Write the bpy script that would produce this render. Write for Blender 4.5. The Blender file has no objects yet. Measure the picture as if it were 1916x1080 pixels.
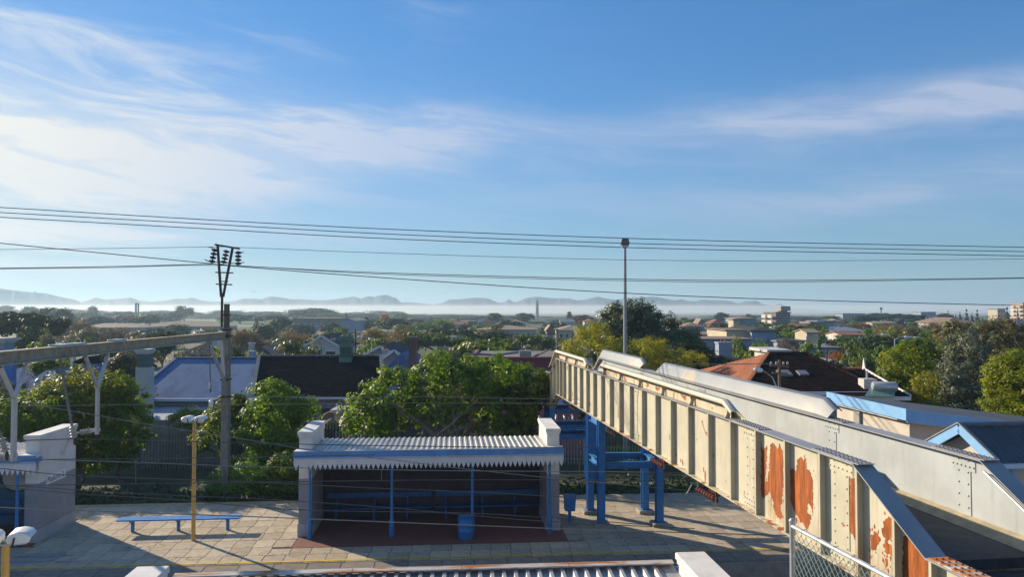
import bpy, math, random
import numpy as np
from mathutils import Vector, Matrix
C = bpy.context.scene.collection
SC = bpy.context.scene
rad = math.radians
# ------------------------------------------------------------------ camera
CAMH, FPX = 7.55, 1400.0            # eye height above the platform, focal length for a 1916 px wide frame
PITCH = math.atan(38 / FPX)
cam = bpy.data.objects.new('camera', bpy.data.cameras.new('camera'))
C.objects.link(cam)
cam.location = (0, 0, CAMH)
cam.rotation_euler = (rad(90) + PITCH, 0, 0)
cam.data.lens = 36 * FPX / 1916
cam.data.clip_start, cam.data.clip_end = 0.1, 20000
SC.camera = cam
# ------------------------------------------------------------------ sun and sky
SUN_AZ, SUN_EL = -52.2, 21.0        # degrees right of the view axis, above the horizon
sd = Vector((math.sin(rad(SUN_AZ)) * math.cos(rad(SUN_EL)), math.cos(rad(SUN_AZ)) * math.cos(rad(SUN_EL)), math.sin(rad(SUN_EL))))
sun = bpy.data.objects.new('sun', bpy.data.lights.new('sun', 'SUN'))
C.objects.link(sun)
sun.rotation_euler = sd.to_track_quat('Z', 'Y').to_euler()
sun.data.energy = 4.8
sun.data.angle = rad(0.5)
sun.data.color = (1.0, 0.835, 0.61)
SKY_STRENGTH = 0.10
SC.view_settings.view_transform = 'Standard'
SC.view_settings.look = 'None'
SC.view_settings.exposure = 0.75
SC.view_settings.gamma = 1.0
SC.view_settings.use_curve_mapping = False
SC.cycles.use_denoising = True
SC.cycles.volume_bounces = 1
SC.cycles.max_bounces = 8
SC.cycles.transparent_max_bounces = 8
world = bpy.data.worlds.new('World')
SC.world = world
world.use_nodes = True


class NT:
    """small helper to write node graphs"""
    def __init__(s, tree):
        s.t = tree; s.n = tree.nodes; s.l = tree.links
    def new(s, typ, **kw):
        nd = s.n.new(typ)
        for k, v in kw.items(): setattr(nd, k, v)
        return nd
    def put(s, sock, v):
        if hasattr(v, 'is_output') or isinstance(v, bpy.types.NodeSocket): s.l.new(v, sock)
        elif v is not None: sock.default_value = v
    def m(s, op, a, b=None, c=None, clamp=False):
        nd = s.new('ShaderNodeMath', operation=op, use_clamp=clamp)
        s.put(nd.inputs[0], a)
        if b is not None: s.put(nd.inputs[1], b)
        if c is not None: s.put(nd.inputs[2], c)
        return nd.outputs[0]
    def mix(s, f, a, b, typ='MIX'):
        nd = s.new('ShaderNodeMix', data_type='RGBA', blend_type=typ)
        s.put(nd.inputs[0], f); s.put(nd.inputs[6], a); s.put(nd.inputs[7], b)
        return nd.outputs[2]
    def noise(s, vec, scale, detail=4, rough=.55, dist=0):
        nd = s.new('ShaderNodeTexNoise')
        s.put(nd.inputs['Vector'], vec)
        nd.inputs['Scale'].default_value = scale; nd.inputs['Detail'].default_value = detail
        nd.inputs['Roughness'].default_value = rough; nd.inputs['Distortion'].default_value = dist
        return nd.outputs['Fac']
    def ramp(s, f, a, b):
        nd = s.new('ShaderNodeMapRange', interpolation_type='SMOOTHSTEP')
        s.put(nd.inputs[0], f); nd.inputs[1].default_value = a; nd.inputs[2].default_value = b
        return nd.outputs[0]
    def scale(s, vec, k):
        nd = s.new('ShaderNodeMapping'); s.put(nd.inputs['Vector'], vec); nd.inputs['Scale'].default_value = k
        return nd.outputs[0]
    def xyz(s, x, y, z):
        nd = s.new('ShaderNodeCombineXYZ'); s.put(nd.inputs[0], x); s.put(nd.inputs[1], y); s.put(nd.inputs[2], z)
        return nd.outputs[0]


def build_sky():
    w = NT(world.node_tree); w.n.clear()
    out = w.new('ShaderNodeOutputWorld'); bg = w.new('ShaderNodeBackground')
    sky = w.new('ShaderNodeTexSky', sky_type='NISHITA', sun_disc=False)
    sky.sun_elevation = rad(SUN_EL); sky.sun_rotation = rad(SUN_AZ)
    sky.air_density = 1.0; sky.dust_density = 0.08; sky.ozone_density = 3.0
    g = w.new('ShaderNodeTexCoord').outputs['Generated']
    sp = w.new('ShaderNodeSeparateXYZ'); w.put(sp.inputs[0], g)
    x, y, z = sp.outputs
    az = w.m('ARCTAN2', x, y)
    el = w.m('ARCSINE', z)
    # a little deeper blue than the bare model
    hs = w.new('ShaderNodeHueSaturation'); hs.inputs['Saturation'].default_value = 1.09
    w.put(hs.inputs['Color'], w.mix(1.0, sky.outputs[0], (.50, .69, .845, 1), 'MULTIPLY'))
    lum0 = w.new('ShaderNodeRGBToBW'); w.put(lum0.inputs[0], hs.outputs[0])
    soft = w.new('ShaderNodeVectorMath', operation='SCALE'); w.put(soft.inputs[0], hs.outputs[0])
    w.put(soft.inputs['Scale'], w.m('DIVIDE', 1.44, w.m('ADD', 1, w.m('MULTIPLY', lum0.outputs[0], .30))))
    base = soft.outputs[0]
    # cirrus: drawn-out noise in azimuth / elevation, gathered in a long band that thickens towards the sun
    warp = w.noise(w.xyz(az, w.m('MULTIPLY', el, 3), 3.1), 2.6, 3)
    wob = w.m('MULTIPLY', w.m('SUBTRACT', warp, .5), .07)
    e2 = w.m('ADD', el, wob)
    fine = w.noise(w.xyz(w.m('MULTIPLY', az, 1.3), w.m('MULTIPLY', w.m('ADD', e2, w.m('MULTIPLY', az, .10)), 9), .7), 3.2, 9, .62, .5)
    broad = w.noise(w.xyz(w.m('MULTIPLY', az, .9), w.m('MULTIPLY', w.m('SUBTRACT', e2, w.m('MULTIPLY', az, -.12)), 4.5), 5.2), 2.4, 5, .55, .3)
    left = w.m('MAXIMUM', w.m('MULTIPLY', az, -1), 0)
    e3 = w.m('ADD', el, w.m('MULTIPLY', wob, .22))
    def band(c0, cl, w0, wl, i0, il, e2=e2):
        c = w.m('ADD', c0, w.m('MULTIPLY', left, cl)); wd = w.m('ADD', w0, w.m('MULTIPLY', left, wl))
        d = w.m('DIVIDE', w.m('SUBTRACT', e2, c), wd)
        gss = w.m('POWER', 2.718, w.m('MULTIPLY', w.m('MULTIPLY', d, d), -1))
        return w.m('MULTIPLY', gss, w.m('ADD', i0, w.m('MULTIPLY', left, il)))
    rise = w.m('MULTIPLY', w.m('MAXIMUM', az, 0), .03)
    b1 = band(.236, -.115, .022, .10, .92, .25)
    b1h = band(.150, .0, .075, .05, .30, .15)
    vr = w.m('DIVIDE', w.m('SUBTRACT', e2, .132), .026)
    b4 = w.m('MULTIPLY', w.m('POWER', 2.718, w.m('MULTIPLY', w.m('MULTIPLY', vr, vr), -1)), w.m('MULTIPLY', w.ramp(az, .1, .4), .34))
    b2 = band(.092, -.012, .008, .012, .0, 1.5, e3)
    b3 = band(.030, .0, .024, .01, .16, .5, e3)
    tex = w.ramp(fine, .36, .66)
    vd = w.m('DIVIDE', w.m('SUBTRACT', el, .165), .12)
    veil = w.m('ADD', .01, w.m('MULTIPLY', w.m('POWER', 2.718, w.m('MULTIPLY', w.m('MULTIPLY', vd, vd), -1)), w.m('ADD', .03, w.m('MULTIPLY', left, .20))))
    cov = w.m('ADD', w.m('MULTIPLY', b1, w.m('ADD', .42, w.m('MULTIPLY', tex, .66))), w.m('MULTIPLY', w.m('ADD', w.m('ADD', b1h, b4), w.m('ADD', b2, b3)), w.m('ADD', .48, w.m('MULTIPLY', tex, .62))))
    wisps = w.m('MULTIPLY', w.m('MULTIPLY', w.ramp(broad, .42, .74), w.ramp(fine, .36, .74)), w.m('ADD', .30, w.m('MULTIPLY', left, 1.5)))
    cov = w.m('ADD', w.m('ADD', cov, wisps), veil, clamp=True)
    cov = w.m('MULTIPLY', cov, w.ramp(el, -.01, .03))
    # clouds scatter forward: brighter towards the sun
    dt = w.new('ShaderNodeVectorMath', operation='DOT_PRODUCT'); w.put(dt.inputs[0], g); dt.inputs[1].default_value = sd
    fwd = w.m('POWER', w.m('MAXIMUM', dt.outputs['Value'], 0), 5)
    lum = w.m('ADD', 3.9, w.m('MULTIPLY', fwd, 1.9))
    warmth = w.ramp(fwd, .1, .8)
    ccol = w.mix(warmth, (.66, .80, 1.10, 1), (.98, .97, .93, 1))
    sc_ = w.new('ShaderNodeVectorMath', operation='SCALE'); w.put(sc_.inputs[0], ccol); w.put(sc_.inputs['Scale'], lum)
    col = w.mix(cov, base, sc_.outputs[0])
    w.put(bg.inputs['Color'], col); bg.inputs['Strength'].default_value = SKY_STRENGTH
    w.l.new(bg.outputs[0], out.inputs[0])


build_sky()
# ------------------------------------------------------------------ bearings and frames
CP, SP = math.cos(PITCH), math.sin(PITCH)
def ray(px, py):
    a, b = (px - 958) / FPX, (540 - py) / FPX
    return Vector((a, CP - b * SP, SP + b * CP))
def P(px, py, d):                   # the point seen along that bearing, D metres ahead
    r = ray(px, py); return Vector((0, 0, CAMH)) + r * (d / r.y)
ALPHA = math.atan(.0803)            # the platforms run 4.6 degrees off the view's cross direction
SU, SV, SO = Vector((math.cos(ALPHA), math.sin(ALPHA))), Vector((-math.sin(ALPHA), math.cos(ALPHA))), Vector((0, 22.9))
def W(u, v, z=0.0):                 # station frame: u along the platforms, v away across them
    q = SO + SU * u + SV * v; return Vector((q.x, q.y, z))
def Sinv(p):
    q = Vector((p[0], p[1])) - SO; return q.dot(SU), q.dot(SV), p[2]
def on_v(px, py, v):                # the point seen along that bearing on the upright plane v = const
    r = ray(px, py); r2 = Vector((r.x, r.y)); t = (v + SO.dot(SV)) / r2.dot(SV)
    return Vector((0, 0, CAMH)) + r * t
BETA = math.atan(.129)              # the footbridge's own direction
BO = Vector((5.08, 10.93, 0))
GZ = -1.0                           # ground level behind and between the platforms
# ------------------------------------------------------------------ object helpers
def mesh_of(name, v, f, smooth=False):
    me = bpy.data.meshes.new(name); me.from_pydata([tuple(p) for p in v], [], [tuple(q) for q in f]); me.update()
    if smooth:
        me.polygons.foreach_set('use_smooth', [True] * len(me.polygons))
    return me
def link(name, data, parent=None, mat=None):
    o = bpy.data.objects.new(name, data); C.objects.link(o)
    if parent: o.parent = parent
    if mat and data is not None and not data.materials: data.materials.append(mat)
    return o
def tag(o, label=None, cat=None, group=None, kind=None):
    if label: o['label'] = label
    if cat: o['category'] = cat
    if group: o['group'] = group
    if kind: o['kind'] = kind
    return o
def thing(name, label, cat, loc=(0, 0, 0), rz=0, group=None, kind=None):
    o = bpy.data.objects.new(name, None); C.objects.link(o); o.empty_display_size = .2
    o.location = loc; o.rotation_euler = (0, 0, rz)
    return tag(o, label, cat, group, kind)
def dup(root, loc=None, rz=None, label=None):
    def cp(o, par):
        c = o.copy(); C.objects.link(c)
        if par: c.parent = par
        for k in o.children: cp(k, c)
        return c
    c = cp(root, None)
    if loc is not None: c.location = loc
    if rz is not None: c.rotation_euler = (0, 0, rz)
    if label: c['label'] = label
    return c
def setmat(o, m):
    o.material_slots[0].link = 'OBJECT'; o.material_slots[0].material = m
class MB:
    def __init__(s): s.v, s.f = [], []
    def add(s, v, f):
        n = len(s.v); s.v += [tuple(p) for p in v]; s.f += [tuple(i + n for i in q) for q in f]; return s
    def box(s, x0, x1, y0, y1, z0, z1):
        return s.add([(x0,y0,z0),(x1,y0,z0),(x1,y1,z0),(x0,y1,z0),(x0,y0,z1),(x1,y0,z1),(x1,y1,z1),(x0,y1,z1)],
                     [(3,2,1,0),(4,5,6,7),(0,1,5,4),(1,2,6,5),(2,3,7,6),(3,0,4,7)])
    def bbox(s, x0, x1, y0, y1, z0, z1, b=.01):      # box with chamfered upright edges and top
        pts = lambda i, z: [(x0+b+i,y0+i,z),(x1-b-i,y0+i,z),(x1-i,y0+b+i,z),(x1-i,y1-b-i,z),(x1-b-i,y1-i,z),(x0+b+i,y1-i,z),(x0+i,y1-b-i,z),(x0+i,y0+b+i,z)]
        v = pts(0, z0) + pts(0, z1 - b) + pts(b * .7, z1)
        f = [tuple(range(7, -1, -1)), tuple(range(16, 24))]
        for k in (0, 8):
            for i in range(8): j = (i + 1) % 8; f.append((k+i, k+j, k+8+j, k+8+i))
        return s.add(v, f)
    def prism(s, poly, d):           # closed polygon (3-D points) swept by vector d
        n = len(poly); d = Vector(d); a = [Vector(p) for p in poly]; b = [p + d for p in a]
        return s.add(a + b, [tuple(range(n - 1, -1, -1)), tuple(range(n, 2 * n))] + [(i, (i+1) % n, n + (i+1) % n, n + i) for i in range(n)])
    def tube(s, pts, r, n=6, cap=True):
        pts = [Vector(p) for p in pts]; rs = r if isinstance(r, (list, tuple)) else [r] * len(pts)
        v, f = [], []
        for i, p in enumerate(pts):
            t = (pts[min(i+1, len(pts)-1)] - pts[max(i-1, 0)]).normalized()
            up = Vector((0, 0, 1)) if abs(t.z) < .95 else Vector((1, 0, 0))
            a = t.cross(up).normalized(); b = t.cross(a)
            for k in range(n):
                an = 2 * math.pi * k / n; v.append(p + (a * math.cos(an) + b * math.sin(an)) * rs[i])
        for i in range(len(pts) - 1):
            for k in range(n):
                j = (k + 1) % n; f.append((i*n+k, i*n+j, (i+1)*n+j, (i+1)*n+k))
        if cap: f += [tuple(range(n)), tuple(range((len(pts)-1)*n + n - 1, (len(pts)-1)*n - 1, -1))]
        return s.add(v, f)
    def bar(s, a, b, w, h, up=(0, 0, 1)):            # rectangular bar from a to b, w across, h along up
        a, b = Vector(a), Vector(b); t = (b - a).normalized(); up = Vector(up)
        sd_ = t.cross(up)
        sd_ = sd_.normalized() if sd_.length > 1e-4 else Vector((1, 0, 0))
        u2 = sd_.cross(t).normalized()
        o = [sd_ * (-w/2) - u2 * (h/2), sd_ * (w/2) - u2 * (h/2), sd_ * (w/2) + u2 * (h/2), sd_ * (-w/2) + u2 * (h/2)]
        return s.add([a + q for q in o] + [b + q for q in o], [(3,2,1,0),(4,5,6,7),(0,1,5,4),(1,2,6,5),(2,3,7,6),(3,0,4,7)])
    def lathe(s, prof, n=12, o=(0, 0, 0)):           # profile of (radius, z)
        v, f = [], []
        for r, z in prof:
            for k in range(n): a = 2*math.pi*k/n; v.append((o[0]+r*math.cos(a), o[1]+r*math.sin(a), o[2]+z))
        for i in range(len(prof) - 1):
            for k in range(n): j = (k+1) % n; f.append((i*n+k, i*n+j, (i+1)*n+j, (i+1)*n+k))
        f += [tuple(range(n-1, -1, -1)), tuple(range((len(prof)-1)*n, len(prof)*n))]
        return s.add(v, f)
    def ibeam(s, a, b, w, h, up=(0, 0, 1), t=.025):  # I section: two flanges and a web
        a, b = Vector(a), Vector(b); tt = (b - a).normalized(); up = Vector(up)
        sd_ = tt.cross(up).normalized(); u2 = sd_.cross(tt).normalized()
        s.bar(a + u2*(h/2-t/2), b + u2*(h/2-t/2), w, t, up); s.bar(a - u2*(h/2-t/2), b - u2*(h/2-t/2), w, t, up)
        return s.bar(a, b, t*.8, h - 2*t, up)
    def mesh(s, name, smooth=False): return mesh_of(name, s.v, s.f, smooth)
    def build(s, name, mat, parent=None, smooth=False):
        return link(name, s.mesh(name, smooth), parent, mat)
def smooth_by_angle(o, a=35):
    me = o.data; me.polygons.foreach_set('use_smooth', [True] * len(me.polygons))
    try: me.set_sharp_from_angle(angle=rad(a))
    except Exception: pass
    return o
# ------------------------------------------------------------------ materials
MATS = {}
def M(name, col, rough=.65, var=.18, scale=3.0, bump=.0, bscale=30., metal=0., dirt=None, dirt_amt=.5, dscale=.8, spec=.4, stretch=None, dlo=.48, dhi=.72, objvar=0):
    if name in MATS: return MATS[name]
    m = bpy.data.materials.new(name); m.use_nodes = True
    w = NT(m.node_tree); b = m.node_tree.nodes['Principled BSDF']
    co = w.new('ShaderNodeTexCoord').outputs['Object']
    if stretch: co = w.scale(co, stretch)
    n1 = w.noise(co, scale, 5, .6)
    c = Vector(col)
    col_ = w.mix(w.ramp(n1, .3, .7), tuple(c * (1 - var)) + (1,), tuple(c * (1 + var)) + (1,))
    if dirt:
        n2 = w.noise(co, dscale, 7, .65, .4)
        f = w.m('MULTIPLY', w.ramp(n2, dlo, dhi), dirt_amt)
        col_ = w.mix(f, col_, tuple(dirt) + (1,))
    if objvar:                     # alike pieces differ in tone and in where their blotches lie
        oi = w.new('ShaderNodeObjectInfo').outputs['Random']
        hv = w.new('ShaderNodeHueSaturation'); w.put(hv.inputs['Color'], col_); w.put(hv.inputs['Value'], w.m('ADD', 1 - objvar, w.m('MULTIPLY', oi, 2*objvar))); col_ = hv.outputs[0]
        off = w.xyz(w.m('MULTIPLY', oi, 37.0), w.m('MULTIPLY', oi, 91.0), 0)
        va = w.new('ShaderNodeVectorMath', operation='ADD'); w.put(va.inputs[0], co); w.put(va.inputs[1], off)
        stn = w.ramp(w.noise(va.outputs[0], 3.5, 6, .7, .8), .60, .72); col_ = w.mix(w.m('MULTIPLY', stn, .55), col_, (.13, .115, .09, 1))
        spk = w.ramp(w.noise(va.outputs[0], 38, 2, .5), .70, .76); col_ = w.mix(w.m('MULTIPLY', spk, .6), col_, (.09, .085, .08, 1))
    w.put(b.inputs['Base Color'], col_)
    b.inputs['Roughness'].default_value = rough; b.inputs['Metallic'].default_value = metal
    b.inputs['Specular IOR Level'].default_value = spec
    if bump:
        bp = w.new('ShaderNodeBump'); bp.inputs['Strength'].default_value = bump; bp.inputs['Distance'].default_value = .02
        w.put(bp.inputs['Height'], w.noise(co, bscale, 5, .6)); w.put(b.inputs['Normal'], bp.outputs[0])
    MATS[name] = m
    return m
def leafmat(name, col, col2, trans=.35, rough=.5, spec=.35):
    if name in MATS: return MATS[name]
    m = bpy.data.materials.new(name); m.use_nodes = True
    w = NT(m.node_tree); b = m.node_tree.nodes['Principled BSDF']; out = m.node_tree.nodes['Material Output']
    isl = w.new('ShaderNodeNewGeometry').outputs['Random Per Island']
    ob = w.new('ShaderNodeTexCoord').outputs['Object']
    oi = w.new('ShaderNodeObjectInfo').outputs['Random']
    n = w.noise(ob, 2.2, 2)
    f = w.m('ADD', w.m('MULTIPLY', isl, .6), w.m('MULTIPLY', w.ramp(n, .3, .7), .4))
    cc = w.mix(f, tuple(col) + (1,), tuple(col2) + (1,))
    hs = w.new('ShaderNodeHueSaturation'); w.put(hs.inputs['Color'], cc)
    w.put(hs.inputs['Value'], w.m('ADD', .82, w.m('MULTIPLY', oi, .36)))
    w.put(hs.inputs['Hue'], w.m('ADD', .49, w.m('MULTIPLY', oi, .02)))
    w.put(b.inputs['Base Color'], hs.outputs[0])
    b.inputs['Roughness'].default_value = rough; b.inputs['Specular IOR Level'].default_value = spec
    tr = w.new('ShaderNodeBsdfTranslucent')
    w.put(tr.inputs['Color'], w.mix(1.0, hs.outputs[0], (1.9, 1.75, .6, 1), 'MULTIPLY'))
    mx = w.new('ShaderNodeMixShader'); mx.inputs[0].default_value = trans
    w.l.new(b.outputs[0], mx.inputs[1]); w.l.new(tr.outputs[0], mx.inputs[2]); w.l.new(mx.outputs[0], out.inputs[0])
    MATS[name] = m
    return m
def rustpaint(name, col, thr=.64, streak=.5, edge=None, stain=None):
    """old oil paint: cream or grey, grimed, with rust blooming through and running down"""
    m = bpy.data.materials.new(name); m.use_nodes = True
    w = NT(m.node_tree); b = m.node_tree.nodes['Principled BSDF']
    co = w.new('ShaderNodeTexCoord').outputs['Object']
    c = Vector(col)
    c1 = w.mix(w.ramp(w.noise(co, 1.1, 6, .65), .3, .72), tuple(c * .86) + (1,), tuple(c * 1.08) + (1,))
    st = w.scale(co, (5.0, 5.0, .35))
    run = w.ramp(w.noise(st, 2.3, 6, .6), .56, .82)
    c1 = w.mix(w.m('MULTIPLY', run, streak), c1, (.30, .19, .09, 1))
    grime = w.ramp(w.noise(co, 6.5, 8, .7), .58, .80)
    c1 = w.mix(w.m('MULTIPLY', grime, .28), c1, (.13, .12, .10, 1))
    if edge:                        # an older buff coat showing in broad patches
        c1 = w.mix(w.m('MULTIPLY', w.ramp(w.noise(w.scale(co, (1, .5, 1)), .9, 5, .6, .3), .58, .64), .6), c1, tuple(edge) + (1,))
    r = w.ramp(w.noise(co, 2.1, 9, .68, .6), thr, thr + .035)
    rc = w.mix(w.noise(co, 14, 5), (.16, .045, .014, 1), (.36, .115, .025, 1))
    if stain:                      # rust washed down from the bared patches
        sp = w.new('ShaderNodeSeparateXYZ'); w.put(sp.inputs[0], co); y_, z_ = sp.outputs[1], sp.outputs[2]
        sm = None
        for (ya, yb, zc) in stain:
            k = w.m('MULTIPLY', w.m('MULTIPLY', w.ramp(y_, ya, ya + .12), w.ramp(y_, yb, yb - .12)), w.ramp(z_, zc + .45, zc - .15)); sm = k if sm is None else w.m('MAXIMUM', sm, k)
        sn = w.ramp(w.noise(w.scale(co, (9, 9, .7)), 2.0, 5, .6), .40, .66)
        c1 = w.mix(w.m('MULTIPLY', w.m('MULTIPLY', sm, sn), .75), c1, (.40, .20, .075, 1))
    sp2 = w.new('ShaderNodeSeparateXYZ'); w.put(sp2.inputs[0], co)
    c1 = w.mix(w.m('MULTIPLY', w.ramp(w.noise(w.scale(co, (2, 2, .25)), 3.5, 4, .6), .52, .75), .22), c1, (.20, .18, .14, 1))
    w.put(b.inputs['Base Color'], w.mix(r, c1, rc))
    w.put(b.inputs['Roughness'], w.m('ADD', .48, w.m('MULTIPLY', r, .35)))
    bp = w.new('ShaderNodeBump'); bp.inputs['Strength'].default_value = .25; bp.inputs['Distance'].default_value = .012
    w.put(bp.inputs['Height'], w.m('SUBTRACT', w.noise(co, 3.0, 7, .6), w.m('MULTIPLY', r, .3))); w.put(b.inputs['Normal'], bp.outputs[0])
    MATS[name] = m
    return m
def brickmat(name, c1, c2, mortar, w_=.22, h_=.075, rough=.85):
    m = bpy.data.materials.new(name); m.use_nodes = True
    w = NT(m.node_tree); b = m.node_tree.nodes['Principled BSDF']
    co = w.new('ShaderNodeTexCoord').outputs['Object']
    t = w.new('ShaderNodeTexBrick'); w.put(t.inputs['Vector'], co)
    t.inputs['Color1'].default_value = tuple(c1) + (1,); t.inputs['Color2'].default_value = tuple(c2) + (1,); t.inputs['Mortar'].default_value = tuple(mortar) + (1,)
    t.inputs['Scale'].default_value = 1; t.inputs['Brick Width'].default_value = w_; t.inputs['Row Height'].default_value = h_; t.inputs['Mortar Size'].default_value = .008
    d = w.ramp(w.noise(co, 1.5, 6), .45, .75)
    w.put(b.inputs['Base Color'], w.mix(w.m('MULTIPLY', d, .4), t.outputs[0], (.12, .07, .06, 1)))
    b.inputs['Roughness'].default_value = rough
    bp = w.new('ShaderNodeBump'); bp.inputs['Strength'].default_value = .4; bp.inputs['Distance'].default_value = .01; bp.invert = True
    w.put(bp.inputs['Height'], t.outputs['Fac']); w.put(b.inputs['Normal'], bp.outputs[0])
    MATS[name] = m
    return m

CREAM = rustpaint('cream_paint', (.52, .495, .385), .64, .6, stain=[(1.05, 2.05, 3.95), (2.2, 3.2, 4.05), (-.85, .1, 4.0), (-1.6, -.9, 3.6)])
CREAM_RUSTY = rustpaint('cream_paint_rusty', (.56, .49, .36), .545, .8)
GREYP = rustpaint('grey_paint', (.43, .47, .49), .72, .25)
GREYTOP = rustpaint('grey_top_paint', (.31, .32, .33), .68, .35)
RUST = M('rust', (.36, .098, .017), .85, .45, 4, .6, 22, dirt=(.17, .042, .012), dirt_amt=.85, dscale=3.0, stretch=(1, 2.4, .35), dlo=.40, dhi=.66)
RIVET = M('rivet_paint', (.42, .40, .34), .6, .25, 20)
ASPH = M('asphalt_deck', (.045, .047, .05), .85, .3, 8, .3, 120, dirt=(.10, .10, .095), dirt_amt=.5, dscale=.6)
SANDC = M('sandy_concrete', (.42, .35, .22), .9, .18, 4, .5, 40, dirt=(.2, .18, .12), dirt_amt=.5)
CONC = M('concrete', (.33, .31, .27), .9, .15, 3, .4, 40, dirt=(.14, .13, .11), dirt_amt=.6, dscale=1.2)
BOOMC = M('boom_concrete', (.34, .31, .24), .9, .2, 6, .4, 40, dirt=(.14, .12, .09), dirt_amt=.6, dscale=1.5)
CONC_MAST = M('mast_concrete', (.195, .19, .17), .9, .2, 6, .4, 40, dirt=(.10, .09, .075), dirt_amt=.6, dscale=1.0, stretch=(1, 1, .4))
SLABS = [M('paving_slab', (.455, .38, .275), .9, .16, 2.0, .5, 60, dirt=(.23, .205, .165), dirt_amt=.75, dscale=1.3, objvar=.10),
         M('paving_slab_b', (.41, .34, .245), .9, .16, 2.3, .5, 60, dirt=(.20, .18, .15), dirt_amt=.75, dscale=1.1, objvar=.10),
         M('paving_slab_c', (.49, .415, .305), .9, .16, 1.8, .5, 60, dirt=(.26, .23, .18), dirt_amt=.7, dscale=1.6, objvar=.10)]
JOINT = M('paving_joint', (.11, .10, .08), .95, .25, 5)
EDGESLAB = M('edge_slab', (.225, .19, .15), .9, .2, 3, .4, 60, dirt=(.13, .11, .09), dirt_amt=.6, objvar=.2)
YELLOW = M('yellow_line_paint', (.62, .40, .03), .75, .2, 5, dirt=(.34, .27, .16), dirt_amt=.6, dscale=4)
YELLOWPOLE = M('yellow_pole_paint', (.60, .36, .09), .5, .1, 3, dirt=(.36, .26, .12), dirt_amt=.6, dscale=3)
REDBRICK = brickmat('red_brick_floor', (.26, .075, .05), (.20, .06, .045), (.12, .09, .075))
WHITEP = M('white_plaster', (.66, .66, .64), .8, .08, 2, .25, 50, dirt=(.38, .38, .36), dirt_amt=.55, dscale=1.1)
GREYPL = M('grey_plaster', (.27, .28, .31), .8, .08, 2, .25, 50, dirt=(.2, .2, .21), dirt_amt=.5)
SHADEDWALL = M('shaded_back_wall', (.05, .042, .058), .8, .15, 2, .2, 40)  # dark grey paint, lowered further to carry the shade under the roof
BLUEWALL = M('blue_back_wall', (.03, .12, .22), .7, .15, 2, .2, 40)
BLUE = M('station_blue', (.03, .19, .47), .45, .10, 4, dirt=(.05, .13, .30), dirt_amt=.5, dscale=3)
BLUEB = M('trestle_blue', (.03, .19, .47), .5, .12, 4, dirt=(.04, .11, .27), dirt_amt=.6, dscale=2.5)
PALEBLUE = M('pale_blue_trim', (.22, .47, .76), .5, .08, 3)
FASCIAB = M('fascia_blue', (.10, .28, .60), .55, .1, 3, dirt=(.08, .2, .40), dirt_amt=.4)
VALANCE = M('valance_white', (.66, .68, .70), .6, .06, 3, dirt=(.5, .5, .5), dirt_amt=.4)
ROOFSHEET = M('galvanised_sheet', (.48, .47, .44), .45, .12, 2, metal=.35, dirt=(.27, .24, .2), dirt_amt=.7, dscale=2.2, stretch=(1, .35, 1))
RUSTFLASH = M('rusty_flashing', (.62, .57, .50), .6, .12, 3, .2, 30, dirt=(.46, .17, .035), dirt_amt=1.0, dscale=1.3, stretch=(.7, 4, 4), dlo=.42, dhi=.56)
STEEL = M('galvanised_steel', (.44, .47, .50), .42, .12, 6, metal=.5, dirt=(.25, .26, .27), dirt_amt=.4)
DARKSTEEL = M('dark_steel', (.06, .045, .04), .6, .3, 10, metal=.3, dirt=(.16, .07, .04), dirt_amt=.6, dscale=3)
WIREM = M('old_copper_wire', (.10, .10, .095), .6, .1, 3)
WIRELT = M('bright_wire', (.30, .28, .24), .5, .1, 3, metal=.4)
PORC = M('brown_porcelain', (.16, .045, .025), .25, .15, 8)
PORCG = M('grey_porcelain', (.40, .38, .35), .3, .15, 8)
PORCD = M('dark_porcelain', (.035, .022, .02), .3, .2, 8)
LAMPW = M('white_lamp_housing', (.72, .73, .72), .4, .06, 3)
LENS = M('lamp_lens', (.20, .19, .17), .15, .1, 3)
BARK = M('bark', (.12, .10, .08), .95, .3, 9, .6, 30)
BARKL = M('pale_bark', (.26, .22, .18), .95, .25, 9, .6, 30)
GLASS = M('window_glass', (.045, .055, .07), .12, .2, 2, spec=.6)
WFRAME = M('white_trim', (.66, .66, .64), .6, .06, 3)
BLACK = M('black_paint', (.015, .015, .017), .6, .1, 3)
# ================================================================== THE GROUND AND THE STATION
def sheet(name, pts, mat, kind='structure', parent=None):
    o = link(name, mesh_of(name, pts, [tuple(range(len(pts)))]), parent, mat)
    if kind: o['kind'] = kind
    return o
GROUND = M('suburb_ground', (.055, .072, .032), .95, .45, .05, .4, 1.0, dirt=(.10, .095, .06), dirt_amt=.7, dscale=.02)
sheet('ground', [(-5200, -60, GZ), (5200, -60, GZ), (5200, 4300, GZ), (-5200, 4300, GZ)], GROUND)
LAWN = M('sports_field_grass', (.10, .17, .05), .95, .2, .08)
for i, (x0, x1, y0, y1) in enumerate([(330, 560, 598.5, 602), (430, 520, 605, 612), (620, 690, 610, 622), (330, 420, 603, 606)]):
    def gp(px, py):
        r = ray(px, py); p = Vector((0, 0, CAMH)) + r * ((GZ + .01 - CAMH) / r.z); return (p.x, p.y, GZ + .01 + .004 * i)
    sheet('field', [gp(x0, y1), gp(x1, y1), gp(x1, y0), gp(x0, y0)], LAWN)
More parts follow.
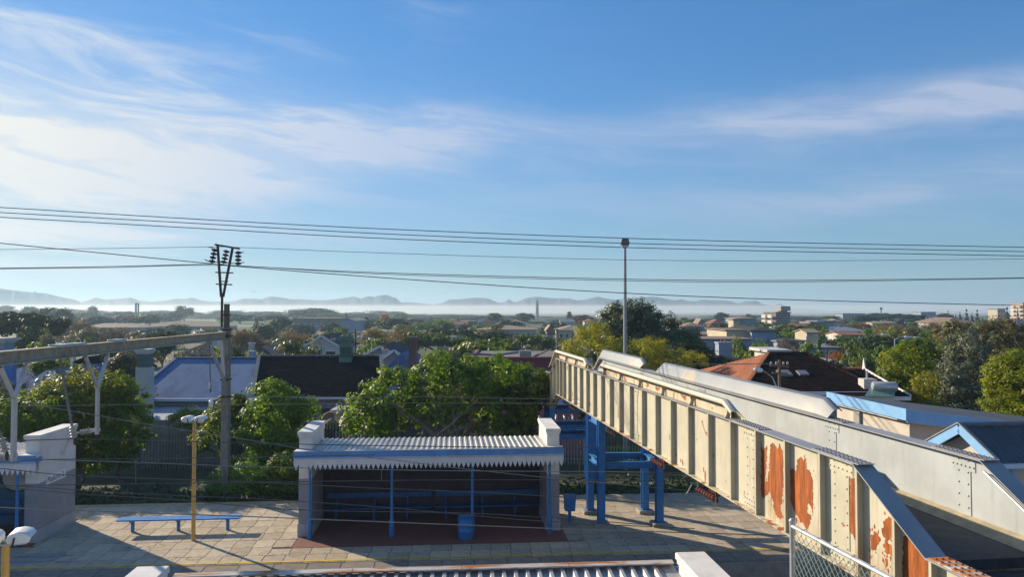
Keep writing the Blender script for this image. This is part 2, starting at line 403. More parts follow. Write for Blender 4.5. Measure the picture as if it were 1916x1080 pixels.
# track bed between the platforms
def SBOX(name, mat, u0, u1, v0, v1, z0, z1, kind='structure', parent=None):
    o = MB().box(u0, u1, v0, v1, z0, z1).build(name, mat, parent)
    if parent is None:
        o.location = W(0, 0); o.rotation_euler = (0, 0, ALPHA)
    if kind: o['kind'] = kind
    return o
BALLAST = M('ballast', (.13, .115, .10), .95, .4, 8, .9, 14)
SBOX('track_bed', BALLAST, -60, 60, -7.5, -1.05, GZ - .3, GZ + .08)
rl = MB()
for c_ in (-2.7, -5.9):
    for o_ in (-.533, .533): rl.box(-60, 60, c_ + o_ - .035, c_ + o_ + .035, GZ + .08, GZ + .24)
r_ = rl.build('rails', DARKSTEEL); r_.location = W(0, 0); r_.rotation_euler = (0, 0, ALPHA); r_['kind'] = 'structure'
# platform 2 with its slabs
rnd = random.Random(5)
plat = thing('platform', 'stone slab paved platform behind the tracks with yellow edge line', None, W(0, 0), ALPHA, kind='structure')
MB().box(-60, 45, -.90, 7.42, GZ - .2, -.055).build('platform_body', JOINT, plat)
MB().box(-60, 45, -1.0, -.90, GZ - .2, -.02).build('platform_face', CONC, plat)
cells = []
v = -.18
rows = [(-.93, -.02, 'edge')]
vv = .02
while vv < 7.3: rows.append((vv, min(vv + .775, 7.40), 'slab')); vv += .775
SW = .625
for ri, (v0, v1, kd) in enumerate(rows):
    wd = .98 if kd == 'edge' else SW
    u = -60 + (0 if ri % 2 else .05)
    while u < 45:
        cells.append((u, u + wd, v0, v1, kd)); u += wd
inbrick = lambda u0, u1, v0, v1: u1 > -6.86 and u0 < 1.95 and v1 > 1.45
inbrick2 = lambda u0, u1, v0, v1: u1 > -24.5 and u0 < -15.1 and v1 > 2.2
vis, rest = [], MB()
for (u0, u1, v0, v1, kd) in cells:
    drop = False
    for (a0, a1, b0) in ((-6.86, 1.95, 1.42), (-24.5, -15.15, 2.2)):      # slabs are cut to fit round the brick floors
        if u1 > a0 + .01 and u0 < a1 - .01 and v1 > b0 + .01 and v0 < 5.0:
            if v0 < b0 - .05: v1 = b0 - .004
            elif u0 < a0 - .03: u1 = a0 - .004
            elif u1 > a1 + .03: u0 = a1 + .004
            else: drop = True
    if drop: continue
    c_ = W((u0 + u1) / 2, (v0 + v1) / 2); px = 958 + FPX * c_.x / c_.y
    if -60 < px < 1560 and not (c_.x > 4.5 and c_.y > 22.9 and px > 1500): vis.append((c_.y, u0, u1, v0, v1, kd))
    else: rest.box(u0 + .006, u1 - .006, v0 + .006, v1 - .006, -.06, -.0015)
vis.sort()
slab_cache = {}
for i, (_, u0, u1, v0, v1, kd) in enumerate(vis):
    g_ = .007; key = (round(u1 - u0, 3), round(v1 - v0, 3), kd)
    if i < 300:
        if key not in slab_cache:
            slab_cache[key] = MB().bbox(-(u1-u0)/2 + g_, (u1-u0)/2 - g_, -(v1-v0)/2 + g_, (v1-v0)/2 - g_, -.05, 0, .008).mesh('slab')
            slab_cache[key].materials.append(SLABS[0])
        o = link('slab', slab_cache[key], plat)
        setmat(o, EDGESLAB if kd == 'edge' else rnd.choice(SLABS))
        o.location = ((u0+u1)/2, (v0+v1)/2, rnd.uniform(-.006, .0)); o.rotation_euler = (rnd.uniform(-.005, .005), rnd.uniform(-.006, .006), rnd.uniform(-.004, .004))
    else: rest.box(u0 + g_, u1 - g_, v0 + g_, v1 - g_, -.05, rnd.uniform(-.006, 0))
o = rest.build('slab', SLABS[0], plat); o['kind'] = 'stuff'
MB().box(-60, 45, .10, .21, .004, .008).build('yellow_line', YELLOW, plat)
MB().box(-60, -7.3, 7.10, 7.20, .004, .008).build('yellow_line', YELLOW, plat)
MB().box(-6.86, 1.95, 1.42, 5.0, -.03, .002).build('brick_floor', REDBRICK, plat)
MB().box(-24.5, -15.15, 2.2, 5.0, -.03, .002).build('brick_floor', REDBRICK, plat)
# faint yellow utility marks sprayed on slabs
for (u, v_) in [(-9.6, .75), (-8.3, 1.0), (-7.5, .95), (-6.6, .85), (-11.2, 2.0), (-10.4, .8), (7.3, .9), (8.0, 1.4), (-7.6, 3.4)]:
    mk = MB(); a0 = rnd.uniform(0, 3)
    for k in range(9):
        a = a0 + k * .55; b = a + .42; r0, r1 = .17, .205
        mk.add([(u + 1.3*r*math.cos(q), v_ + r*math.sin(q), .0085) for r, q in ((r0, a), (r1, a), (r1, b), (r0, b))], [(0, 1, 2, 3)])
    mk.build('spray_mark', M('faded_spray', (.48, .36, .13), .9, .3, 6), plat)
# puddles
PUD = M('puddle_water', (.25, .28, .30), .04, .1, 2, spec=.9)
for k, (u, v_, a, b, lab) in enumerate([(-14.1, 1.25, .8, .2, 'long thin puddle beside the white end wall of the left shelter'), (-11.9, 1.9, .28, .1, 'small round puddle on sunlit slabs edge of the wall shadow'),
                             (-14.9, .75, .9, .10, 'pale puddle close to the yellow platform line at left'), (-13.3, .68, .35, .06, 'thin puddle sliver between the yellow line and the wall')]):
    n = 18; pts = [(u + a*math.cos(2*math.pi*i/n)*(1 + .35*math.sin(3*i*1.7 + k)), v_ + b*math.sin(2*math.pi*i/n)*(1 + .4*math.sin(2*i + k)), .0035) for i in range(n)]
    o = link('puddle', mesh_of('puddle', pts, [tuple(range(n))]), None, PUD); o.location = W(0, 0); o.rotation_euler = (0, 0, ALPHA); tag(o, lab, 'puddle', 'puddles on the platform')
# near platform (mostly below the frame)
SBOX('near_platform', SLABS[1], -60, 45, -22, -7.6, GZ - .2, 0)
# bank behind platform 2
BANK = M('dark_soil_and_weeds', (.045, .055, .03), .95, .4, 2, .8, 9)
bk = MB()
nu = 60
for i in range(nu + 1):
    u = -45 + 80 * i / nu
    for j, (v_, z) in enumerate([(7.43, -.12), (8.6, -.25 + .12*math.sin(i*1.7)), (10.2, -.6 + .1*math.sin(i*2.3)), (12.5, GZ + .03), (14.0, GZ - .05)]): bk.v.append((u, v_, z))
for i in range(nu):
    for j in range(4): a = i*5 + j; bk.f.append((a, a+5, a+6, a+1))
o = bk.build('bank', BANK); o.location = W(0, 0); o.rotation_euler = (0, 0, ALPHA); o['kind'] = 'structure'

# ------------------------------------------------------------------ shelters
def corrugated(L, D, z0, z1, pitch=.185, h=.035):
    """trapezoid-ribbed sheet over x 0..L, sloping from z0 (y=0) to z1 (y=D)"""
    xs = []; x = 0
    while x < L - pitch * .99:
        xs += [(x, 0), (x + pitch*.50, 0), (x + pitch*.60, h), (x + pitch*.86, h)]; x += pitch
        xs += [(x - .001, 0)] if False else []
    xs.append((L, 0))
    m = MB()
    for (x, dz) in xs: m.v += [(x, 0, z0 + dz), (x, D, z1 + dz)]
    for i in range(len(xs) - 1): m.f.append((2*i, 2*i+2, 2*i+3, 2*i+1))
    n = len(m.v); m.v += [(x, y, z - .012) for (x, y, z) in m.v]
    for i in range(len(xs) - 1):
        m.f.append((n+2*i+1, n+2*i+3, n+2*i+2, n+2*i)); m.f.append((2*i, n+2*i, n+2*i+2, 2*i+2)); m.f.append((2*i+1, 2*i+3, n+2*i+3, n+2*i+1))
    return m
def end_wall(root, x0, x1, D, zc=3.46):
    w_ = MB().box(x0, x1, .28, D, 1.9, zc - .18)
    o = w_.build('end_wall', WHITEP, root)
    MB().box(x0 - .004, x1 + .004, .276, D + .004, -.02, 1.9).build('wall_dado', GREYPL, o)
    MB().box(x0 - .03, x1 + .03, .25, D + .03, 0, .42).build('plinth', M('plinth_plaster', (.36, .37, .40), .8, .1, 2, .2, 40, dirt=(.24, .24, .25)), o)
    MB().bbox(x0 - .05, x1 + .05, .22, D + .05, zc - .10, zc, .015).build('coping', WHITEP, o); MB().box(x0 - .025, x1 + .025, .25, D + .025, zc - .18, zc - .10).build('coping_moulding', WHITEP, o)
def post(x, root):
    m = MB().lathe([(.075, 0), (.085, .04), (.085, .5), (.06, .62), (.05, .8), (.045, 2.2), (.06, 2.3), (.06, 2.42)], 10)
    o = m.build('post', BLUE, root); o.location = (x, 0, 0); smooth_by_angle(o, 40); return o
def valance(L, mat, root, y=-.09, ztop=2.62, zb=2.40, tip=.15, pitch=.155, name='valance'):
    n = int(L / pitch); p = L / n; pts = [(0, y, ztop)]
    low = []
    for i in range(n):
        x = i * p
        low += [(x, y, zb + .035), (x + p*.10, y, zb + .02), (x + p*.14, y, zb - .02), (x + p*.30, y, zb - tip*.55), (x + p*.5, y, zb - tip), (x + p*.70, y, zb - tip*.55), (x + p*.86, y, zb - .02), (x + p*.90, y, zb + .02)]
    low.append((L, y, zb + .035))
    m = MB()
    for (x, yy, z) in low: m.v += [(x, y, z), (x, y, ztop), (x, y + .022, z), (x, y + .022, ztop)]
    for i in range(len(low) - 1):
        a = 4*i; m.f += [(a, a+4, a+5, a+1), (a+2, a+3, a+7, a+6), (a, a+2, a+6, a+4), (a+1, a+5, a+7, a+3)]
    return m.build(name, mat, root)
def shelter(label, u0, u1, v0, D=2.65, wallmat=SHADEDWALL, posts=(), kind=0):
    L = u1 - u0
    r = thing('platform_shelter', label, 'shelter', W(u0, v0), ALPHA, 'platform shelters')
    end_wall(r, .10, .52, D); end_wall(r, L - .52, L - .10, D)
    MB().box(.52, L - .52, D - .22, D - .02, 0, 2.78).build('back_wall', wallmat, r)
    o = corrugated(L - 1.04, D + .10, 2.87, 2.80).build('roof', ROOFSHEET, r); o.location = (.52, -.08, 0)
    # roof ends over the walls, gutters
    MB().box(0, .52, -.1, .30, 2.80, 2.875).build('roof_end', WHITEP, r); MB().box(L - .52, L, -.1, .30, 2.80, 2.875).build('roof_end', WHITEP, r)
    MB().box(0, L, -.125, -.085, 2.625, 2.87).box(0, .04, -.085, .27, 2.625, 2.80).box(L - .04, L, -.085, .27, 2.625, 2.80).build('fascia', FASCIAB, r)
    MB().box(0, L, -.135, -.09, 2.87, 2.89).box(-.004, L + .004, -.132, -.128, 2.64, 2.66).build('fascia_capping', VALANCE, r)
    valance(L, VALANCE, r)
    MB().box(.52, L - .52, .02, .10, 2.42, 2.55).build('head_beam', M('beam_grey', (.30, .30, .32), .7, .1, 3), r)
    for p in posts: post(p - u0, r)
    return r
shelter('open fronted white and blue platform shelter in the middle with two long blue benches inside', -6.98, 1.93, 2.36, posts=(-6.47, -3.80, -1.14, 1.46))
left_sh = shelter('white shelter at the left edge with the platform number sign on its end wall', -24.0, -15.02, 2.36, wallmat=BLUEWALL, posts=(-23.4, -20.9, -18.2, -15.62))
# flat painted mural on the back wall of the left shelter: rings and arcs
mu = MB()
def disc(m, cx, cz, rx, rz_, y, n=28, a0=0, a1=2*math.pi, inner=0.0):
    vs = []; k = n
    if inner == 0:
        m.add([(cx + rx*math.cos(2*math.pi*i/n), y, cz + rz_*math.sin(2*math.pi*i/n)) for i in range(n)], [tuple(range(n))]); return
    for i in range(n + 1):
        a = a0 + (a1 - a0)*i/n; vs += [(cx + rx*math.cos(a), y, cz + rz_*math.sin(a)), (cx + inner*rx*math.cos(a), y, cz + inner*rz_*math.sin(a))]
    m.add(vs, [(2*i, 2*i+2, 2*i+3, 2*i+1) for i in range(n)])
wy = 2.65 - .22
bd, gd, yd = MB(), MB(), MB()
for (cx, cz, rx, rz_) in [(7.75, 1.85, .62, .40), (8.20, 1.62, .50, .42), (7.05, 1.62, .50, .42)]:
    disc(bd, cx, cz, rx + .06, rz_ + .06, wy - .004); disc(gd, cx, cz, rx, rz_, wy - .007)
disc(bd, 7.62, 2.15, .8, .18, wy - .009)
disc(yd, 7.62, 1.38, .40, .22, wy - .010, a0=math.pi*1.08, a1=math.pi*1.92, inner=.72)
bd.build('mural', BLACK, left_sh); gd.build('mural', M('mural_grey', (.5, .5, .52), .8, .1, 3), left_sh); yd.build('mural', M('mural_yellow', (.62, .58, .36), .8, .1, 3), left_sh)
# the sign on its end wall
sg = thing('platform_sign', 'small white sign reading Platform 2 on the white shelter end wall', 'sign', W(-15.02 - .10 + .004, 3.08, 1.86), ALPHA)
MB().box(0, .022, 0, 1.22, -.11, .20).build('sign_board', M('sign_white', (.78, .78, .77), .5, .03, 3), sg)
fc = bpy.data.curves.new('lettering', 'FONT'); fc.body = 'Platform 2'; fc.size = .27; fc.extrude = .001; fc.space_character = .98
tmp = bpy.data.objects.new('lettering_curve', fc); C.objects.link(tmp); bpy.context.view_layer.update()
lm = bpy.data.meshes.new_from_object(tmp.evaluated_get(bpy.context.evaluated_depsgraph_get())); bpy.data.objects.remove(tmp); lm.materials.clear(); lm.name = 'lettering'
fo = link('lettering', lm, sg, BLACK); fo.rotation_euler = (rad(90), 0, rad(90)); fo.location = (.0245, .035, -.055); fo.scale = (.93, 1, 1)
# near shelter on the opposite platform
NSu0, NSu1, NSv = -6.95, 2.55, -9.95
ns = thing('platform_shelter', 'near shelter showing only its ribbed roof and rust streaked ridge at the bottom edge', 'shelter', W(NSu1, NSv), ALPHA + math.pi, 'platform shelters')
NL = NSu1 - NSu0
end_wall(ns, .10, .52, 3.0, 3.38); end_wall(ns, NL - .52, NL - .10, 3.0, 3.38)
MB().box(.55, NL - .55, 2.75, 2.95, 0, 2.4).build('back_wall', SHADEDWALL, ns)
o = corrugated(NL - 1.5, 3.1, 3.07, 2.78, .20, .055).build('roof', ROOFSHEET, ns); o.location = (.75, -.05, 0)
MB().prism([(.53, -.05, 2.7), (.53, 3.0, 2.6), (.53, 3.0, 2.79), (.53, -.05, 3.08)], (.22, 0, 0)).build('roof_end', ROOFSHEET, ns)
MB().prism([(NL - .75, -.05, 2.7), (NL - .75, 3.0, 2.6), (NL - .75, 3.0, 2.79), (NL - .75, -.05, 3.08)], (.22, 0, 0)).build('roof_end', ROOFSHEET, ns)
fl = MB()
x = .55
while x < NL - .56:
    x1 = min(x + 1.83, NL - .55)
    fl.prism([(x, -.20, 3.03), (x, -.20, 3.11), (x, -.02, 3.175), (x, .10, 3.155), (x, .10, 3.135), (x, -.02, 3.145)], (x1 - x - .012, 0, 0)); x = x1
fl.build('ridge_flashing', RUSTFLASH, ns)
MB().box(0, NL, -.125, -.085, 2.55, 3.02).build('fascia', FASCIAB, ns)
valance(NL, VALANCE, ns, ztop=2.55, zb=2.34)
for p in (.6, 3.3, 6.2, NL - .6): post(p, ns)
# ------------------------------------------------------------------ benches, bins
DIMBLUE = M('shaded_bench_blue', (.02, .10, .27), .6, .15, 5)  # station blue darkened: the shade inside the shelters is in the colour
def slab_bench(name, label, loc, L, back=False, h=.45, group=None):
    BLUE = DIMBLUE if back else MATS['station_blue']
    r = thing(name, label, 'bench', loc, ALPHA, group)
    if back:
        MB().bbox(0, L, -.18, .18, h - .04, h, .01).build('seat', BLUE, r)
        MB().bbox(0, L, .20, .24, h + .28, h + .46, .01).build('backrest', BLUE, r)
        for x in (.35, L/2 - .2, L - .9):
            MB().box(x, x + .07, -.10, -.03, 0, h - .04).bar((x + .035, -.1, h - .07), (x + .035, .16, h - .07), .05, .05).build('leg', BLUE, r)
            MB().bar((x + .035, .155, h - .06), (x + .035, .185, h + .40), .05, .03, (0, 1, 0)).build('back_strut', BLUE, r)
    else:
        for j, y in enumerate((-.16, .0, .16)):
            o = MB().bbox(0, L, y - .072, y + .072, h - .045, h, .008).build('plank', M('bench_blue', (.05, .24, .56), .5, .15, 6, dirt=(.06, .16, .36), dirt_amt=.6, dscale=2), r)
        for x in (.45, L/2 - .05, L - .42):
            MB().bar((x, 0, 0), (x, 0, h - .085), .09, .09, (0, 1, 0)).bar((x, -.20, h - .065), (x, .20, h - .065), .07, .04).bar((x, -.02, h - .26), (x, -.14, h - .08), .04, .04).bar((x, .02, h - .26), (x, .14, h - .08), .04, .04).build('leg', BLUE, r)
    return r
slab_bench('platform_bench', 'backless blue bench on three legs standing in the sun', W(-13.02, 3.62), 4.0)
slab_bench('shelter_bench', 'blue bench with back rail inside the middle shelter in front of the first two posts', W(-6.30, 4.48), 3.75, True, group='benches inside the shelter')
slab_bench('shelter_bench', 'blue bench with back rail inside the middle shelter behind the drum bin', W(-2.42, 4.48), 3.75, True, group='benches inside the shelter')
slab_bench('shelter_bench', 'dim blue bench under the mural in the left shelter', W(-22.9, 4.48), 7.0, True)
dr = thing('litter_bin', 'round blue drum litter bin against a blue shelter post', 'bin', W(-1.36, 2.02))
smooth_by_angle(MB().lathe([(.24, 0), (.25, .03), (.25, .24), (.262, .255), (.25, .27), (.25, .47), (.262, .485), (.25, .50), (.25, .70), (.262, .715), (.245, .72), (.23, .70), (.225, .2)], 20).build('drum', BLUE, dr), 50)
MB().lathe([(.224, .198), (.224, .205)], 16).build('inside', BLACK, dr)
MB().bar((.22, .12, .1), (.22, .12, .62), .16, .10, (1, 0, 0)).build('bracket', BLUE, dr)
pb = thing('litter_bin', 'small blue square bin raised on a post beside the shelter', 'bin', W(2.31, 3.44), ALPHA)
MB().box(-.05, .05, -.05, .05, 0, .52).build('post', BLUE, pb)
MB().prism([(-.17, -.17, .46), (.17, -.17, .46), (.20, -.20, 1.0), (-.20, -.20, 1.0)], (0, .36, 0)).build('bin_body', BLUE, pb)
# ------------------------------------------------------------------ yellow floodlight posts
def flood_post(label, loc, rz):
    r = thing('floodlight_post', label, 'lamp post', loc, rz, 'yellow floodlight posts')
    smooth_by_angle(MB().tube([(0, 0, 0), (0, 0, 2.6), (0, 0, 3.86)], [.068, .06, .056], 12).build('pole', YELLOWPOLE, r))
    MB().tube([(0, 0, 3.86), (0, 0, 3.90)], .05, 10).bar((-.30, -.06, 3.84), (.30, -.06, 3.84), .05, .03).build('crossarm', STEEL, r)
    for s in (-1, 1):
        prof = [(.045, 3.885), (.05, 3.985), (.10, 4.035), (.22, 4.05), (.33, 4.02), (.385, 3.955), (.345, 3.87), (.12, 3.865)]
        hd = MB(); np_ = len(prof); secs = [(-.19, .88), (-.175, .97), (-.14, 1), (.14, 1), (.175, .97), (.19, .88)]
        for (yy, k) in secs:
            for (xx, zz_) in prof: hd.v.append((s*(.21 + (xx - .21)*k), yy, 3.95 + (zz_ - 3.95)*k))
        for a in range(len(secs) - 1):
            for b_ in range(np_): c_ = (b_ + 1) % np_; hd.f.append((a*np_ + b_, a*np_ + c_, (a+1)*np_ + c_, (a+1)*np_ + b_))
        hd.f += [tuple(range(np_ - 1, -1, -1)), tuple(range((len(secs)-1)*np_, len(secs)*np_))]
        o = smooth_by_angle(hd.build('floodlight', LAMPW, r), 38)
        MB().prism([(s*.352, -.145, 3.878), (s*.386, -.145, 3.948), (s*.394, -.145, 3.944), (s*.360, -.145, 3.874)], (0, .29, 0)).build('lens', LENS, o)
        for yb_ in (-.20, .20): MB().bar((s*.13, yb_, 3.83), (s*.16, yb_, 3.97), .025, .025).build('bracket', DARKSTEEL, o)
    return r
fp = flood_post('yellow floodlight post standing on the sunlit platform by the blue bench', W(-10.21, 2.50), .05)
q = P(11, 1016, 11.9)
dup(fp, (q.x, q.y, 0), .35, 'near yellow floodlight post cut off in the lower left corner')
# ================================================================== FOOTBRIDGE
br = thing('footbridge', 'cream riveted plate girder footbridge with orange rust patches on blue trestle legs', 'footbridge', BO, BETA)
ZT, ZB, ZD = 5.30, 3.68, 4.24       # girder top, girder bottom, deck
TN1, TN0 = -1.54, -6.5              # near slope foot, near end
TF0, TF1, TFE = 23.2, 24.75, 26.6   # far slope
LOW = .85
def topz(t):
    if t < TN1: return ZT - LOW
    if t < 0: return ZT - LOW * (t / TN1)
    if t < TF0: return ZT
    if t < TF1: return ZT - LOW * (t - TF0) / (TF1 - TF0)
    return ZT - LOW
def botz(t): return topz(t) - (ZT - ZB)
TB = [TN0, TN1, 0, TF0, TF1, TFE]
STIFF = [-6.0, -5.0, -4.0, -3.0, -2.25, -1.57, -.86, -.02, .98, 2.10, 3.22, 4.35, 5.5, 6.7, 7.9, 9.1, 10.3, 11.5, 12.65, 13.8, 14.95, 16.1, 17.2, 18.3, 19.4, 20.5, 21.6, 22.4, 23.2, 24.0, 24.75, 25.6, 26.5]
def girder(xc, s, mat, topmat, rivet_ts):
    """s = outward direction (-1 left girder, +1 right)"""
    th = .012
    pol = [(xc, t, topz(t) - .02) for t in TB] + [(xc, t, botz(t) + .02) for t in reversed(TB)]
    web = MB().prism([(xc - th/2, p[1], p[2]) for p in pol], (th, 0, 0)).build('girder_web', mat, br)
    for k in range(len(TB) - 1):
        t0, t1 = TB[k], TB[k+1]
        e = .0
        MB().prism([(xc - .15, t0, topz(t0) - .02), (xc - .15, t1, topz(t1) - .02), (xc - .15, t1, topz(t1)), (xc - .15, t0, topz(t0))], (.30, 0, 0)).build('top_flange', topmat, br)
        MB().prism([(xc - .14, t0, botz(t0)), (xc - .14, t1, botz(t1)), (xc - .14, t1, botz(t1) + .02), (xc - .14, t0, botz(t0) + .02)], (.28, 0, 0)).build('bottom_flange', CREAM_RUSTY if s < 0 else mat, br)
    for t in STIFF:
        a = xc + s * th / 2; b = xc + s * .125
        m = MB().prism([(a, t - .006, botz(t) + .02), (b, t - .006, botz(t) + .02), (b, t - .006, topz(t) - .02), (a, t - .006, topz(t) - .02)], (0, .012, 0))
        m.box(min(xc + s*.113, b), max(xc + s*.113, b), t - .05, t + .006, botz(t) + .03, topz(t) - .03)
        m.build('stiffener', mat, web)
    for (t0, t1) in rivet_ts:       # riveted splices: plate, cover strip and rivet heads
        z0, z1 = botz((t0+t1)/2) + .03, topz((t0+t1)/2) - .03
        for side in ((s,) if s < 0 else (s, -s)):
            a = xc + side * (th/2 + .001); b = a + side * .010
            MB().box(min(a, b), max(a, b), t0, t1, z0 + .22, z1 - .22).box(min(a, b), max(a, b), t0 - .10, t1 + .10, z0, z0 + .22).box(min(a, b), max(a, b), t0 - .10, t1 + .10, z1 - .22, z1).build('splice_plate', mat, web)
            rv = MB()
            def riv(t, z):
                c = b; R = .019; vs = []
                for rr, dd in ((R, 0), (R*.8, R*.55), (R*.3, R*.85)):
                    for k in range(6): vs.append((c + side*dd, t + rr*math.cos(k*math.pi/3), z + rr*math.sin(k*math.pi/3)))
                fs = [(12, 13, 14, 15, 16, 17)]
                for q_ in (0, 6):
                    for k in range(6): j = (k+1) % 6; fs.append((q_+k, q_+j, q_+6+j, q_+6+k))
                rv.add(vs, fs)
            n = max(5, int((z1 - z0) / .17))
            for i in range(n):
                z = z0 + .06 + (z1 - z0 - .12) * i / (n - 1)
                for tt in ((t0 + .05), (t1 - .05)): riv(tt, z)
            for z in (z0 + .05, z0 + .15, z1 - .05, z1 - .15):
                for i in range(6): riv(t0 - .07 + (t1 - t0 + .14) * i / 5, z)
            r_ = rv.build('rivets', mat, web); r_['kind'] = 'stuff'
        # cover plate with rivet rows on the flange
        cp = MB().box(xc - .13, xc + .13, t0 - .42, t1 + .42, topz(t0) + .001, topz(t0) + .013)
        cp.build('cover_plate', topmat, br)
        rv = MB()
        for i in range(11):
            for dx in (-.09, -.04, .04, .09):
                t = t0 - .36 + (t1 - t0 + .72) * i / 10; c = topz(t0) + .013
                rv.lathe([(.018, 0), (.015, .011), (.006, .016)], 6, (xc + dx, t, c))
        r_ = rv.build('rivets', M('dark_rivets', (.16, .15, .14), .6, .3, 8, dirt=(.25, .09, .03), dirt_amt=.6, dscale=2), br); r_['kind'] = 'stuff'
    return web
lweb = girder(0, -1, CREAM, GREYTOP, [(.31, .74), (3.45, 3.80), (11.05, 11.40), (15.1, 15.4), (17.1, 17.4), (22.6, 22.9)])
rweb = girder(2.02, 1, GREYP, GREYTOP, [(.35, .65), (4.05, 4.35), (11.05, 11.35), (17.1, 17.4), (22.6, 22.9)])
# rusted low cover plate at the near foot of the slope
rv = MB()
for i in range(6):
    for dx in (-.09, .0, .09): rv.lathe([(.022, 0), (.018, .013), (.006, .018)], 6, (dx, TN1 - .12 - i*.11, ZT - LOW + .016))
MB().box(-.135, .135, TN1 - .80, TN1 - .04, ZT - LOW + .002, ZT - LOW + .016).build('cover_plate', RUSTFLASH, br)
r_ = rv.build('rivets', RUST, br); r_['kind'] = 'stuff'
# big areas of flaked paint showing rust, traced as they lie on the left girder's web
RP = [[(90,40),(105,90),(128,50),(130,130),(118,300),(135,310),(150,110),(152,45),(170,30),(205,75),(218,38),(240,95),(245,320),(235,460),(215,470),(245,560),(200,555),(180,500),(170,440),(150,380),(130,400),(105,425),(90,400)],
      [(292,220),(318,210),(335,250),(340,160),(365,130),(385,165),(395,140),(408,180),(400,215),(425,225),(450,300),(450,530),(430,470),(415,450),(410,520),(440,540),(425,600),(405,640),(385,600),(360,590),(340,540),(315,500),(300,450),(290,430)],
      [(708,283),(735,280),(762,290),(762,560),(752,720),(715,670),(700,640)],
      [(850,670),(880,650),(915,690),(905,740),(880,785),(850,775)],
      [(925,640),(950,570),(975,545),(1003,560),(1003,700),(975,710),(950,730),(985,740),(1003,760),(1003,825),(950,795),(935,740),(955,700),(930,670)],
      [(1075,690),(1095,675),(1120,690),(1150,750),(1200,790),(1260,820),(1285,850),(1285,1100),(1065,1100)],
      [(950,835),(965,840),(968,890),(955,900)]]
bx, by = Vector((math.cos(BETA), math.sin(BETA), 0)), Vector((-math.sin(BETA), math.cos(BETA), 0))
def on_web(px, py, xoff=-.0095):
    r = ray(px, py); o0 = Vector((0, 0, CAMH)) - BO; t = (xoff - o0.dot(bx)) / r.dot(bx); q = o0 + r * t
    return q.dot(by), q.z
rr = random.Random(11)
for poly in RP:
    pts = [on_web(1400 + x / 3.713, 820 + y / 3.713) for x, y in poly]
    fine = []
    for i in range(len(pts)):
        a, b = Vector(pts[i]), Vector(pts[(i+1) % len(pts)])
        n = max(1, int((b - a).length / .03)); per = Vector((-(b-a).y, (b-a).x)).normalized() if (b-a).length > 0 else Vector((0, 0))
        for k in range(n):
            q = a + (b - a) * k / n + per * (rr.gauss(0, .013) if k else 0); fine.append(q)
    MB().prism([(-.0075, q.x, max(q.y, botz(q.x) + .025)) for q in fine], (-.0012, 0, 0)).build('rust_patch', RUST, lweb)
    for q0 in range(16):           # loose flakes gone round the edge of each bared patch
        a = Vector(rr.choice(fine)) + Vector((rr.gauss(0, .045), rr.gauss(0, .08))); s0 = rr.uniform(.006, .02)
        if any(abs(a.x - t_) < .07 for t_ in STIFF) or a.y < botz(a.x) + .06 or a.y > topz(a.x) - .1: continue
        MB().prism([(-.0072, a.x + s0*math.cos(i*.9)*rr.uniform(.5, 1.3), a.y + s0*1.8*math.sin(i*.9)*rr.uniform(.5, 1.3)) for i in range(7)], (-.001, 0, 0)).build('rust_patch', RUST, lweb)
# smaller flakes elsewhere on the web
for k in range(46):
    t = rr.uniform(1, 23); z = rr.choice([rr.uniform(ZB + .06, ZB + .35), rr.uniform(ZB + .06, ZT - .1)]); a = rr.uniform(.015, .06); b = a * rr.uniform(1, 3.5)
    pts = [(-.0075, t + a*math.cos(i*.785)*rr.uniform(.5, 1.3), z + b*math.sin(i*.785)*rr.uniform(.5, 1.3)) for i in range(8)]
    MB().prism(pts, (-.0012, 0, 0)).build('rust_patch', RUST, lweb)
# hoods over the tracks
def hood(xc, s, t0, t1, mat, outmat):
    prof = [(.135, -.0), (.135, .05), (.02, .30), (-.012, .352), (-.06, .382), (-.11, .39), (-.155, .372), (-.18, .33), (-.18, .29)]
    ts = [t0 + .28] + [t for t in (t0 + 1,) if t < t1] + [t1 - .28]
    m = MB(); st = [(t0, .50), (t0 + .42, 1), (t1 - .42, 1), (t1, .50)]
    if t1 > TF0 and t1 < TFE: st = [(t0, .50), (t0 + .42, 1), (TF0, 1), (t1, 1)]
    n = len(prof)
    for (t, k) in st:
        for th in (0, -.008):
            for (x, z) in prof: m.v.append((xc - s*x + (s*-th), t, topz(t) + .003 + z * k))
    for i in range(len(st) - 1):
        a = i*2*n; b = (i+1)*2*n
        for j in range(n - 1):
            m.f.append((a+j, a+j+1, b+j+1, b+j)); m.f.append((b+n+j, b+n+j+1, a+n+j+1, a+n+j))
        m.f.append((a, b, b+n, a+n)); m.f.append((a+n-1, a+2*n-1, b+2*n-1, b+n-1))
    for a, fl_ in ((0, 0), ((len(st)-1)*2*n, 1)):
        for j in range(n-1): m.f.append((a+j, a+n+j, a+n+j+1, a+j+1) if not fl_ else (a+j, a+j+1, a+n+j+1, a+n+j))
    h = smooth_by_angle(m.build('parapet_hood', mat, br), 24)
    # outer skirt plate and arched gussets carrying the lip
    ta, tb = t0 + .42, min(t1 - .42, TF0) if t1 > TF0 else t1 - .42
    MB().box(min(xc + s*-.02, xc + s*-.01), max(xc + s*-.02, xc + s*-.01), ta, tb, ZT + .002, ZT + .16).build('skirt', outmat, h)
    N = max(2, round((tb - ta) / 2.1))
    for i in range(N + 1):
        t = ta + (tb - ta) * i / N
        pl = [(.02, .0), (.135, .0), (.10, .05), (.075, .14), (.10, .24), (.19, .33), (.17, .37), (.06, .315), (-.02, .22)]
        MB().prism([(xc + s*x, t - .012, ZT + .003 + z) for x, z in pl], (0, .024, 0)).build('gusset', outmat, h)
    return h
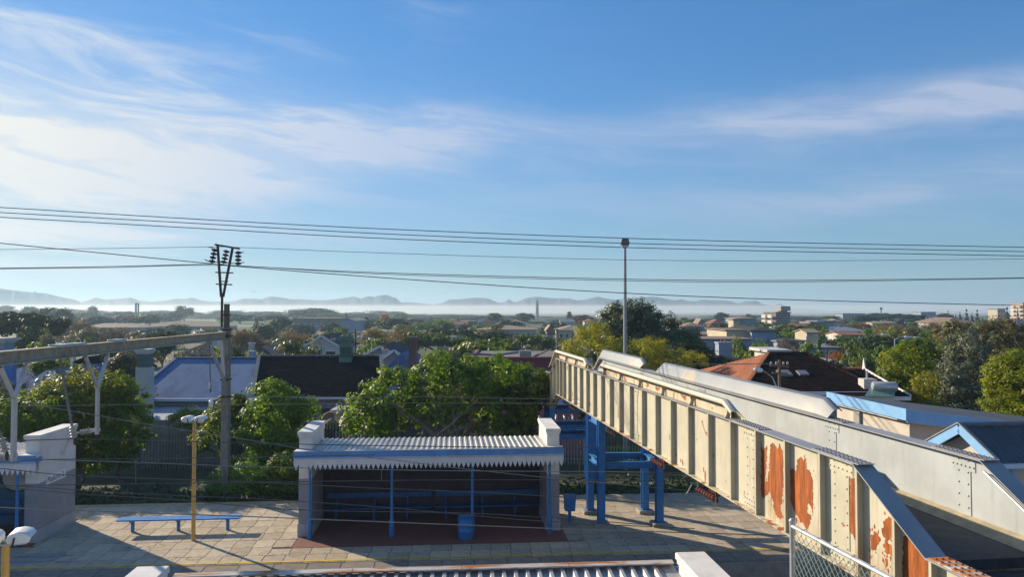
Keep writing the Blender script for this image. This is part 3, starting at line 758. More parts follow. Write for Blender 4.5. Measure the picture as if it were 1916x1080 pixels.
hood(0, -1, 4.15, 15.2, CREAM, CREAM_RUSTY); hood(0, -1, 17.0, 24.7, CREAM, CREAM_RUSTY)
HOODG = rustpaint('hood_grey_paint', (.195, .225, .255), .68, .3, (.40, .30, .17))
hood(2.02, 1, 4.15, 15.2, HOODG, GREYP); hood(2.02, 1, 17.0, 24.7, HOODG, GREYP)
# deck, kerbs, steps
MB().box(.14, 1.88, -1.10, TF0 + .4, ZD - .14, ZD).build('deck', ASPH, br)
MB().box(.02, .14, -1.10, TF0 + .4, ZD - .14, ZD + .10).build('kerb', SANDC, br)
kb = MB()
kb.prism([(1.78, -.95, ZD + .003), (2.005, -.95, ZD + .003), (2.005, -.95, ZD + .13), (1.90, -.95, ZD + .10)], (0, TF0 + 1.2, 0)).build('kerb', SANDC, br)
for k in range(5):
    MB().box(.02, 2.0, -1.10 - .30*(k+1) - .02, -1.10 - .30*k, ZD - .17*(k+1) - .10, ZD - .17*(k+1)).build('step', ASPH, br)
MB().box(.02, 2.0, TN0, -2.62, ZD - .97, ZD - .86).build('landing', ASPH, br)
for k in range(5):
    MB().box(.02, 2.0, TF0 + .4 + .30*k, TF0 + .42 + .30*(k+1), ZD - .17*(k+1) - .10, ZD - .17*(k+1)).build('step', ASPH, br)
MB().box(.02, 2.0, TF0 + 1.92, TFE, ZD - .97, ZD - .86).build('landing', ASPH, br)
for t in range(-5, 26, 2): MB().ibeam((.14, t + .5, ZB + .14), (1.88, t + .5, ZB + .14), .14, .24).build('cross_beam', CREAM, br)
MB().tube([(1.93, -.02, ZT - .17), (1.93, -.75, ZT - .55), (1.93, -1.5, ZT - .98)], .022, 8).bar((2.01, -.05, ZT - .21), (1.93, -.05, ZT - .19), .02, .02).bar((2.01, -.8, ZT - .60), (1.93, -.8, ZT - .58), .02, .02).build('handrail', STEEL, br)
# trestles
def column(x, t, z0, z1, foot=True):
    m = MB().ibeam((x, t, z0), (x, t, z1), .24, .26, (0, 1, 0), .022)
    c = m.build('column', BLUEB, br)
    MB().box(x - .16, x + .16, t - .16, t + .16, z0 - .0, z0 + .03).build('base_plate', BLUEB, c)
    if foot: MB().bbox(x - .28, x + .28, t - .28, t + .28, z0 - .14, z0, .03).build('footing', CONC, c)
def trestle(ts, z0, zf, dt=0):
    for x, sh in ((0, 0), (2.02, dt)):
        for t in ts: column(x, t + sh, z0, ZB)
    a, b = ts
    for z in (zf, ZB - .13):
        for t in ts: MB().ibeam((.14, t, z), (1.88, t + dt, z), .18, .22).build('beam', BLUEB, br)
        for x, sh in ((0, 0), (2.02, dt)): MB().ibeam((x, a + .14 + sh, z), (x, b - .14 + sh, z), .18, .22).build('beam', BLUEB, br)
trestle((15.45, 17.1), .12, 2.10, -.22)
def far_trestle():
    for x in (0, 2.02):
        for t in (24.9, 26.3): column(x, t, GZ + .1, botz(25) )
    for z in (botz(25) - .13, 1.90, 1.45):
        for t in (24.9, 26.3): MB().ibeam((.14, t, z), (1.88, t, z), .18, .2).build('beam', BLUEB, br)
        for x in (0, 2.02): MB().ibeam((x, 25.04, z), (x, 26.16, z), .18, .2).build('beam', BLUEB, br)
far_trestle()
for x in (0, 2.02):
    for t in (-3.4, -5.2): column(x, t, 0.12, botz(t))
# insulators slung under the left girder, with their wires
def ins_discs(m, a, b, n, r, axis_r=.02):
    a, b = Vector(a), Vector(b)
    m.tube([a, b], axis_r, 6)
    for i in range(n):
        c = a + (b - a) * ((i + .5) / n); d = (b - a).normalized(); L = (b - a).length / n
        m.tube([c - d*L*.36, c - d*L*.12, c + d*L*.12, c + d*L*.36], [r*.55, r, r, r*.5], 10)
    return m
for k, (t, lab, mm) in enumerate([(5.0, 'brown disc insulator slung under the footbridge nearest the chain link fence', PORC), (8.3, 'brown and grey insulator string under the footbridge above the blue trestle top', PORC), (13.1, 'thin dark insulator string under the footbridge beside the tall trestle columns', PORCD), (19.0, 'dark insulator fitting under the far end of the footbridge', PORCD)]):
    r = thing('insulator_string', lab, 'insulator', BO + bx * -.16 + by * t + Vector((0, 0, ZB - .12)), BETA, 'insulators under the footbridge')
    m = MB(); ins_discs(m, (0, 0, -.02), (0, 1.0, -.05), 7, .068)
    smooth_by_angle(m.build('discs', mm, r))
    if k < 2:
        m = MB(); ins_discs(m, (.10, .05, .06), (.10, .5, .05), 4, .062); smooth_by_angle(m.build('discs', PORC, r))
    MB().bar((0, -.08, -.02), (0, -.02, .13), .03, .03, (0, 1, 0)).bar((0, -.08, -.08), (0, -.08, .02), .05, .05).build('bracket', DARKSTEEL, r)
    MB().bar((0, 1.0, -.05), (.05, 1.12, .12), .03, .03).build('clamp', STEEL, r)
    if k == 0: MB().tube([(-.02, 1.3, -.02), (-.03, 1.55, -.26), (-.03, 1.62, -.30)], .014, 5).build('stay_rod', STEEL, r)
# ------------------------------------------------------------------ catenary gantry
mastp = P(424, 625, 30.5)
ga = thing('catenary_gantry', 'tall concrete railway mast carrying a long beam out over the tracks', 'gantry', (mastp.x, mastp.y, 0))
def gl(px, py, d): q = P(px, py, d); return Vector((q.x - mastp.x, q.y - mastp.y, q.z))
zb_ = mastp.z
ztop = P(426, 569, 30.5).z
MB().prism([(-.165, -.14, -.9), (.165, -.14, -.9), (.125, -.14, zb_ + .25), (-.125, -.14, zb_ + .25)], (0, .28, 0)).build('mast', CONC_MAST, ga)
MB().box(-.085, .085, -.09, .09, zb_ + .25, ztop).build('mast_top', M('mast_top_dark', (.11, .10, .09), .8, .2, 6), ga)
le = gl(0, 668, 15.9); le = Vector((le.x - .02, le.y - 5.5 * 1.0, zb_ - .02)); le.x = gl(0, 668, 15.9).x + .30
MB().ibeam((0, -.05, zb_ - .06), le, .24, .30, t=.03).build('boom', BOOMC, ga)
MB().bar((-.05, -.4, zb_ - .2), (-.02, -.12, zb_ - 1.75), .12, .12).bar((0, -1.9, zb_ - .2), (0, -.14, zb_ - 1.9), .10, .10).build('brace', STEEL, ga)
for z in (ztop - .45, ztop - 1.05, ztop - 1.30, zb_ - 1.85, zb_ - 2.55):
    wb_ = .12 if z > zb_ + .3 else .18; MB().box(-wb_, wb_, -.17, .17, z - .03, z + .03).build('clamp_band', DARKSTEEL, ga)
vx = -.16
zs0, zs1, zv = P(421, 612, 30.5).z, P(421, 556, 30.5).z, P(421, 460, 30.5).z
vf = MB().tube([(vx, -.1, zs0), (vx, -.1, zs1)], .05, 6)
L1, L2 = Vector((gl(409, 459, 30.5).x, -.1, gl(409, 459, 30.5).z)), Vector((gl(437, 464, 30.5).x, -.1, gl(437, 464, 30.5).z))
vf.bar((vx - .04, -.1, zs1), L1, .09, .06, (0, 1, 0)).bar((vx + .04, -.1, zs1), L2, .09, .06, (0, 1, 0))
fr = vf.build('vee_frame', DARKSTEEL, ga)
def gx(px, py): q = gl(px, py, 30.5); return Vector((q.x, -.1, q.z))
cb = MB().bar(gx(404, 458), gx(450, 466), .09, .07)
for a, b, h in [((405, 510), (438, 511), .05), ((406, 532), (436, 533), .05), ((414, 527), (429, 527), .04)]: cb.bar(gx(*a), gx(*b), .05, h)
cb.build('crossbar', DARKSTEEL, ga)
hk = MB()
for (a, b) in [((391, 463), (401, 464)), ((385, 486), (398, 492)), ((444, 472), (458, 473)), ((446, 494), (459, 491)), ((401, 490), (447, 494)), ((412, 496), (424, 497))]: hk.tube([gx(*a), gx(*b)], .018, 5)
hk.build('wire_arm', DARKSTEEL, ga)
for (a, b) in [((404, 465), (398, 493)), ((426, 468), (420, 494)), ((447.5, 470), (447, 497))]:
    m = MB(); ins_discs(m, gx(*a), gx(*b), 4, .13, .025); smooth_by_angle(m.build('insulator', PORCD, ga))
for yy in (-11.6, -12.3, -9.4):     # small plates bolted on the boom
    f_ = (yy + .05) / (le.y + .05); xx = le.x * f_
    MB().bbox(xx - .16, xx + .16, yy - .25, yy + .25, zb_ + .092, zb_ + .16, .02).build('top_plate', M('pale_plate', (.36, .44, .42), .6, .1, 4), ga)
MB().bar((-.06, -.18, zb_ - 2.55), (-.45, -.30, zb_ - 2.72), .05, .05).build('camera_bracket', DARKSTEEL, ga)
cc = thing('security_camera', 'white dome camera on a bracket on the railway mast', 'camera', (mastp.x - .48, mastp.y - .31, zb_ - 2.85))
MB().lathe([(.05, .2), (.09, .16), (.10, .02), (.06, -.08)], 10).build('camera_dome', LAMPW, cc)
MB().tube([(0, 0, .18), (.05, .02, .22)], .03, 6).build('camera_neck', LAMPW, cc)
# hangers under the boom
def boom_at(y): f_ = (y - mastp.y + .05) / (le.y + .05); return Vector((mastp.x + le.x * f_, y, zb_ - .22))
def vhanger(label, ytop0, ytop1, py_fork, py_bot, pxb, group):
    b0, b1 = boom_at(ytop0), boom_at(ytop1); mid = (b0 + b1) / 2
    zf_ = CAMH - (py_fork - 578) * mid.y / FPX; zl = CAMH - (py_bot - 578) * mid.y / FPX
    r = thing('hanger_bracket', label, 'hanger', (mid.x, mid.y, zl), 0, group)
    L = lambda p: Vector(p) - Vector((mid.x, mid.y, zl))
    f = Vector((mid.x + .02, mid.y, zf_))
    dn = Vector((mid.x + .02, mid.y, zl))
    MB().bar(L(b0), L(f), .07, .07, (1, 0, 0)).build('strut', STEEL, r); MB().bar(L(b1), L(f), .07, .07, (1, 0, 0)).build('strut', STEEL, r)
    MB().bar(L(f) + Vector((0, .03, 0)), L(dn) + Vector((0, .03, -.1)), .07, .07, (1, 0, 0)).bar(L(f) + Vector((.02, -.05, 0)), L(dn) + Vector((.02, -.05, -.1)), .07, .06, (1, 0, 0)).build('drop_tube', STEEL, r)
    m = MB(); ins_discs(m, (-.12, 0, 0), (-.42, -.02, -.05), 4, .075, .035); smooth_by_angle(m.build('insulator', PORCG, r))
    MB().bar((.10, 0, .03), (-.14, 0, -.01), .07, .09).build('collar', STEEL, r)
    MB().tube([(-.46, -.02, -.06), (-.58, -.04, -.08), (-.70, -.06, -.25), (-.86, -.08, -.62)], [.03, .03, .028, .02], 6).build('registration_arm', M('copper_arm', (.46, .40, .38), .4, .15, 5), r)
    return r
vhanger('steel forked hanger with grey insulator in front of the white end wall', 15.9, 16.85, 745, 853, 85, 'hanger brackets under the gantry')
vhanger('steel forked hanger with grey insulator left of the sunlit platform', 19.4, 20.6, 725, 805, 197, 'hanger brackets under the gantry')
def rodhanger(label, y0, px0, px1, py1, group, disc_m, sc=1):
    b = boom_at(y0); e = P(px1, py1, y0 - .1)
    r = thing('rod_hanger', label, 'hanger', e, 0, group); L = lambda p: Vector(p) - e
    d = (L(b)).normalized()
    smooth_by_angle(MB().tube([d * .40 * sc, L(b)], [.032 * sc, .036 * sc], 8).build('rod', CONC_MAST, r))
    m = MB(); ins_discs(m, d * .38 * sc, d * .08 * sc, 4, .085 * sc, .045 * sc); smooth_by_angle(m.build('insulator', disc_m, r))
    smooth_by_angle(MB().lathe([(.02*sc, .08*sc), (.035*sc, .03*sc), (.035*sc, -.05*sc), (.02*sc, -.10*sc)], 8).build('wire_clamp', DARKSTEEL, r))
rodhanger('slanting rod hanger with dark ribbed insulator at the left edge above the ribbed shelter roof', 15.2, 45, 13, 853, 'rod hangers under the gantry', PORCG)
rodhanger('upright rod hanger with ribbed insulator over the back of the white end wall', 18.2, 148, 140, 826, 'rod hangers under the gantry', PORCG, .95)
rodhanger('thin rod hanger with small pale insulator in front of the blue house roof', 28.5, 400, 394, 731, 'rod hangers under the gantry', PORCG, .8)
# ------------------------------------------------------------------ wires
def wire(label, pts, v, r=.016, mat=WIREM, group='overhead wires', name='overhead_wire'):
    w3 = [on_v(x, y, v) for x, y in pts]
    # smooth through the points with a Catmull-Rom pass
    if len(w3) > 2:
        out = []
        for i in range(len(w3) - 1):
            p0, p1, p2, p3 = w3[max(i-1, 0)], w3[i], w3[i+1], w3[min(i+2, len(w3)-1)]
            for k in range(6):
                t = k / 6; out.append(.5 * ((2*p1) + (p2-p0)*t + (2*p0-5*p1+4*p2-p3)*t*t + (3*p1-p0-3*p2+p3)*t**3))
        out.append(w3[-1]); w3 = out
    o = MB().tube(w3, r, 5).build(name, mat); smooth_by_angle(o, 60)
    return tag(o, label, 'wire', group)
wire('topmost of the three dark power lines crossing the sky', [(-120, 381), (0, 388), (384, 411), (700, 427.6), (1100, 443.5), (1449, 453.4), (1916, 462.8), (2050, 465)], 12, .019)
wire('middle of the three dark power lines crossing the sky', [(-120, 391), (0, 397.6), (384, 419), (700, 436.7), (1100, 453), (1449, 462), (1916, 470.9), (2050, 473)], 12, .019)
wire('lowest of the three dark power lines crossing the sky', [(-120, 399), (0, 406.4), (384, 428), (700, 445.5), (1100, 461), (1449, 470), (1916, 479), (2050, 481)], 12, .019)
MV = Sinv((mastp.x, mastp.y - .1, 0))[1]
wire('thin faint wire at the top arms of the railway mast', [(-120, 468), (0, 467), (200, 465), (393, 462.3), (457, 463.4), (700, 473), (1100, 485), (1450, 488.5), (1916, 484.5), (2050, 482)], MV, .010)
wire('nearly level upper wire of the pair tied to the mast insulators', [(-120, 504), (0, 502), (200, 499), (398, 494.5), (447, 497.5), (700, 510), (1100, 521), (1440, 525), (1916, 520), (2050, 517)], MV, .015)
wire('nearly level lower wire of the pair tied to the mast insulators', [(-120, 505), (0, 503.3), (200, 501), (420, 497), (700, 512.5), (1100, 524), (1440, 528), (1916, 521), (2050, 518)], MV + .4, .013)
wire('long slanting wire falling from upper left to the right horizon', [(-120, 440), (0, 455), (200, 474.5), (393, 493.4), (449, 499), (700, 518.6), (1100, 545), (1440, 560), (1916, 572), (2050, 574)], MV + .2, .018)
TR2, TR1 = -2.75, -5.9
cat = 'catenary wires over the tracks'
wire('messenger wire held by the upright rod hanger', [(-200, 826), (27, 825), (140, 822), (219, 823), (480, 830), (800, 836), (1060, 838), (1160, 838)], TR2, .013, WIREM, cat)
wire('level contact wire with short droppers below the messenger', [(-200, 915), (0, 910), (254, 906), (336, 905), (480, 903), (806, 899), (1050, 899), (1280, 902), (1500, 908)], TR2, .011, WIREM, cat)
wire('pale upper wire crossing below the shelter valance', [(-150, 856), (62, 860), (254, 866), (480, 874), (800, 881), (1070, 883), (1290, 885)], TR2 - .2, .012, WIRELT, cat)
wire('slanting wire running from the left hedge down to the footbridge insulator', [(43, 755), (160, 774), (274, 794), (480, 826), (556, 839), (652, 852), (766, 865), (851, 876), (1029, 895), (1180, 909), (1318, 921)], TR2 + .5, .011, WIRELT, cat)
wire('near level wire across the left shelter at sign height', [(-150, 862), (0, 877), (137, 890), (480, 903), (700, 914), (960, 925), (1240, 945)], TR1, .010, WIREM, cat)
wire('lower wire across the left shelter wall just above the dado', [(-150, 899), (0, 908), (137, 917), (330, 928), (480, 934), (720, 950), (1000, 975), (1300, 990)], TR1, .010, WIREM, cat)
wire('lowest dark wire across the left shelter wall', [(-150, 903), (0, 912), (137, 924), (330, 936), (560, 955), (900, 962), (1240, 985)], TR1 + .1, .010, WIREM, cat)
wire('pale twisted wire sagging in front of the benches and the drum bin', [(-150, 944), (0, 950), (137, 956), (480, 968), (760, 979), (1070, 991), (1300, 998), (1520, 1005)], TR1, .013, WIRELT, cat)
wire('thin wire held by the slanting rod hanger', [(-200, 850), (13, 866), (62, 861), (254, 859), (480, 856), (700, 852)], TR1, .010, WIREM, cat)
wire('upper thin line strung in front of the big spreading tree', [(450, 742), (700, 744), (820, 743), (1020, 747), (1120, 748)], 6.2, .010, WIRELT, 'thin lines behind the platform', 'telephone_line')
wire('lower thin line strung in front of the big spreading tree', [(20, 761), (300, 757), (480, 757), (720, 755), (960, 755), (1110, 757)], 6.2, .010, WIRELT, 'thin lines behind the platform', 'telephone_line')
for (px, y0, y1, lab) in [(254, 866, 906, 'short dropper rod between the wires left of the yellow post'), (714, 880, 900, 'short dropper rod between the wires in the shelter opening')]:
    a, b = on_v(px, y0, TR2 - .05), on_v(px, y1, TR2 - .05)
    o = MB().tube([a, b], .012, 5).build('dropper', WIREM); tag(o, lab, 'wire', 'droppers between the wires')
# ------------------------------------------------------------------ chain link fence by the bridge foot
fx0, fd = P(1482, 985, 11.0), P(1662, 1080, 8.92)
zf = fx0.z
cf = thing('chain_link_fence', 'green chain link fence panel with galvanised tube frame beside the footbridge', 'fence', (fx0.x, fx0.y, 0), math.atan2((fd - fx0).y, (fd - fx0).x))
FL = 5.2
zlo = zf - 2.3
smooth_by_angle(MB().tube([(0, 0, 0), (0, 0, zf + .06)], .038, 10).lathe([(.042, zf + .05), (.045, zf + .08), (.02, zf + .11)], 10).build('post', STEEL, cf))
for x in (2.5, 5.0): smooth_by_angle(MB().tube([(x, 0, 0), (x, 0, zf)], .035, 10).build('post', STEEL, cf))
smooth_by_angle(MB().tube([(0, 0, zf), (FL, 0, zf)], .032, 10).build('top_rail', STEEL, cf))
smooth_by_angle(MB().tube([(0, 0, zlo), (FL, 0, zlo)], .03, 8).build('bottom_rail', STEEL, cf))
LINK = M('green_mesh_wire', (.30, .42, .37), .5, .15, 4)
ch = MB(); cw = .062; Hh = zf - .06 - zlo
nx = int((FL + Hh) / (2*cw))
k = 0
x = -Hh
while x < FL:
    for s in (1, -1):
        xa, xb = (x, x + Hh) if s > 0 else (x + Hh, x)
        za, zb2 = zlo, zf - .06
        # clip to the panel
        def cl(xa, za, xb, zb_2):
            pts = []
            for (xx, lo) in ((0.04, True), (FL, False)): pass
            t0, t1 = 0., 1.; dx = xb - xa
            for lim, sg_ in ((.04, 1), (FL, -1)):
                if abs(dx) < 1e-6: continue
                t = (lim - xa) / dx
                if (dx > 0) == (sg_ > 0): t0 = max(t0, t)
                else: t1 = min(t1, t)
            if t0 >= t1: return None
            return [(xa + dx*t0, za + (zb_2-za)*t0), (xa + dx*t1, za + (zb_2-za)*t1)]
        c = cl(xa, za, xb, zb2)
        if c:
            n = max(2, int(math.dist(*c) / (cw*1.414)) ) ; seg = []
            ch.tube([(c[0][0], .004*s, c[0][1]), (c[1][0], .004*s, c[1][1])], .0052, 4, False)
    x += 2 * cw
o = ch.build('wire_mesh', LINK, cf); o['kind'] = 'stuff'
tw = MB()
for i in range(12): tw.tube([(.3 + i*.38, -.036, zf - .07), (.31 + i*.38, -.036, zf + .035), (.32 + i*.38, .036, zf + .035)], .004, 4)
tw.build('tie_wires', LINK, cf)
# ================================================================== VEGETATION
DENS = 1.5
def crown_arrays(rng, ells, nclump, cr, nleaf, ls, asp=.5, up=.45, shell=.35, flat=1.0, cap=None):
    """leaf quads gathered in clumps through the ellipsoids' volume, denser towards their skins"""
    ells = [np.array(e, float) for e in ells]
    wts = np.array([e[3]*e[4] + e[4]*e[5] + e[3]*e[5] for e in ells]); wts /= wts.sum()
    cs = []
    for k in rng.choice(len(ells), nclump, p=wts):
        e = ells[k]; d = rng.normal(size=3); d /= np.linalg.norm(d)
        r = 1 - shell * rng.random() ** 2 * 1.6 if rng.random() > .22 else rng.random() ** .5
        cs.append(np.concatenate([e[:3] + d * e[3:] * r, [.6 + .8 * rng.random()], d]))
    cs = np.array(cs)
    nleaf = int(nleaf * DENS); n = nclump * nleaf
    ci = np.repeat(np.arange(nclump), nleaf)
    d = rng.normal(size=(n, 3)); d /= np.linalg.norm(d, axis=1)[:, None]
    rr_ = rng.random(n) ** .45
    off = d * (rr_ * cr * cs[ci, 3])[:, None]; off[:, 2] *= .72 * flat
    c = cs[ci, :3] + off
    nrm = d * .75 + cs[ci, 4:7] * .5 + np.array([0, 0, up]) + rng.normal(size=(n, 3)) * .32
    nrm /= np.linalg.norm(nrm, axis=1)[:, None]
    a = np.cross(nrm, rng.normal(size=(n, 3))); a /= np.linalg.norm(a, axis=1)[:, None]
    b = np.cross(nrm, a)
    L = ls * (.6 + .8 * rng.random(n)); Wd = L * asp
    a *= (L / 2)[:, None]; b *= (Wd / 2)[:, None]
    v = np.stack([c - a, c + b - a * .1, c + a, c - b - a * .1], 1).reshape(-1, 3)
    return v, cs
def quads_mesh(name, v, mat):
    n = len(v) // 4; me = bpy.data.meshes.new(name)
    me.vertices.add(len(v)); me.vertices.foreach_set('co', v.astype(np.float32).ravel())
    me.loops.add(len(v)); me.loops.foreach_set('vertex_index', np.arange(len(v), dtype=np.int32))
    me.polygons.add(n); me.polygons.foreach_set('loop_start', np.arange(0, 4*n, 4, dtype=np.int32)); me.polygons.foreach_set('loop_total', np.full(n, 4, dtype=np.int32))
    me.update(); me.materials.append(mat); return me
def limbs(rng, base, fork, tips, r0, bend=.15):
    m = MB(); base, fork = Vector(base), Vector(fork)
    mid = (base + fork) / 2 + Vector((rng.normal() * bend, rng.normal() * bend, 0))
    m.tube([base, base + Vector((0, 0, .15)), mid, fork], [r0*1.35, r0*1.05, r0*.9, r0*.75], 8)
    for t in tips:
        t = Vector(t); k = (t - fork)
        p1 = fork + k * .35 + Vector((rng.normal()*bend, rng.normal()*bend, abs(rng.normal())*bend*.6)); p2 = fork + k * .7 + Vector((rng.normal()*bend, rng.normal()*bend, rng.normal()*bend*.5))
        m.tube([fork - Vector((0, 0, .05)), p1, p2, t], [r0*.55, r0*.42, r0*.27, r0*.10], 6)
        for q in range(2):
            s_ = p1.lerp(t, .3 + .5*rng.random()); e_ = s_ + k * .35 + Vector((rng.normal(), rng.normal(), rng.normal()*.6)) * k.length * .22
            m.tube([s_, s_.lerp(e_, .5) + Vector((0, 0, .05)), e_], [r0*.24, r0*.16, r0*.06], 5)
    return m
LBRIGHT = leafmat('leaf_bright', (.045, .105, .006), (.175, .255, .012), .46, .5, .3)
LYG = leafmat('leaf_yellow_green', (.085, .13, .006), (.25, .28, .012), .48, .5, .3)
LMID = leafmat('leaf_mid', (.040, .082, .010), (.115, .175, .02), .42)
LDARK = leafmat('leaf_dark', (.014, .032, .010), (.036, .060, .017), .25, .6, .2)
LDEEP = leafmat('leaf_deep_gloss', (.040, .066, .025), (.13, .16, .068), .32, .42, .4)
LSILV = leafmat('leaf_silver', (.060, .078, .048), (.15, .165, .11), .22, .55, .4)
LOLIVE = leafmat('leaf_olive', (.085, .09, .03), (.17, .145, .06), .3)
LGOLD = leafmat('leaf_gold', (.085, .125, .009), (.33, .295, .018), .48)
LBROWN = leafmat('leaf_brown', (.12, .085, .045), (.20, .135, .07), .25, .8, .1)
LORANGE = leafmat('leaf_orange', (.25, .12, .025), (.34, .17, .04), .35, .7, .1)
LTWIG = leafmat('bare_twigs', (.13, .10, .085), (.20, .15, .125), .05, .9, .05)
LPINE = leafmat('leaf_pine', (.022, .050, .022), (.048, .080, .034), .2)
LFERN = leafmat('leaf_fern', (.05, .13, .02), (.13, .22, .035), .4)
LSKIRT = leafmat('weed_leaf', (.018, .040, .012), (.045, .085, .022), .3)
def near_tree(name, label, cat, x, y, zb, ells, nclump, cr, nleaf, ls, mat, seed, fork=None, tips=6, r0=.16, bark=BARK, asp=.5, up=.45, group=None, shell=.35):
    rng = np.random.default_rng(seed)
    r = thing(name, label, cat, (x, y, zb), 0, group)
    v, cs = crown_arrays(rng, ells, nclump, cr, nleaf, ls, asp, up, shell)
    v[:, 2] = np.maximum(v[:, 2], .02)
    link('crown', quads_mesh('crown', v, mat), r)
    if fork:
        idx = rng.choice(len(cs), tips, replace=False)
        limbs(rng, (0, 0, -.2), fork, [cs[i, :3] * .92 for i in idx], r0).build('trunk', bark, r, True)
    return r
def zat(py, d): return CAMH - (py - 578) * d / FPX
def xat(px, d): return (px - 958) * d / FPX
# --- the big spreading tree behind the middle shelter
def bigtree():
    d = 37.5; x0 = xat(825, d); zb = GZ
    E = []
    for (px, py, rx, rz, dy, ry) in [(745, 735, 62, 48, 0, 2.0), (830, 700, 75, 40, .6, 2.2), (915, 705, 75, 42, .3, 2.2), (690, 770, 45, 35, -.6, 1.6), (800, 760, 85, 40, .4, 2.4), (905, 760, 90, 50, .2, 2.2), (960, 770, 45, 42, 0, 1.6), (720, 800, 50, 24, -.5, 1.5), (975, 725, 38, 34, 0, 1.4)]:
        E.append((xat(px, d) - x0, dy, zat(py, d) - zb, rx*d/FPX, ry, rz*d/FPX))
    rng = np.random.default_rng(21)
    r = thing('spreading_tree', 'large spreading bright green tree behind the middle shelter roof with forked pale trunk', 'tree', (x0, d, zb))
    v, cs = crown_arrays(rng, E, 470, .46, 62, .20, .52, .5, .30)
    # the side towards the station is thin: limbs show through it
    q = v.reshape(-1, 4, 3); mid = q.mean(1)
    ztop = 5.9 - .16 * mid[:, 0] ** 2
    hole = (mid[:, 1] < .5) & (np.abs(mid[:, 0] - .1) < 2.3) & (mid[:, 2] < ztop - 1.0) & (rng.random(len(q)) < .88)
    v = q[~hole].reshape(-1, 3)
    link('crown', quads_mesh('crown', v, LBRIGHT), r)
    tips = [cs[i, :3]*.96 for i in rng.choice(len(cs), 16, replace=False)]
    limbs(rng, (-.1, 0, -.1), (-.15, -.1, 2.2), tips[:7], .24, .35).build('trunk', BARKL, r, True)
    limbs(rng, (.35, .1, -.1), (.9, -.2, 1.9), tips[7:12], .18, .3).build('trunk', BARKL, r, True)
    limbs(rng, (-.3, .1, -.1), (-1.1, -.3, 1.6), tips[12:], .15, .3).build('trunk', BARKL, r, True)
bigtree()
d = 36; near_tree('round_tree', 'small round bushy tree between the big tree and the footbridge end', 'tree', xat(985, d), d, GZ,
    [(0, 0, zat(745, d) - GZ, .95, .9, .95), (.6, 0, zat(715, d) - GZ, .55, .5, .45), (-.4, 0, zat(790, d) - GZ, 1.0, .9, .7)], 75, .36, 60, .19, LBRIGHT, 22, (0, 0, 1.2), 5, .09)
# --- hedge trees at the left
def nt(label, d, parts, n, cr, nl, ls, mat, seed, name='leafy_tree', cat='tree', fork=1.3, r0=.14, bark=BARK, group=None, asp=.5, zb=GZ, up=.45):
    x0 = xat(parts[0][0], d)
    E = [(xat(px, d) - x0, dy, zat(py, d) - zb, rx*d/FPX, ry, rz*d/FPX) for (px, py, rx, rz, dy, ry) in parts]
    return near_tree(name, label, cat, x0, d, zb, E, n, cr, nl, ls, mat, seed, (0, 0, fork) if fork else None, 7, r0, bark, asp, up, group)
nt('broad leafy green tree at far left above the ribbed shelter roof', 33.5, [(40, 805, 75, 65, 0, 1.6), (10, 780, 60, 45, .3, 1.5), (85, 770, 45, 45, .2, 1.3)], 170, .40, 62, .15, LBRIGHT, 31)
nt('tall leafy tree with yellow-green tips rising behind the white end wall', 35.5, [(150, 775, 75, 85, 0, 1.9), (120, 740, 50, 45, .2, 1.5), (195, 745, 45, 45, 0, 1.5)], 200, .42, 62, .16, LYG, 32)
nt('dense green tree reaching down to the fence left of the yellow post', 36.5, [(235, 790, 48, 75, 0, 1.6), (225, 740, 38, 45, 0, 1.3), (190, 830, 60, 55, .2, 1.6)], 180, .40, 62, .16, LBRIGHT, 33)
nt('bright green tree directly behind the concrete mast', 36, [(425, 790, 42, 38, 0, 1.2), (440, 765, 28, 25, 0, .9), (400, 825, 38, 25, 0, 1.0)], 80, .36, 60, .15, LBRIGHT, 34)
nt('full green tree in front of the dark tiled roof left of the middle shelter', 35, [(525, 785, 62, 50, 0, 1.7), (510, 745, 36, 34, 0, 1.1), (568, 765, 24, 28, 0, .8), (490, 830, 55, 45, 0, 1.6), (545, 845, 55, 40, 0, 1.5)], 210, .40, 62, .16, LBRIGHT, 35)
nt('pale yellow-green shrub below the white gutter of the blue roofed house', 40, [(365, 785, 45, 20, 0, 1.2), (345, 780, 26, 15, 0, .8)], 50, .32, 50, .14, LYG, 36, 'garden_shrub', 'shrub', 0)
nt('pale flowering bush at the left edge in front of the blue roof', 37, [(15, 735, 32, 32, 0, 1.0), (-15, 745, 30, 30, 0, 1.0)], 55, .34, 55, .12, LOLIVE, 37, 'garden_shrub', 'shrub', .8, .06)
nt('grey-green silvery tree beside the green and white chimney', 44, [(240, 700, 30, 42, 0, 1.3), (225, 690, 22, 30, .2, 1.0), (265, 735, 20, 25, 0, .9)], 95, .42, 50, .17, LSILV, 38, 'silver_tree')
nt('low bright green tree under the gantry beam beside a white pole', 45, [(112, 690, 32, 24, 0, 1.1), (80, 690, 16, 14, 0, .8)], 60, .40, 55, .16, LBRIGHT, 39)
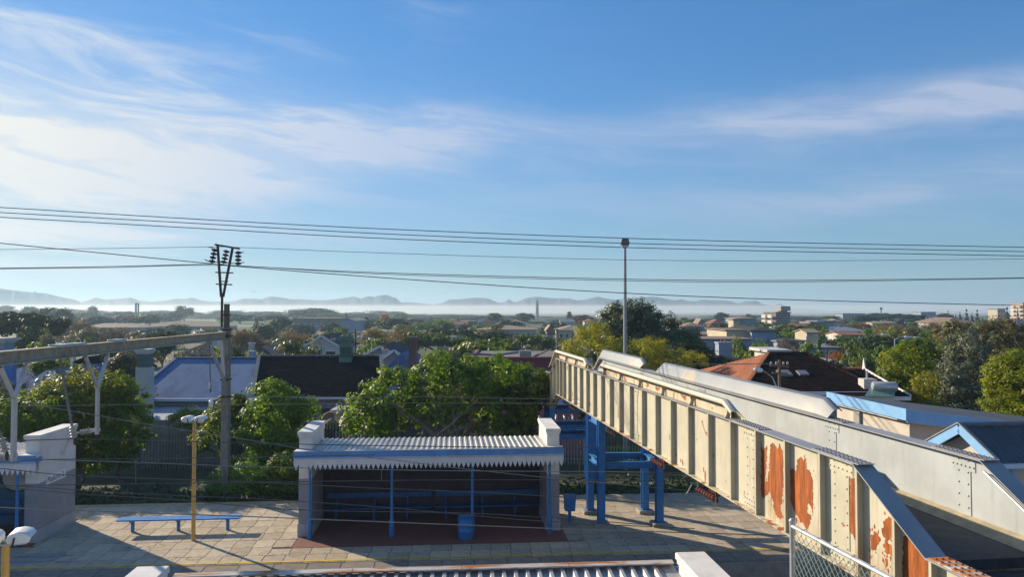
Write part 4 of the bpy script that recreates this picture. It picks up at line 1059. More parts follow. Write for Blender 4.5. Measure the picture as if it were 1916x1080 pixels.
# --- shrubs at the back edge of the platform
nt('sprawling yellow-green shrub at the platform edge below the mast', 30.6, [(440, 905, 48, 32, 0, .7), (470, 880, 38, 26, .2, .7), (415, 915, 28, 18, 0, .5)], 85, .26, 60, .13, LFERN, 41, 'platform_shrub', 'shrub', 0, zb=-.3, asp=.35)
nt('dark leafy bush against the left wall of the middle shelter', 31.0, [(535, 885, 40, 40, 0, .8), (510, 905, 40, 30, 0, .7)], 85, .28, 60, .13, LMID, 42, 'platform_shrub', 'shrub', 0, zb=-.3)
def fern(label, px, d, zb, R, n, seed, mat=LFERN, name='fern', cat='fern', h=.7):
    rng = np.random.default_rng(seed); m = []
    for i in range(n):
        az = 2*math.pi*i/n + rng.normal()*.2; L = R*(.7 + .5*rng.random()); hh = h*(.6 + .6*rng.random())
        prev = None
        for k in range(15):
            t = k/14; r_ = L*t; z = hh*math.sin(t*2.2)*1.0
            c = np.array([math.cos(az)*r_, math.sin(az)*r_, z]); w_ = .16*R*math.sin(math.pi*min(t*1.05 + .06, 1))
            s_ = np.array([-math.sin(az), math.cos(az), -.25]); f_ = np.array([math.cos(az), math.sin(az), .1]) * L*.045
            for q in (-1, 1): m += [c, c + s_*q*w_*.5 + f_*.9, c + s_*q*w_ + f_*.3, c + s_*q*w_*.5 - f_*.6]
    r = thing(name, label, cat, (xat(px, d), d, zb)); link('fronds', quads_mesh('fronds', np.array(m), mat), r)
    return r
fern('arching fern with long fronds beside the yellow post', 395, 30.0, -.1, .75, 13, 51)
fern('low fern at the foot of the mast shrub', 440, 29.9, -.12, .6, 12, 52)
fern('small fern clump near the left wall of the middle shelter', 520, 30.1, -.12, .55, 12, 53)
fern('tiny fern at the shelter corner on the platform edge', 548, 29.9, -.12, .4, 10, 54)
# weeds over the bank: nobody could count them
rng = np.random.default_rng(60)
n = 15000; u_ = rng.uniform(-30, 16, n); v_ = rng.uniform(7.5, 13.0, n)
zz = np.interp(v_, [7.43, 8.6, 10.2, 12.5, 14], [-.12, -.25, -.6, GZ, GZ]) + rng.random(n) ** 2 * (.25 + .35 * (np.sin(u_ * 1.3) * np.sin(v_ * 1.9 + u_ * .4) > .1))
c = np.stack([u_, v_, zz + .03], 1); nr = rng.normal(size=(n, 3)) * .6 + [0, -.1, .8]; nr /= np.linalg.norm(nr, axis=1)[:, None]
a = np.cross(nr, rng.normal(size=(n, 3))); a /= np.linalg.norm(a, axis=1)[:, None]; b = np.cross(nr, a); L = .05 + .09 * rng.random(n)
vv_ = np.stack([c - a*L[:, None], c + b*L[:, None]*.5, c + a*L[:, None], c - b*L[:, None]*.5], 1).reshape(-1, 3)
o = link('weeds', quads_mesh('weeds', vv_, LSKIRT)); o.location = W(0, 0); o.rotation_euler = (0, 0, ALPHA); tag(o, 'low dark weeds covering the bank behind the platform', 'weeds', kind='stuff')
# --- trees near the right edge
nt('large silver-grey leaved tree behind the station roof at right', 46, [(1795, 715, 52, 78, 0, 2.2), (1765, 745, 38, 55, -.4, 1.6), (1810, 660, 36, 40, 0, 1.6), (1835, 735, 40, 60, .2, 1.8), (1740, 770, 30, 35, -.3, 1.2)], 330, .48, 62, .17, LSILV, 61, 'silver_tree', fork=2.2, r0=.2)
nt('olive-brown leaved tree at the right edge above the silver tree', 55, [(1870, 650, 60, 50, 0, 2.4), (1915, 640, 50, 45, .3, 2.2), (1840, 690, 40, 40, 0, 1.8), (1900, 710, 60, 45, 0, 2.2)], 260, .55, 55, .20, LOLIVE, 62, fork=3)
nt('brown tinged bushy tree top rising left of the olive tree', 58, [(1785, 625, 32, 24, 0, 1.8), (1760, 650, 28, 28, 0, 1.5), (1810, 640, 28, 28, 0, 1.5)], 120, .5, 50, .20, LOLIVE, 63, fork=3)
nt('vivid yellow-green tree at the far right edge over the station roof', 33, [(1895, 720, 48, 52, 0, 1.5), (1920, 700, 50, 45, .2, 1.5), (1870, 760, 35, 28, -.2, 1.1), (1925, 770, 40, 35, 0, 1.2)], 230, .36, 62, .14, LYG, 64, fork=1.8)
nt('yellow-green leafy tree left of the silver tree', 44, [(1680, 700, 34, 45, 0, 1.5), (1700, 690, 36, 40, .2, 1.5), (1665, 735, 28, 35, 0, 1.2), (1720, 740, 40, 35, 0, 1.4)], 170, .45, 58, .17, LYG, 65)
nt('bright green tree with drooping palm like leaves above the yellow-green tree', 50, [(1712, 660, 30, 28, 0, 1.4), (1740, 665, 28, 30, 0, 1.3), (1690, 665, 20, 22, 0, 1.1)], 100, .45, 50, .20, LBRIGHT, 66, asp=.35)
nt('rust tinged shrub low in front of the silver tree', 42, [(1705, 735, 22, 25, -.5, .9), (1725, 715, 18, 20, -.5, .8)], 40, .36, 50, .15, LGOLD, 67, 'garden_shrub', 'shrub', 0)
# --- centre: tall dark tree with the golden feathery tree before it
nt('tall dark glossy tree rising above the horizon behind the street lamp', 68, [(1185, 625, 60, 60, 0, 3.2), (1165, 600, 42, 36, 0, 2.4), (1225, 625, 55, 42, .5, 2.6), (1120, 645, 40, 35, 0, 2.2), (1255, 650, 50, 45, 0, 2.6), (1285, 655, 38, 32, 0, 2.0), (1190, 670, 90, 35, 0, 2.8)], 420, .75, 60, .27, LDEEP, 71, fork=3.2, r0=.4)
nt('golden-green feathery tree in front of the tall dark tree', 50, [(1105, 625, 38, 22, 0, 1.6), (1150, 650, 42, 22, 0, 1.7), (1075, 650, 26, 16, 0, 1.1), (1215, 655, 42, 24, 0, 1.6), (1250, 670, 40, 20, 0, 1.5), (1300, 672, 28, 15, 0, 1.1), (1160, 675, 40, 18, 0, 1.4), (1225, 690, 34, 22, 0, 1.3), (1065, 668, 20, 12, 0, .9)], 300, .40, 55, .15, LGOLD, 72, 'feathery_tree', fork=2.3, r0=.2, bark=BARKL, asp=.3)
nt('dark conifer like shrub mass between the golden tree and the terracotta roof', 60, [(1290, 672, 45, 30, 0, 1.9), (1330, 680, 34, 22, 0, 1.6)], 110, .55, 50, .2, LDARK, 73, 'dark_shrub', 'shrub', 0)
# small leafy twig showing through the trestle
nt('small bright leafy branch hanging beside the far trestle', 37, [(1088, 772, 10, 12, 0, .25), (1078, 762, 7, 6, 0, .2)], 10, .16, 40, .12, LBRIGHT, 74, 'sapling', 'tree', 1.6, .03)

# ------------------------------------------------------------------ prototypes for middle and far trees: radius 1, height 1
PROTO = {}
def proto(kind, k):
    if (kind, k) in PROTO: return PROTO[kind, k]
    rng = np.random.default_rng(abs(hash((sum(map(ord, kind)), k))) % 99991)
    j = lambda s: rng.normal() * s
    up, asp, cr, ls, ncl, nl, sh = .45, .6, .30, .11, 95, 34, .35
    if kind == 'round': E = [(0, 0, .60, .78, .78, .36), (.35+j(.1), j(.3), .66, .55, .5, .27), (-.40+j(.1), j(.3), .55, .55, .5, .28), (j(.2), j(.2), .76, .5, .5, .22), (j(.4), j(.4), .40, .6, .6, .22)]
    elif kind == 'bushy': E = [(0, 0, .45, .8, .8, .42), (.4+j(.1), j(.2), .5, .55, .5, .34), (-.4+j(.1), j(.2), .42, .55, .5, .36), (j(.2), j(.2), .72, .45, .45, .26), (.5, j(.2), .2, .45, .5, .2), (-.5, j(.2), .2, .45, .5, .2)]
    elif kind == 'umbrella': E = [(0, 0, .78, .9, .9, .17), (.4, j(.3), .80, .5, .5, .13), (-.45, j(.3), .74, .5, .5, .14), (j(.3), j(.3), .86, .5, .5, .12)]; cr, sh = .22, .3
    elif kind == 'conifer': E = [(0, 0, .12 + .80*i/8, .62*(1 - i/8.6), .62*(1 - i/8.6), .055) for i in range(9)]; cr, ls, ncl, nl, up = .16, .10, 110, 26, .2
    elif kind == 'spire': E = [(0, 0, .2 + .09*i, .75*(1 - i/9.5), .75*(1 - i/9.5), .09) for i in range(9)]; cr, ls, ncl, nl = .22, .12, 100, 26
    elif kind == 'bare': E = [(0, 0, .62, .8, .8, .34), (j(.4), j(.3), .7, .5, .5, .24), (j(.4), j(.3), .5, .6, .5, .25)]; asp, ls, ncl, nl, cr = .12, .16, 90, 30, .32
    elif kind == 'palm':
        E = [(0, 0, .86, .1, .1, .03)]
    v, cs = crown_arrays(rng, E, ncl, cr, nl, ls, asp, up, sh, .55 if kind in ('round', 'bushy') else .35)
    if kind == 'palm':
        m = []
        for i in range(22):
            az = rng.random()*6.283; tilt = rng.uniform(-.4, 1.1); L = rng.uniform(.75, 1.0)
            for q in range(9):
                t = q/8; r_ = L*t*math.cos(tilt*.6); z = .86 + .17*(math.sin(tilt)*t*1.2 - t*t*.75)
                c = np.array([math.cos(az)*r_, math.sin(az)*r_, z]); s_ = np.array([-math.sin(az), math.cos(az), 0]); f_ = np.array([math.cos(az), math.sin(az), 0])*L*.07; w_ = .13*math.sin(math.pi*min(1, t + .12))
                for sg_ in (-1, 1): m += [c - f_*.5, c + s_*sg_*w_ + f_*.8 - [0, 0, .02], c + s_*sg_*w_*.9 + f_*1.4 - [0, 0, .025], c + f_*.6]
        v = np.array(m)
    v[:, 2] = np.clip(v[:, 2], .004, 1.03)
    cm = quads_mesh('crown', v, LMID)
    tips = [cs[i, :3]*.9 for i in rng.choice(len(cs), 5, replace=False)]
    if kind in ('conifer', 'spire'): tm = MB().tube([(0, 0, -.05), (0, 0, .5), (0, 0, .95)], [.07, .045, .01], 6).mesh('trunk')
    elif kind == 'palm': tm = MB().tube([(0, 0, -.05), (.04, 0, .4), (0, 0, .87)], [.12, .09, .08], 7).mesh('trunk')
    else: tm = limbs(rng, (0, 0, -.05), (0, 0, .25 if kind != 'umbrella' else .42), tips, .075, .04).mesh('trunk', True)
    tm.materials.append(BARK)
    PROTO[kind, k] = (cm, tm); return cm, tm
NAMES = {'round': ('tree', 'tree'), 'bushy': ('bushy_tree', 'tree'), 'umbrella': ('umbrella_tree', 'tree'), 'conifer': ('conifer', 'tree'), 'spire': ('pointed_tree', 'tree'), 'bare': ('bare_tree', 'tree'), 'palm': ('palm_tree', 'tree')}
tr_ = random.Random(77)
def T(px, ytop, wpx, d, kind, mat, label, group=None, zg=GZ, k=None):
    k = tr_.randrange(3) if k is None else k
    cm, tm = proto(kind, k)
    h = zat(ytop, d) - zg; w_ = wpx * d / FPX / 2
    nm, cat = NAMES[kind]
    r = thing(nm, label, cat, (xat(px, d), d, zg), tr_.uniform(0, 6.28), group)
    r.scale = (w_, w_, h)
    c = link('crown', cm, r); setmat(c, mat)
    link('trunk', tm, r)
    return r
G3 = 'trees among the houses'
for a in [
    (22, 583, 165, 105, 'umbrella', LDARK, 'wide dark flat topped tree with bare limbs at the left edge'),
    (62, 603, 90, 98, 'bushy', LDARK, 'dark bushy tree under the wide flat topped tree'),
    (90, 596, 40, 92, 'palm', LDARK, 'dark palm tuft right of the flat topped tree'),
    (90, 617, 44, 86, 'bushy', LSILV, 'pale leaved bush below the dark palm tuft'),
    (158, 622, 60, 80, 'palm', LMID, 'broad green palm above the gantry beam'),
    (60, 643, 100, 72, 'bushy', LMID, 'low green bush row right of the blue and white chimney'),
    (40, 650, 60, 74, 'bushy', LOLIVE, 'olive bush close to the blue and white chimney'),
    (118, 645, 60, 76, 'bushy', LMID, 'green bush left of the broad palm'),
    (205, 632, 50, 92, 'bushy', LBROWN, 'brownish green bush right of the broad palm'),
    (255, 625, 75, 110, 'bushy', LOLIVE, 'sloping olive shrub patch above the middle of the gantry beam'),
    (305, 620, 60, 86, 'umbrella', LDARK, 'dark low tree touching the gantry beam'),
    (95, 576, 78, 300, 'round', LDARK, 'large hazy rounded tree standing clear at left'),
    (122, 593, 60, 200, 'bushy', LOLIVE, 'hazy olive tree right of the large rounded tree'),
    (150, 600, 70, 190, 'bushy', LBROWN, 'brown hazy tree before the left school roof'),
    (215, 610, 120, 165, 'bushy', LBROWN, 'long brown thicket before the school building'),
    (285, 612, 90, 160, 'bushy', LDARK, 'dark hazy thicket before the school building'),
    (160, 614, 70, 150, 'bushy', LOLIVE, 'yellowish hazy bush left of the thicket'),
    (280, 588, 50, 380, 'round', LOLIVE, 'rounded autumn tree above the school roof'),
    (345, 648, 60, 62, 'bushy', LSILV, 'grey-green tree behind the ridge of the blue roof'),
    (375, 655, 44, 60, 'bushy', LDARK, 'dark bush between the gantry beam and the blue roof'),
    (405, 652, 40, 58, 'bushy', LYG, 'yellow bush behind the mast brace'),
    (445, 640, 46, 72, 'bushy', LDARK, 'dark green bush right of the mast'),
    (470, 655, 50, 60, 'bushy', LYG, 'small yellow-green shrub left of the pale blue chimney'),
    (445, 613, 60, 120, 'bare', LBROWN, 'brown leafless tree right of the mast top'),
    (480, 625, 60, 125, 'bushy', LBROWN, 'brown mound of scrub right of the mast'),
    (495, 605, 60, 170, 'bushy', LDARK, 'hazy dark bush before the playing field'),
    (525, 594, 54, 240, 'round', LDARK, 'hazy pair of dark trees left of the long pale hall'),
    (480, 598, 20, 300, 'spire', LDARK, 'small hazy pointed tree on the playing field'),
    (545, 634, 100, 66, 'bushy', LDEEP, 'dark glossy tree with bright flecks behind the dark roof ridge'),
    (585, 640, 60, 67, 'bushy', LDEEP, 'dark glossy tree in front of the white gabled house'),
    (520, 628, 60, 130, 'bushy', LSILV, 'pale hazy shrub mass behind the glossy tree'),
    (560, 618, 90, 140, 'bare', LBROWN, 'pinkish bare hedge before the pale hall'),
    (615, 617, 36, 105, 'palm', LDARK, 'dark palm behind the white gabled house'),
    (600, 622, 80, 110, 'bushy', LDARK, 'dark bushes behind the white gabled house'),
    (648, 580, 12, 420, 'conifer', LDARK, 'single hazy conifer above the hall'),
    (686, 592, 30, 300, 'spire', LDARK, 'dark hazy tree right of the gabled hall'),
    (673, 597, 40, 280, 'bushy', LORANGE, 'reddish autumn tree right of the gabled hall'),
    (720, 588, 24, 330, 'round', LORANGE, 'pale orange hazy tree in the middle distance'),
    (738, 597, 90, 240, 'round', LDARK, 'broad dark tree in the middle distance'),
    (790, 603, 90, 230, 'bushy', LMID, 'spreading green tree right of the broad dark tree'),
    (832, 608, 26, 220, 'round', LDARK, 'dark round bush by the small orange wall'),
    (700, 615, 60, 130, 'bare', LBROWN, 'brown bare tree behind the green chimney'),
    (745, 615, 70, 125, 'bare', LBROWN, 'brownish bare tree crown left of the brick chimney'),
    (690, 632, 50, 100, 'bushy', LMID, 'green shrub right of the green chimney'),
    (720, 632, 60, 96, 'bushy', LMID, 'mid green tree between the two chimneys'),
    (755, 628, 50, 105, 'bushy', LDARK, 'dark green tree left of the brick chimney'),
    (820, 622, 110, 115, 'umbrella', LMID, 'layered green tree right of the brick chimney'),
    (880, 616, 140, 125, 'umbrella', LDARK, 'wide dark layered tree behind the flat topped tree'),
    (870, 624, 100, 120, 'bushy', LDARK, 'dark mass of foliage under the layered tree'),
    (905, 633, 125, 78, 'umbrella', LMID, 'flat topped feathery green tree behind the big spreading tree'),
    (945, 642, 40, 72, 'bushy', LBRIGHT, 'bright green bush right of the flat topped tree'),
    (835, 650, 70, 72, 'bare', LSILV, 'twiggy pale shrub with wires left of the flat topped tree'),
    (960, 624, 60, 130, 'bushy', LSILV, 'pale green tree before the tan roofed school'),
    (1015, 626, 90, 112, 'umbrella', LMID, 'green layered tree before the tan roofed school'),
    (1000, 640, 70, 88, 'bushy', LSILV, 'pale rounded bush behind the maroon building'),
    (1060, 634, 70, 100, 'bushy', LDARK, 'dark tree left of the golden feathery tree'),
    (1403, 588, 24, 420, 'round', LMID, 'leafy tree between the far houses and the apartment block'),
    (1345, 606, 40, 180, 'bushy', LDARK, 'dark bush in front of the far tiled houses'),
    (1385, 605, 40, 190, 'bare', LBROWN, 'brown tree below the flat roofed far house'),
    (1310, 613, 30, 170, 'bushy', LBROWN, 'brownish shrub by the far white house'),
    (1418, 636, 66, 78, 'bushy', LBRIGHT, 'bright green round tree before the cream hall'),
    (1385, 650, 40, 82, 'bushy', LMID, 'green bush below the long low blue building'),
    (1350, 655, 40, 76, 'bushy', LMID, 'green bush by the white wall at the terracotta roof'),
    (1482, 607, 80, 150, 'umbrella', LMID, 'green spreading tree right of the cream hall'),
    (1470, 632, 70, 100, 'bare', LTWIG, 'bare mauve tree right of the bright round tree'),
    (1510, 638, 44, 84, 'bushy', LBRIGHT, 'bright green tree behind the dark hip roof'),
    (1532, 633, 30, 86, 'spire', LMID, 'upright green tree beside the bright one'),
    (1560, 630, 56, 105, 'bushy', LDARK, 'dark round tree before the car park'),
    (1562, 652, 50, 78, 'bushy', LORANGE, 'orange-brown autumn tree right of the bare pole'),
    (1600, 634, 66, 100, 'umbrella', LMID, 'layered green tree right of the dark round tree'),
    (1640, 628, 90, 95, 'umbrella', LDARK, 'dark layered tree near the street lights at right'),
    (1595, 645, 70, 74, 'bushy', LMID, 'leafy mid green tree behind the dark hip roof end'),
    (1640, 645, 90, 72, 'bushy', LMID, 'wide mid green tree left of the palm like tree'),
    (1615, 660, 70, 66, 'bushy', LMID, 'lower mid green tree above the gable ridge'),
    (1565, 678, 60, 60, 'bushy', LDARK, 'dark russet bush just above the tiled gable ridge'),
    (1600, 676, 60, 61, 'bushy', LOLIVE, 'olive bush just above the tiled gable ridge'),
    (1660, 586, 100, 330, 'umbrella', LPINE, 'broad umbrella pine on the right skyline'),
    (1620, 590, 80, 320, 'umbrella', LPINE, 'umbrella pine left of the broad skyline pine'),
    (1700, 595, 60, 300, 'umbrella', LPINE, 'umbrella pine right of the broad skyline pine'),
    (1660, 606, 110, 150, 'bare', LBROWN, 'brown leafless trees before the church roof'),
    (1700, 612, 90, 135, 'bushy', LOLIVE, 'olive tree before the dark pointed tree'),
    (1665, 612, 40, 140, 'bushy', LYG, 'yellowish tree left of the olive tree'),
    (1726, 591, 22, 200, 'spire', LDARK, 'dark pointed tree below the modern white building'),
    (1750, 602, 60, 170, 'bare', LBROWN, 'russet bare trees left of the large hipped house'),
    (1740, 622, 40, 110, 'bushy', LDARK, 'dark bush above the silver tree'),
    (1760, 622, 40, 104, 'bushy', LSILV, 'grey bush left of the brown tinged tree'),
    (1785, 610, 30, 130, 'bushy', LDARK, 'dark bush in front of the white walled house'),
    (1860, 592, 70, 160, 'bushy', LDEEP, 'dark glossy tree right of the white walled house'),
    (1690, 587, 14, 420, 'palm', LDARK, 'left one of two small skyline palms'),
    (1698, 588, 12, 420, 'palm', LDARK, 'right one of two small skyline palms'),
    (1765, 587, 40, 330, 'round', LDARK, 'dark rounded trees beside the first tall skyline conifer'),
    (1773, 577, 17, 330, 'conifer', LPINE, 'first tall skyline conifer from the left'),
    (1788, 584, 13, 330, 'conifer', LPINE, 'second small skyline conifer from the left'),
    (1796, 580, 16, 330, 'conifer', LPINE, 'third skyline conifer from the left'),
    (1808, 577, 17, 330, 'conifer', LPINE, 'fourth and tallest of the middle skyline conifers'),
    (1818, 582, 13, 330, 'conifer', LPINE, 'fifth slim skyline conifer'),
    (1828, 578, 17, 330, 'conifer', LPINE, 'sixth skyline conifer left of the cream block'),
    (1884, 573, 18, 320, 'conifer', LPINE, 'tall skyline conifer right of the cream block'),
    (1904, 577, 14, 320, 'conifer', LPINE, 'skyline conifer beside the right edge apartment block'),
    (980, 586, 40, 420, 'round', LDARK, 'dark skyline tree clump left of the tall chimney stack'),
    (1065, 583, 26, 420, 'spire', LDARK, 'pointed skyline tree right of the tall chimney stack'),
    (1350, 585, 30, 420, 'round', LDARK, 'rounded skyline tree above the far tiled houses'),
    (345, 573, 40, 520, 'round', LDARK, 'taller hazy tree rising from the far treeline left of the mast'),
    (173, 573, 22, 560, 'round', LDARK, 'small taller hazy tree in the far left treeline'),
    (10, 572, 44, 700, 'round', LDARK, 'very faint hazy tree crown at the left edge horizon'),
    (56, 574, 44, 500, 'round', LDARK, 'faint flat hazy tree left of the large rounded tree'),
    (580, 577, 110, 520, 'round', LDARK, 'broad hazy tree mass above the long pale hall'),
    (900, 604, 60, 200, 'bushy', LMID, 'green tree left of the tan roofed school'),
    (925, 586, 40, 400, 'round', LDARK, 'dark trees around the far white gables'),
    (950, 596, 50, 260, 'bushy', LDARK, 'dark bush behind the tan roofed school'),
    (1040, 600, 60, 250, 'bushy', LDARK, 'dark tree right of the tan roofed school'),
    (1090, 590, 60, 330, 'round', LBROWN, 'brownish tree right of the tall chimney stack'),
    (1300, 627, 60, 88, 'bushy', LDARK, 'dark bush mass under the tall dark tree on its right side'),
    (1340, 617, 46, 135, 'bushy', LDARK, 'dark tree before the low pale roofs'),
    (1325, 606, 34, 170, 'bushy', LOLIVE, 'olive tree beside the brown pointed gable'),
    (1300, 598, 50, 250, 'round', LDARK, 'dark far trees behind the brown hip roofed house'),
    (1362, 603, 50, 215, 'bushy', LBROWN, 'reddish brown trees before the two storey house'),
    (1420, 600, 40, 240, 'bushy', LDARK, 'dark trees at the left foot of the apartment block'),
    (1505, 597, 50, 260, 'bushy', LDARK, 'dark trees at the right foot of the apartment block'),
    (1520, 603, 44, 190, 'bushy', LDARK, 'dark tree between the white house and the shop block'),
    (1540, 612, 40, 140, 'bushy', LMID, 'mid green tree left of the car park'),
    (1610, 603, 56, 230, 'bushy', LBROWN, 'russet trees behind the pale blue shed'),
    (1555, 592, 60, 330, 'round', LDARK, 'far dark trees above the shop block'),
    (1625, 615, 46, 130, 'bushy', LMID, 'green tree at the right end of the pale blue shed'),
    (1715, 602, 50, 200, 'bushy', LMID, 'green trees left of the dark pointed tree'),
    (1835, 600, 44, 165, 'bushy', LDARK, 'dark tree right of the white walled house with brown gable'),
    (1380, 628, 40, 100, 'bushy', LMID, 'green tree at the left end of the cream hall'),
    (1460, 648, 50, 74, 'bushy', LOLIVE, 'olive bush above the ridge of the dark hip roof'),
    (1500, 655, 50, 68, 'bushy', LMID, 'green bush above the right half of the dark hip roof'),
    (620, 603, 40, 240, 'bushy', LDARK, 'dark trees before the pale blue gabled hall'),
    (560, 606, 70, 230, 'bushy', LDARK, 'dark hazy thicket before the long hazy hall'),
    (330, 606, 60, 230, 'bushy', LDARK, 'dark hazy trees before the school roof'),
    (390, 612, 60, 190, 'bushy', LOLIVE, 'olive scrub before the right end of the school'),
    (180, 592, 60, 330, 'round', LDARK, 'hazy dark trees left of the school roofs'),
    (235, 590, 60, 400, 'round', LDARK, 'hazy dark trees behind the far left school wing'),
    (640, 612, 60, 170, 'bushy', LMID, 'hazy green tree below the pale blue gabled hall'),
    (505, 590, 70, 400, 'round', LDARK, 'hazy trees behind the playing field right of the mast'),
    (450, 588, 60, 430, 'round', LDARK, 'hazy trees behind the playing field at the mast top'),
]: T(*a, group=G3)
# far treeline: hundreds of crowns that read as one hazy line, each a tree of its own
FG = 'hazy trees of the far treeline'
FL_ = 'hazy blue-green tree of the far treeline '
def profile(px):
    return np.interp(px, [-60, 100, 150, 330, 420, 520, 560, 620, 700, 800, 900, 1000, 1100, 1300, 1450, 1560, 1700, 1960], [583, 581, 582, 581, 584, 586, 583, 583, 585, 586, 589, 592, 594, 592, 591, 591, 596, 597])
def place_of(px):
    for lim, ph in ((60, 'at the left edge'), (250, 'left of the gantry beam middle'), (410, 'just left of the railway mast'), (560, 'just right of the railway mast'), (680, 'above the green chimney'), (800, 'above the brick chimney'), (940, 'above the spreading tree'), (1060, 'around the thin chimney stack'), (1290, 'behind the tall dark tree'), (1430, 'left of the apartment block'), (1560, 'right of the apartment block'), (1720, 'around the skyline pines'), (1850, 'behind the skyline conifers')):
        if px < lim: return ph
    return 'towards the right edge'
cnt = 0
HZN = {'leaf_dark': 'dark green', 'leaf_mid': 'mid green', 'leaf_brown': 'brown', 'leaf_olive': 'olive'}
for row, (d0, dy, step, pal) in enumerate([(700, 0, 36, [LDARK]), (520, 4, 40, [LDARK, LDARK, LMID]), (380, 10, 38, [LDARK, LMID, LBROWN, LOLIVE])]):
    px = -160
    while px < 2080:
        px += step * tr_.uniform(.7, 1.4)
        if row == 2 and (250 < px < 500 or 560 < px < 680): continue
        if row == 1 and (330 < px < 480): continue
        d = d0 * tr_.uniform(.92, 1.1); mt_ = tr_.choice(pal)
        T(px, profile(px) + dy + tr_.uniform(-3, 4) + (0 if row else tr_.choice([0, 0, 0, -2])), tr_.uniform(32, 64) * (1.45 if row < 2 else 1), d, tr_.choice(['round', 'round', 'bushy']), mt_, FL_ + place_of(px) if row < 2 else 'hazy %s tree among the far houses ' % HZN[mt_.name] + place_of(px), FG if row < 2 else 'hazy trees among the far houses'); cnt += 1

# the canopy between the houses
for i in range(40):
    px = tr_.choice([tr_.uniform(640, 1060), tr_.uniform(1270, 1760), tr_.uniform(1270, 1600)]); d = tr_.uniform(120, 300)
    yt = 578 + (CAMH - GZ - tr_.uniform(3.6, 5.2)) * FPX / d
    m_ = tr_.choice([LMID, LDARK, LMID, LBRIGHT, LOLIVE])
    T(px, yt, tr_.uniform(5, 9) * FPX / d, d, tr_.choice(['bushy', 'round', 'bushy']), m_, dict(HZN, leaf_bright='bright green')[m_.name] + ' tree of the canopy between the houses ' + place_of(px), 'canopy trees between the houses')
# garden trees just outside the picture on both sides
for (px, yt, wpx, d, kd, m_, lab) in [(-120, 640, 170, 50, 'bushy', LBRIGHT, 'garden tree beyond the left edge nearest the station'), (-170, 610, 190, 90, 'round', LDARK, 'dark tree beyond the left edge'), (-110, 596, 120, 160, 'bushy', LMID, 'mid green tree beyond the left edge'), (2010, 640, 170, 48, 'bushy', LYG, 'garden tree beyond the right edge nearest the station'), (2040, 612, 180, 85, 'round', LMID, 'green tree beyond the right edge'), (1985, 598, 120, 150, 'bushy', LDARK, 'dark tree beyond the right edge')]:
    T(px, yt, wpx, d, kd, m_, lab, 'garden trees at the edges')
# ================================================================== BUILDINGS
RBLUE = M('blue_steel_roof', (.145, .225, .345), .85, .10, .35, spec=.1, dirt=(.08, .145, .27), dirt_amt=.9, dscale=.6, stretch=(1.2, .6, .6), dlo=.42, dhi=.62)
RBLUE2 = M('blue_roof', (.10, .15, .28), .8, .12, .5, spec=.15)
RDARK = M('dark_tile_roof', (.014, .013, .017), .95, .25, 3, .3, 20, spec=.0)
RSLATE = M('slate_roof', (.045, .048, .06), .8, .25, 2, spec=.2)
RBROWN = M('brown_tile_roof', (.22, .16, .12), .85, .2, .8)
RTAN = M('tan_tile_roof', (.27, .21, .15), .85, .15, .6)
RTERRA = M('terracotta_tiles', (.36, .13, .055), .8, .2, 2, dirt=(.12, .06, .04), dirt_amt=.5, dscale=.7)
RRED = M('dull_red_roof', (.24, .10, .075), .8, .2, 1)
RGREY = M('grey_sheet_roof', (.17, .18, .20), .5, .12, .6)
WWHITE = M('white_wall', (.50, .50, .48), .8, .08, 1)
WCREAM = M('cream_wall', (.44, .39, .29), .8, .08, .6)
WBLUE = M('pale_blue_wall', (.24, .31, .40), .8, .08, .6)
WGREY = M('grey_wall', (.30, .31, .32), .8, .1, .6)
WBRICK = M('brown_brick_wall', (.20, .13, .10), .9, .2, 1)
WMAROON = M('maroon_wall', (.15, .035, .065), .75, .12, .8)
WPINK = M('pink_wall', (.36, .16, .19), .8, .12, .8, dirt=(.25, .12, .14), dirt_amt=.5)
WINB = M('pale_window', (.12, .16, .22), .2, .2, 2)
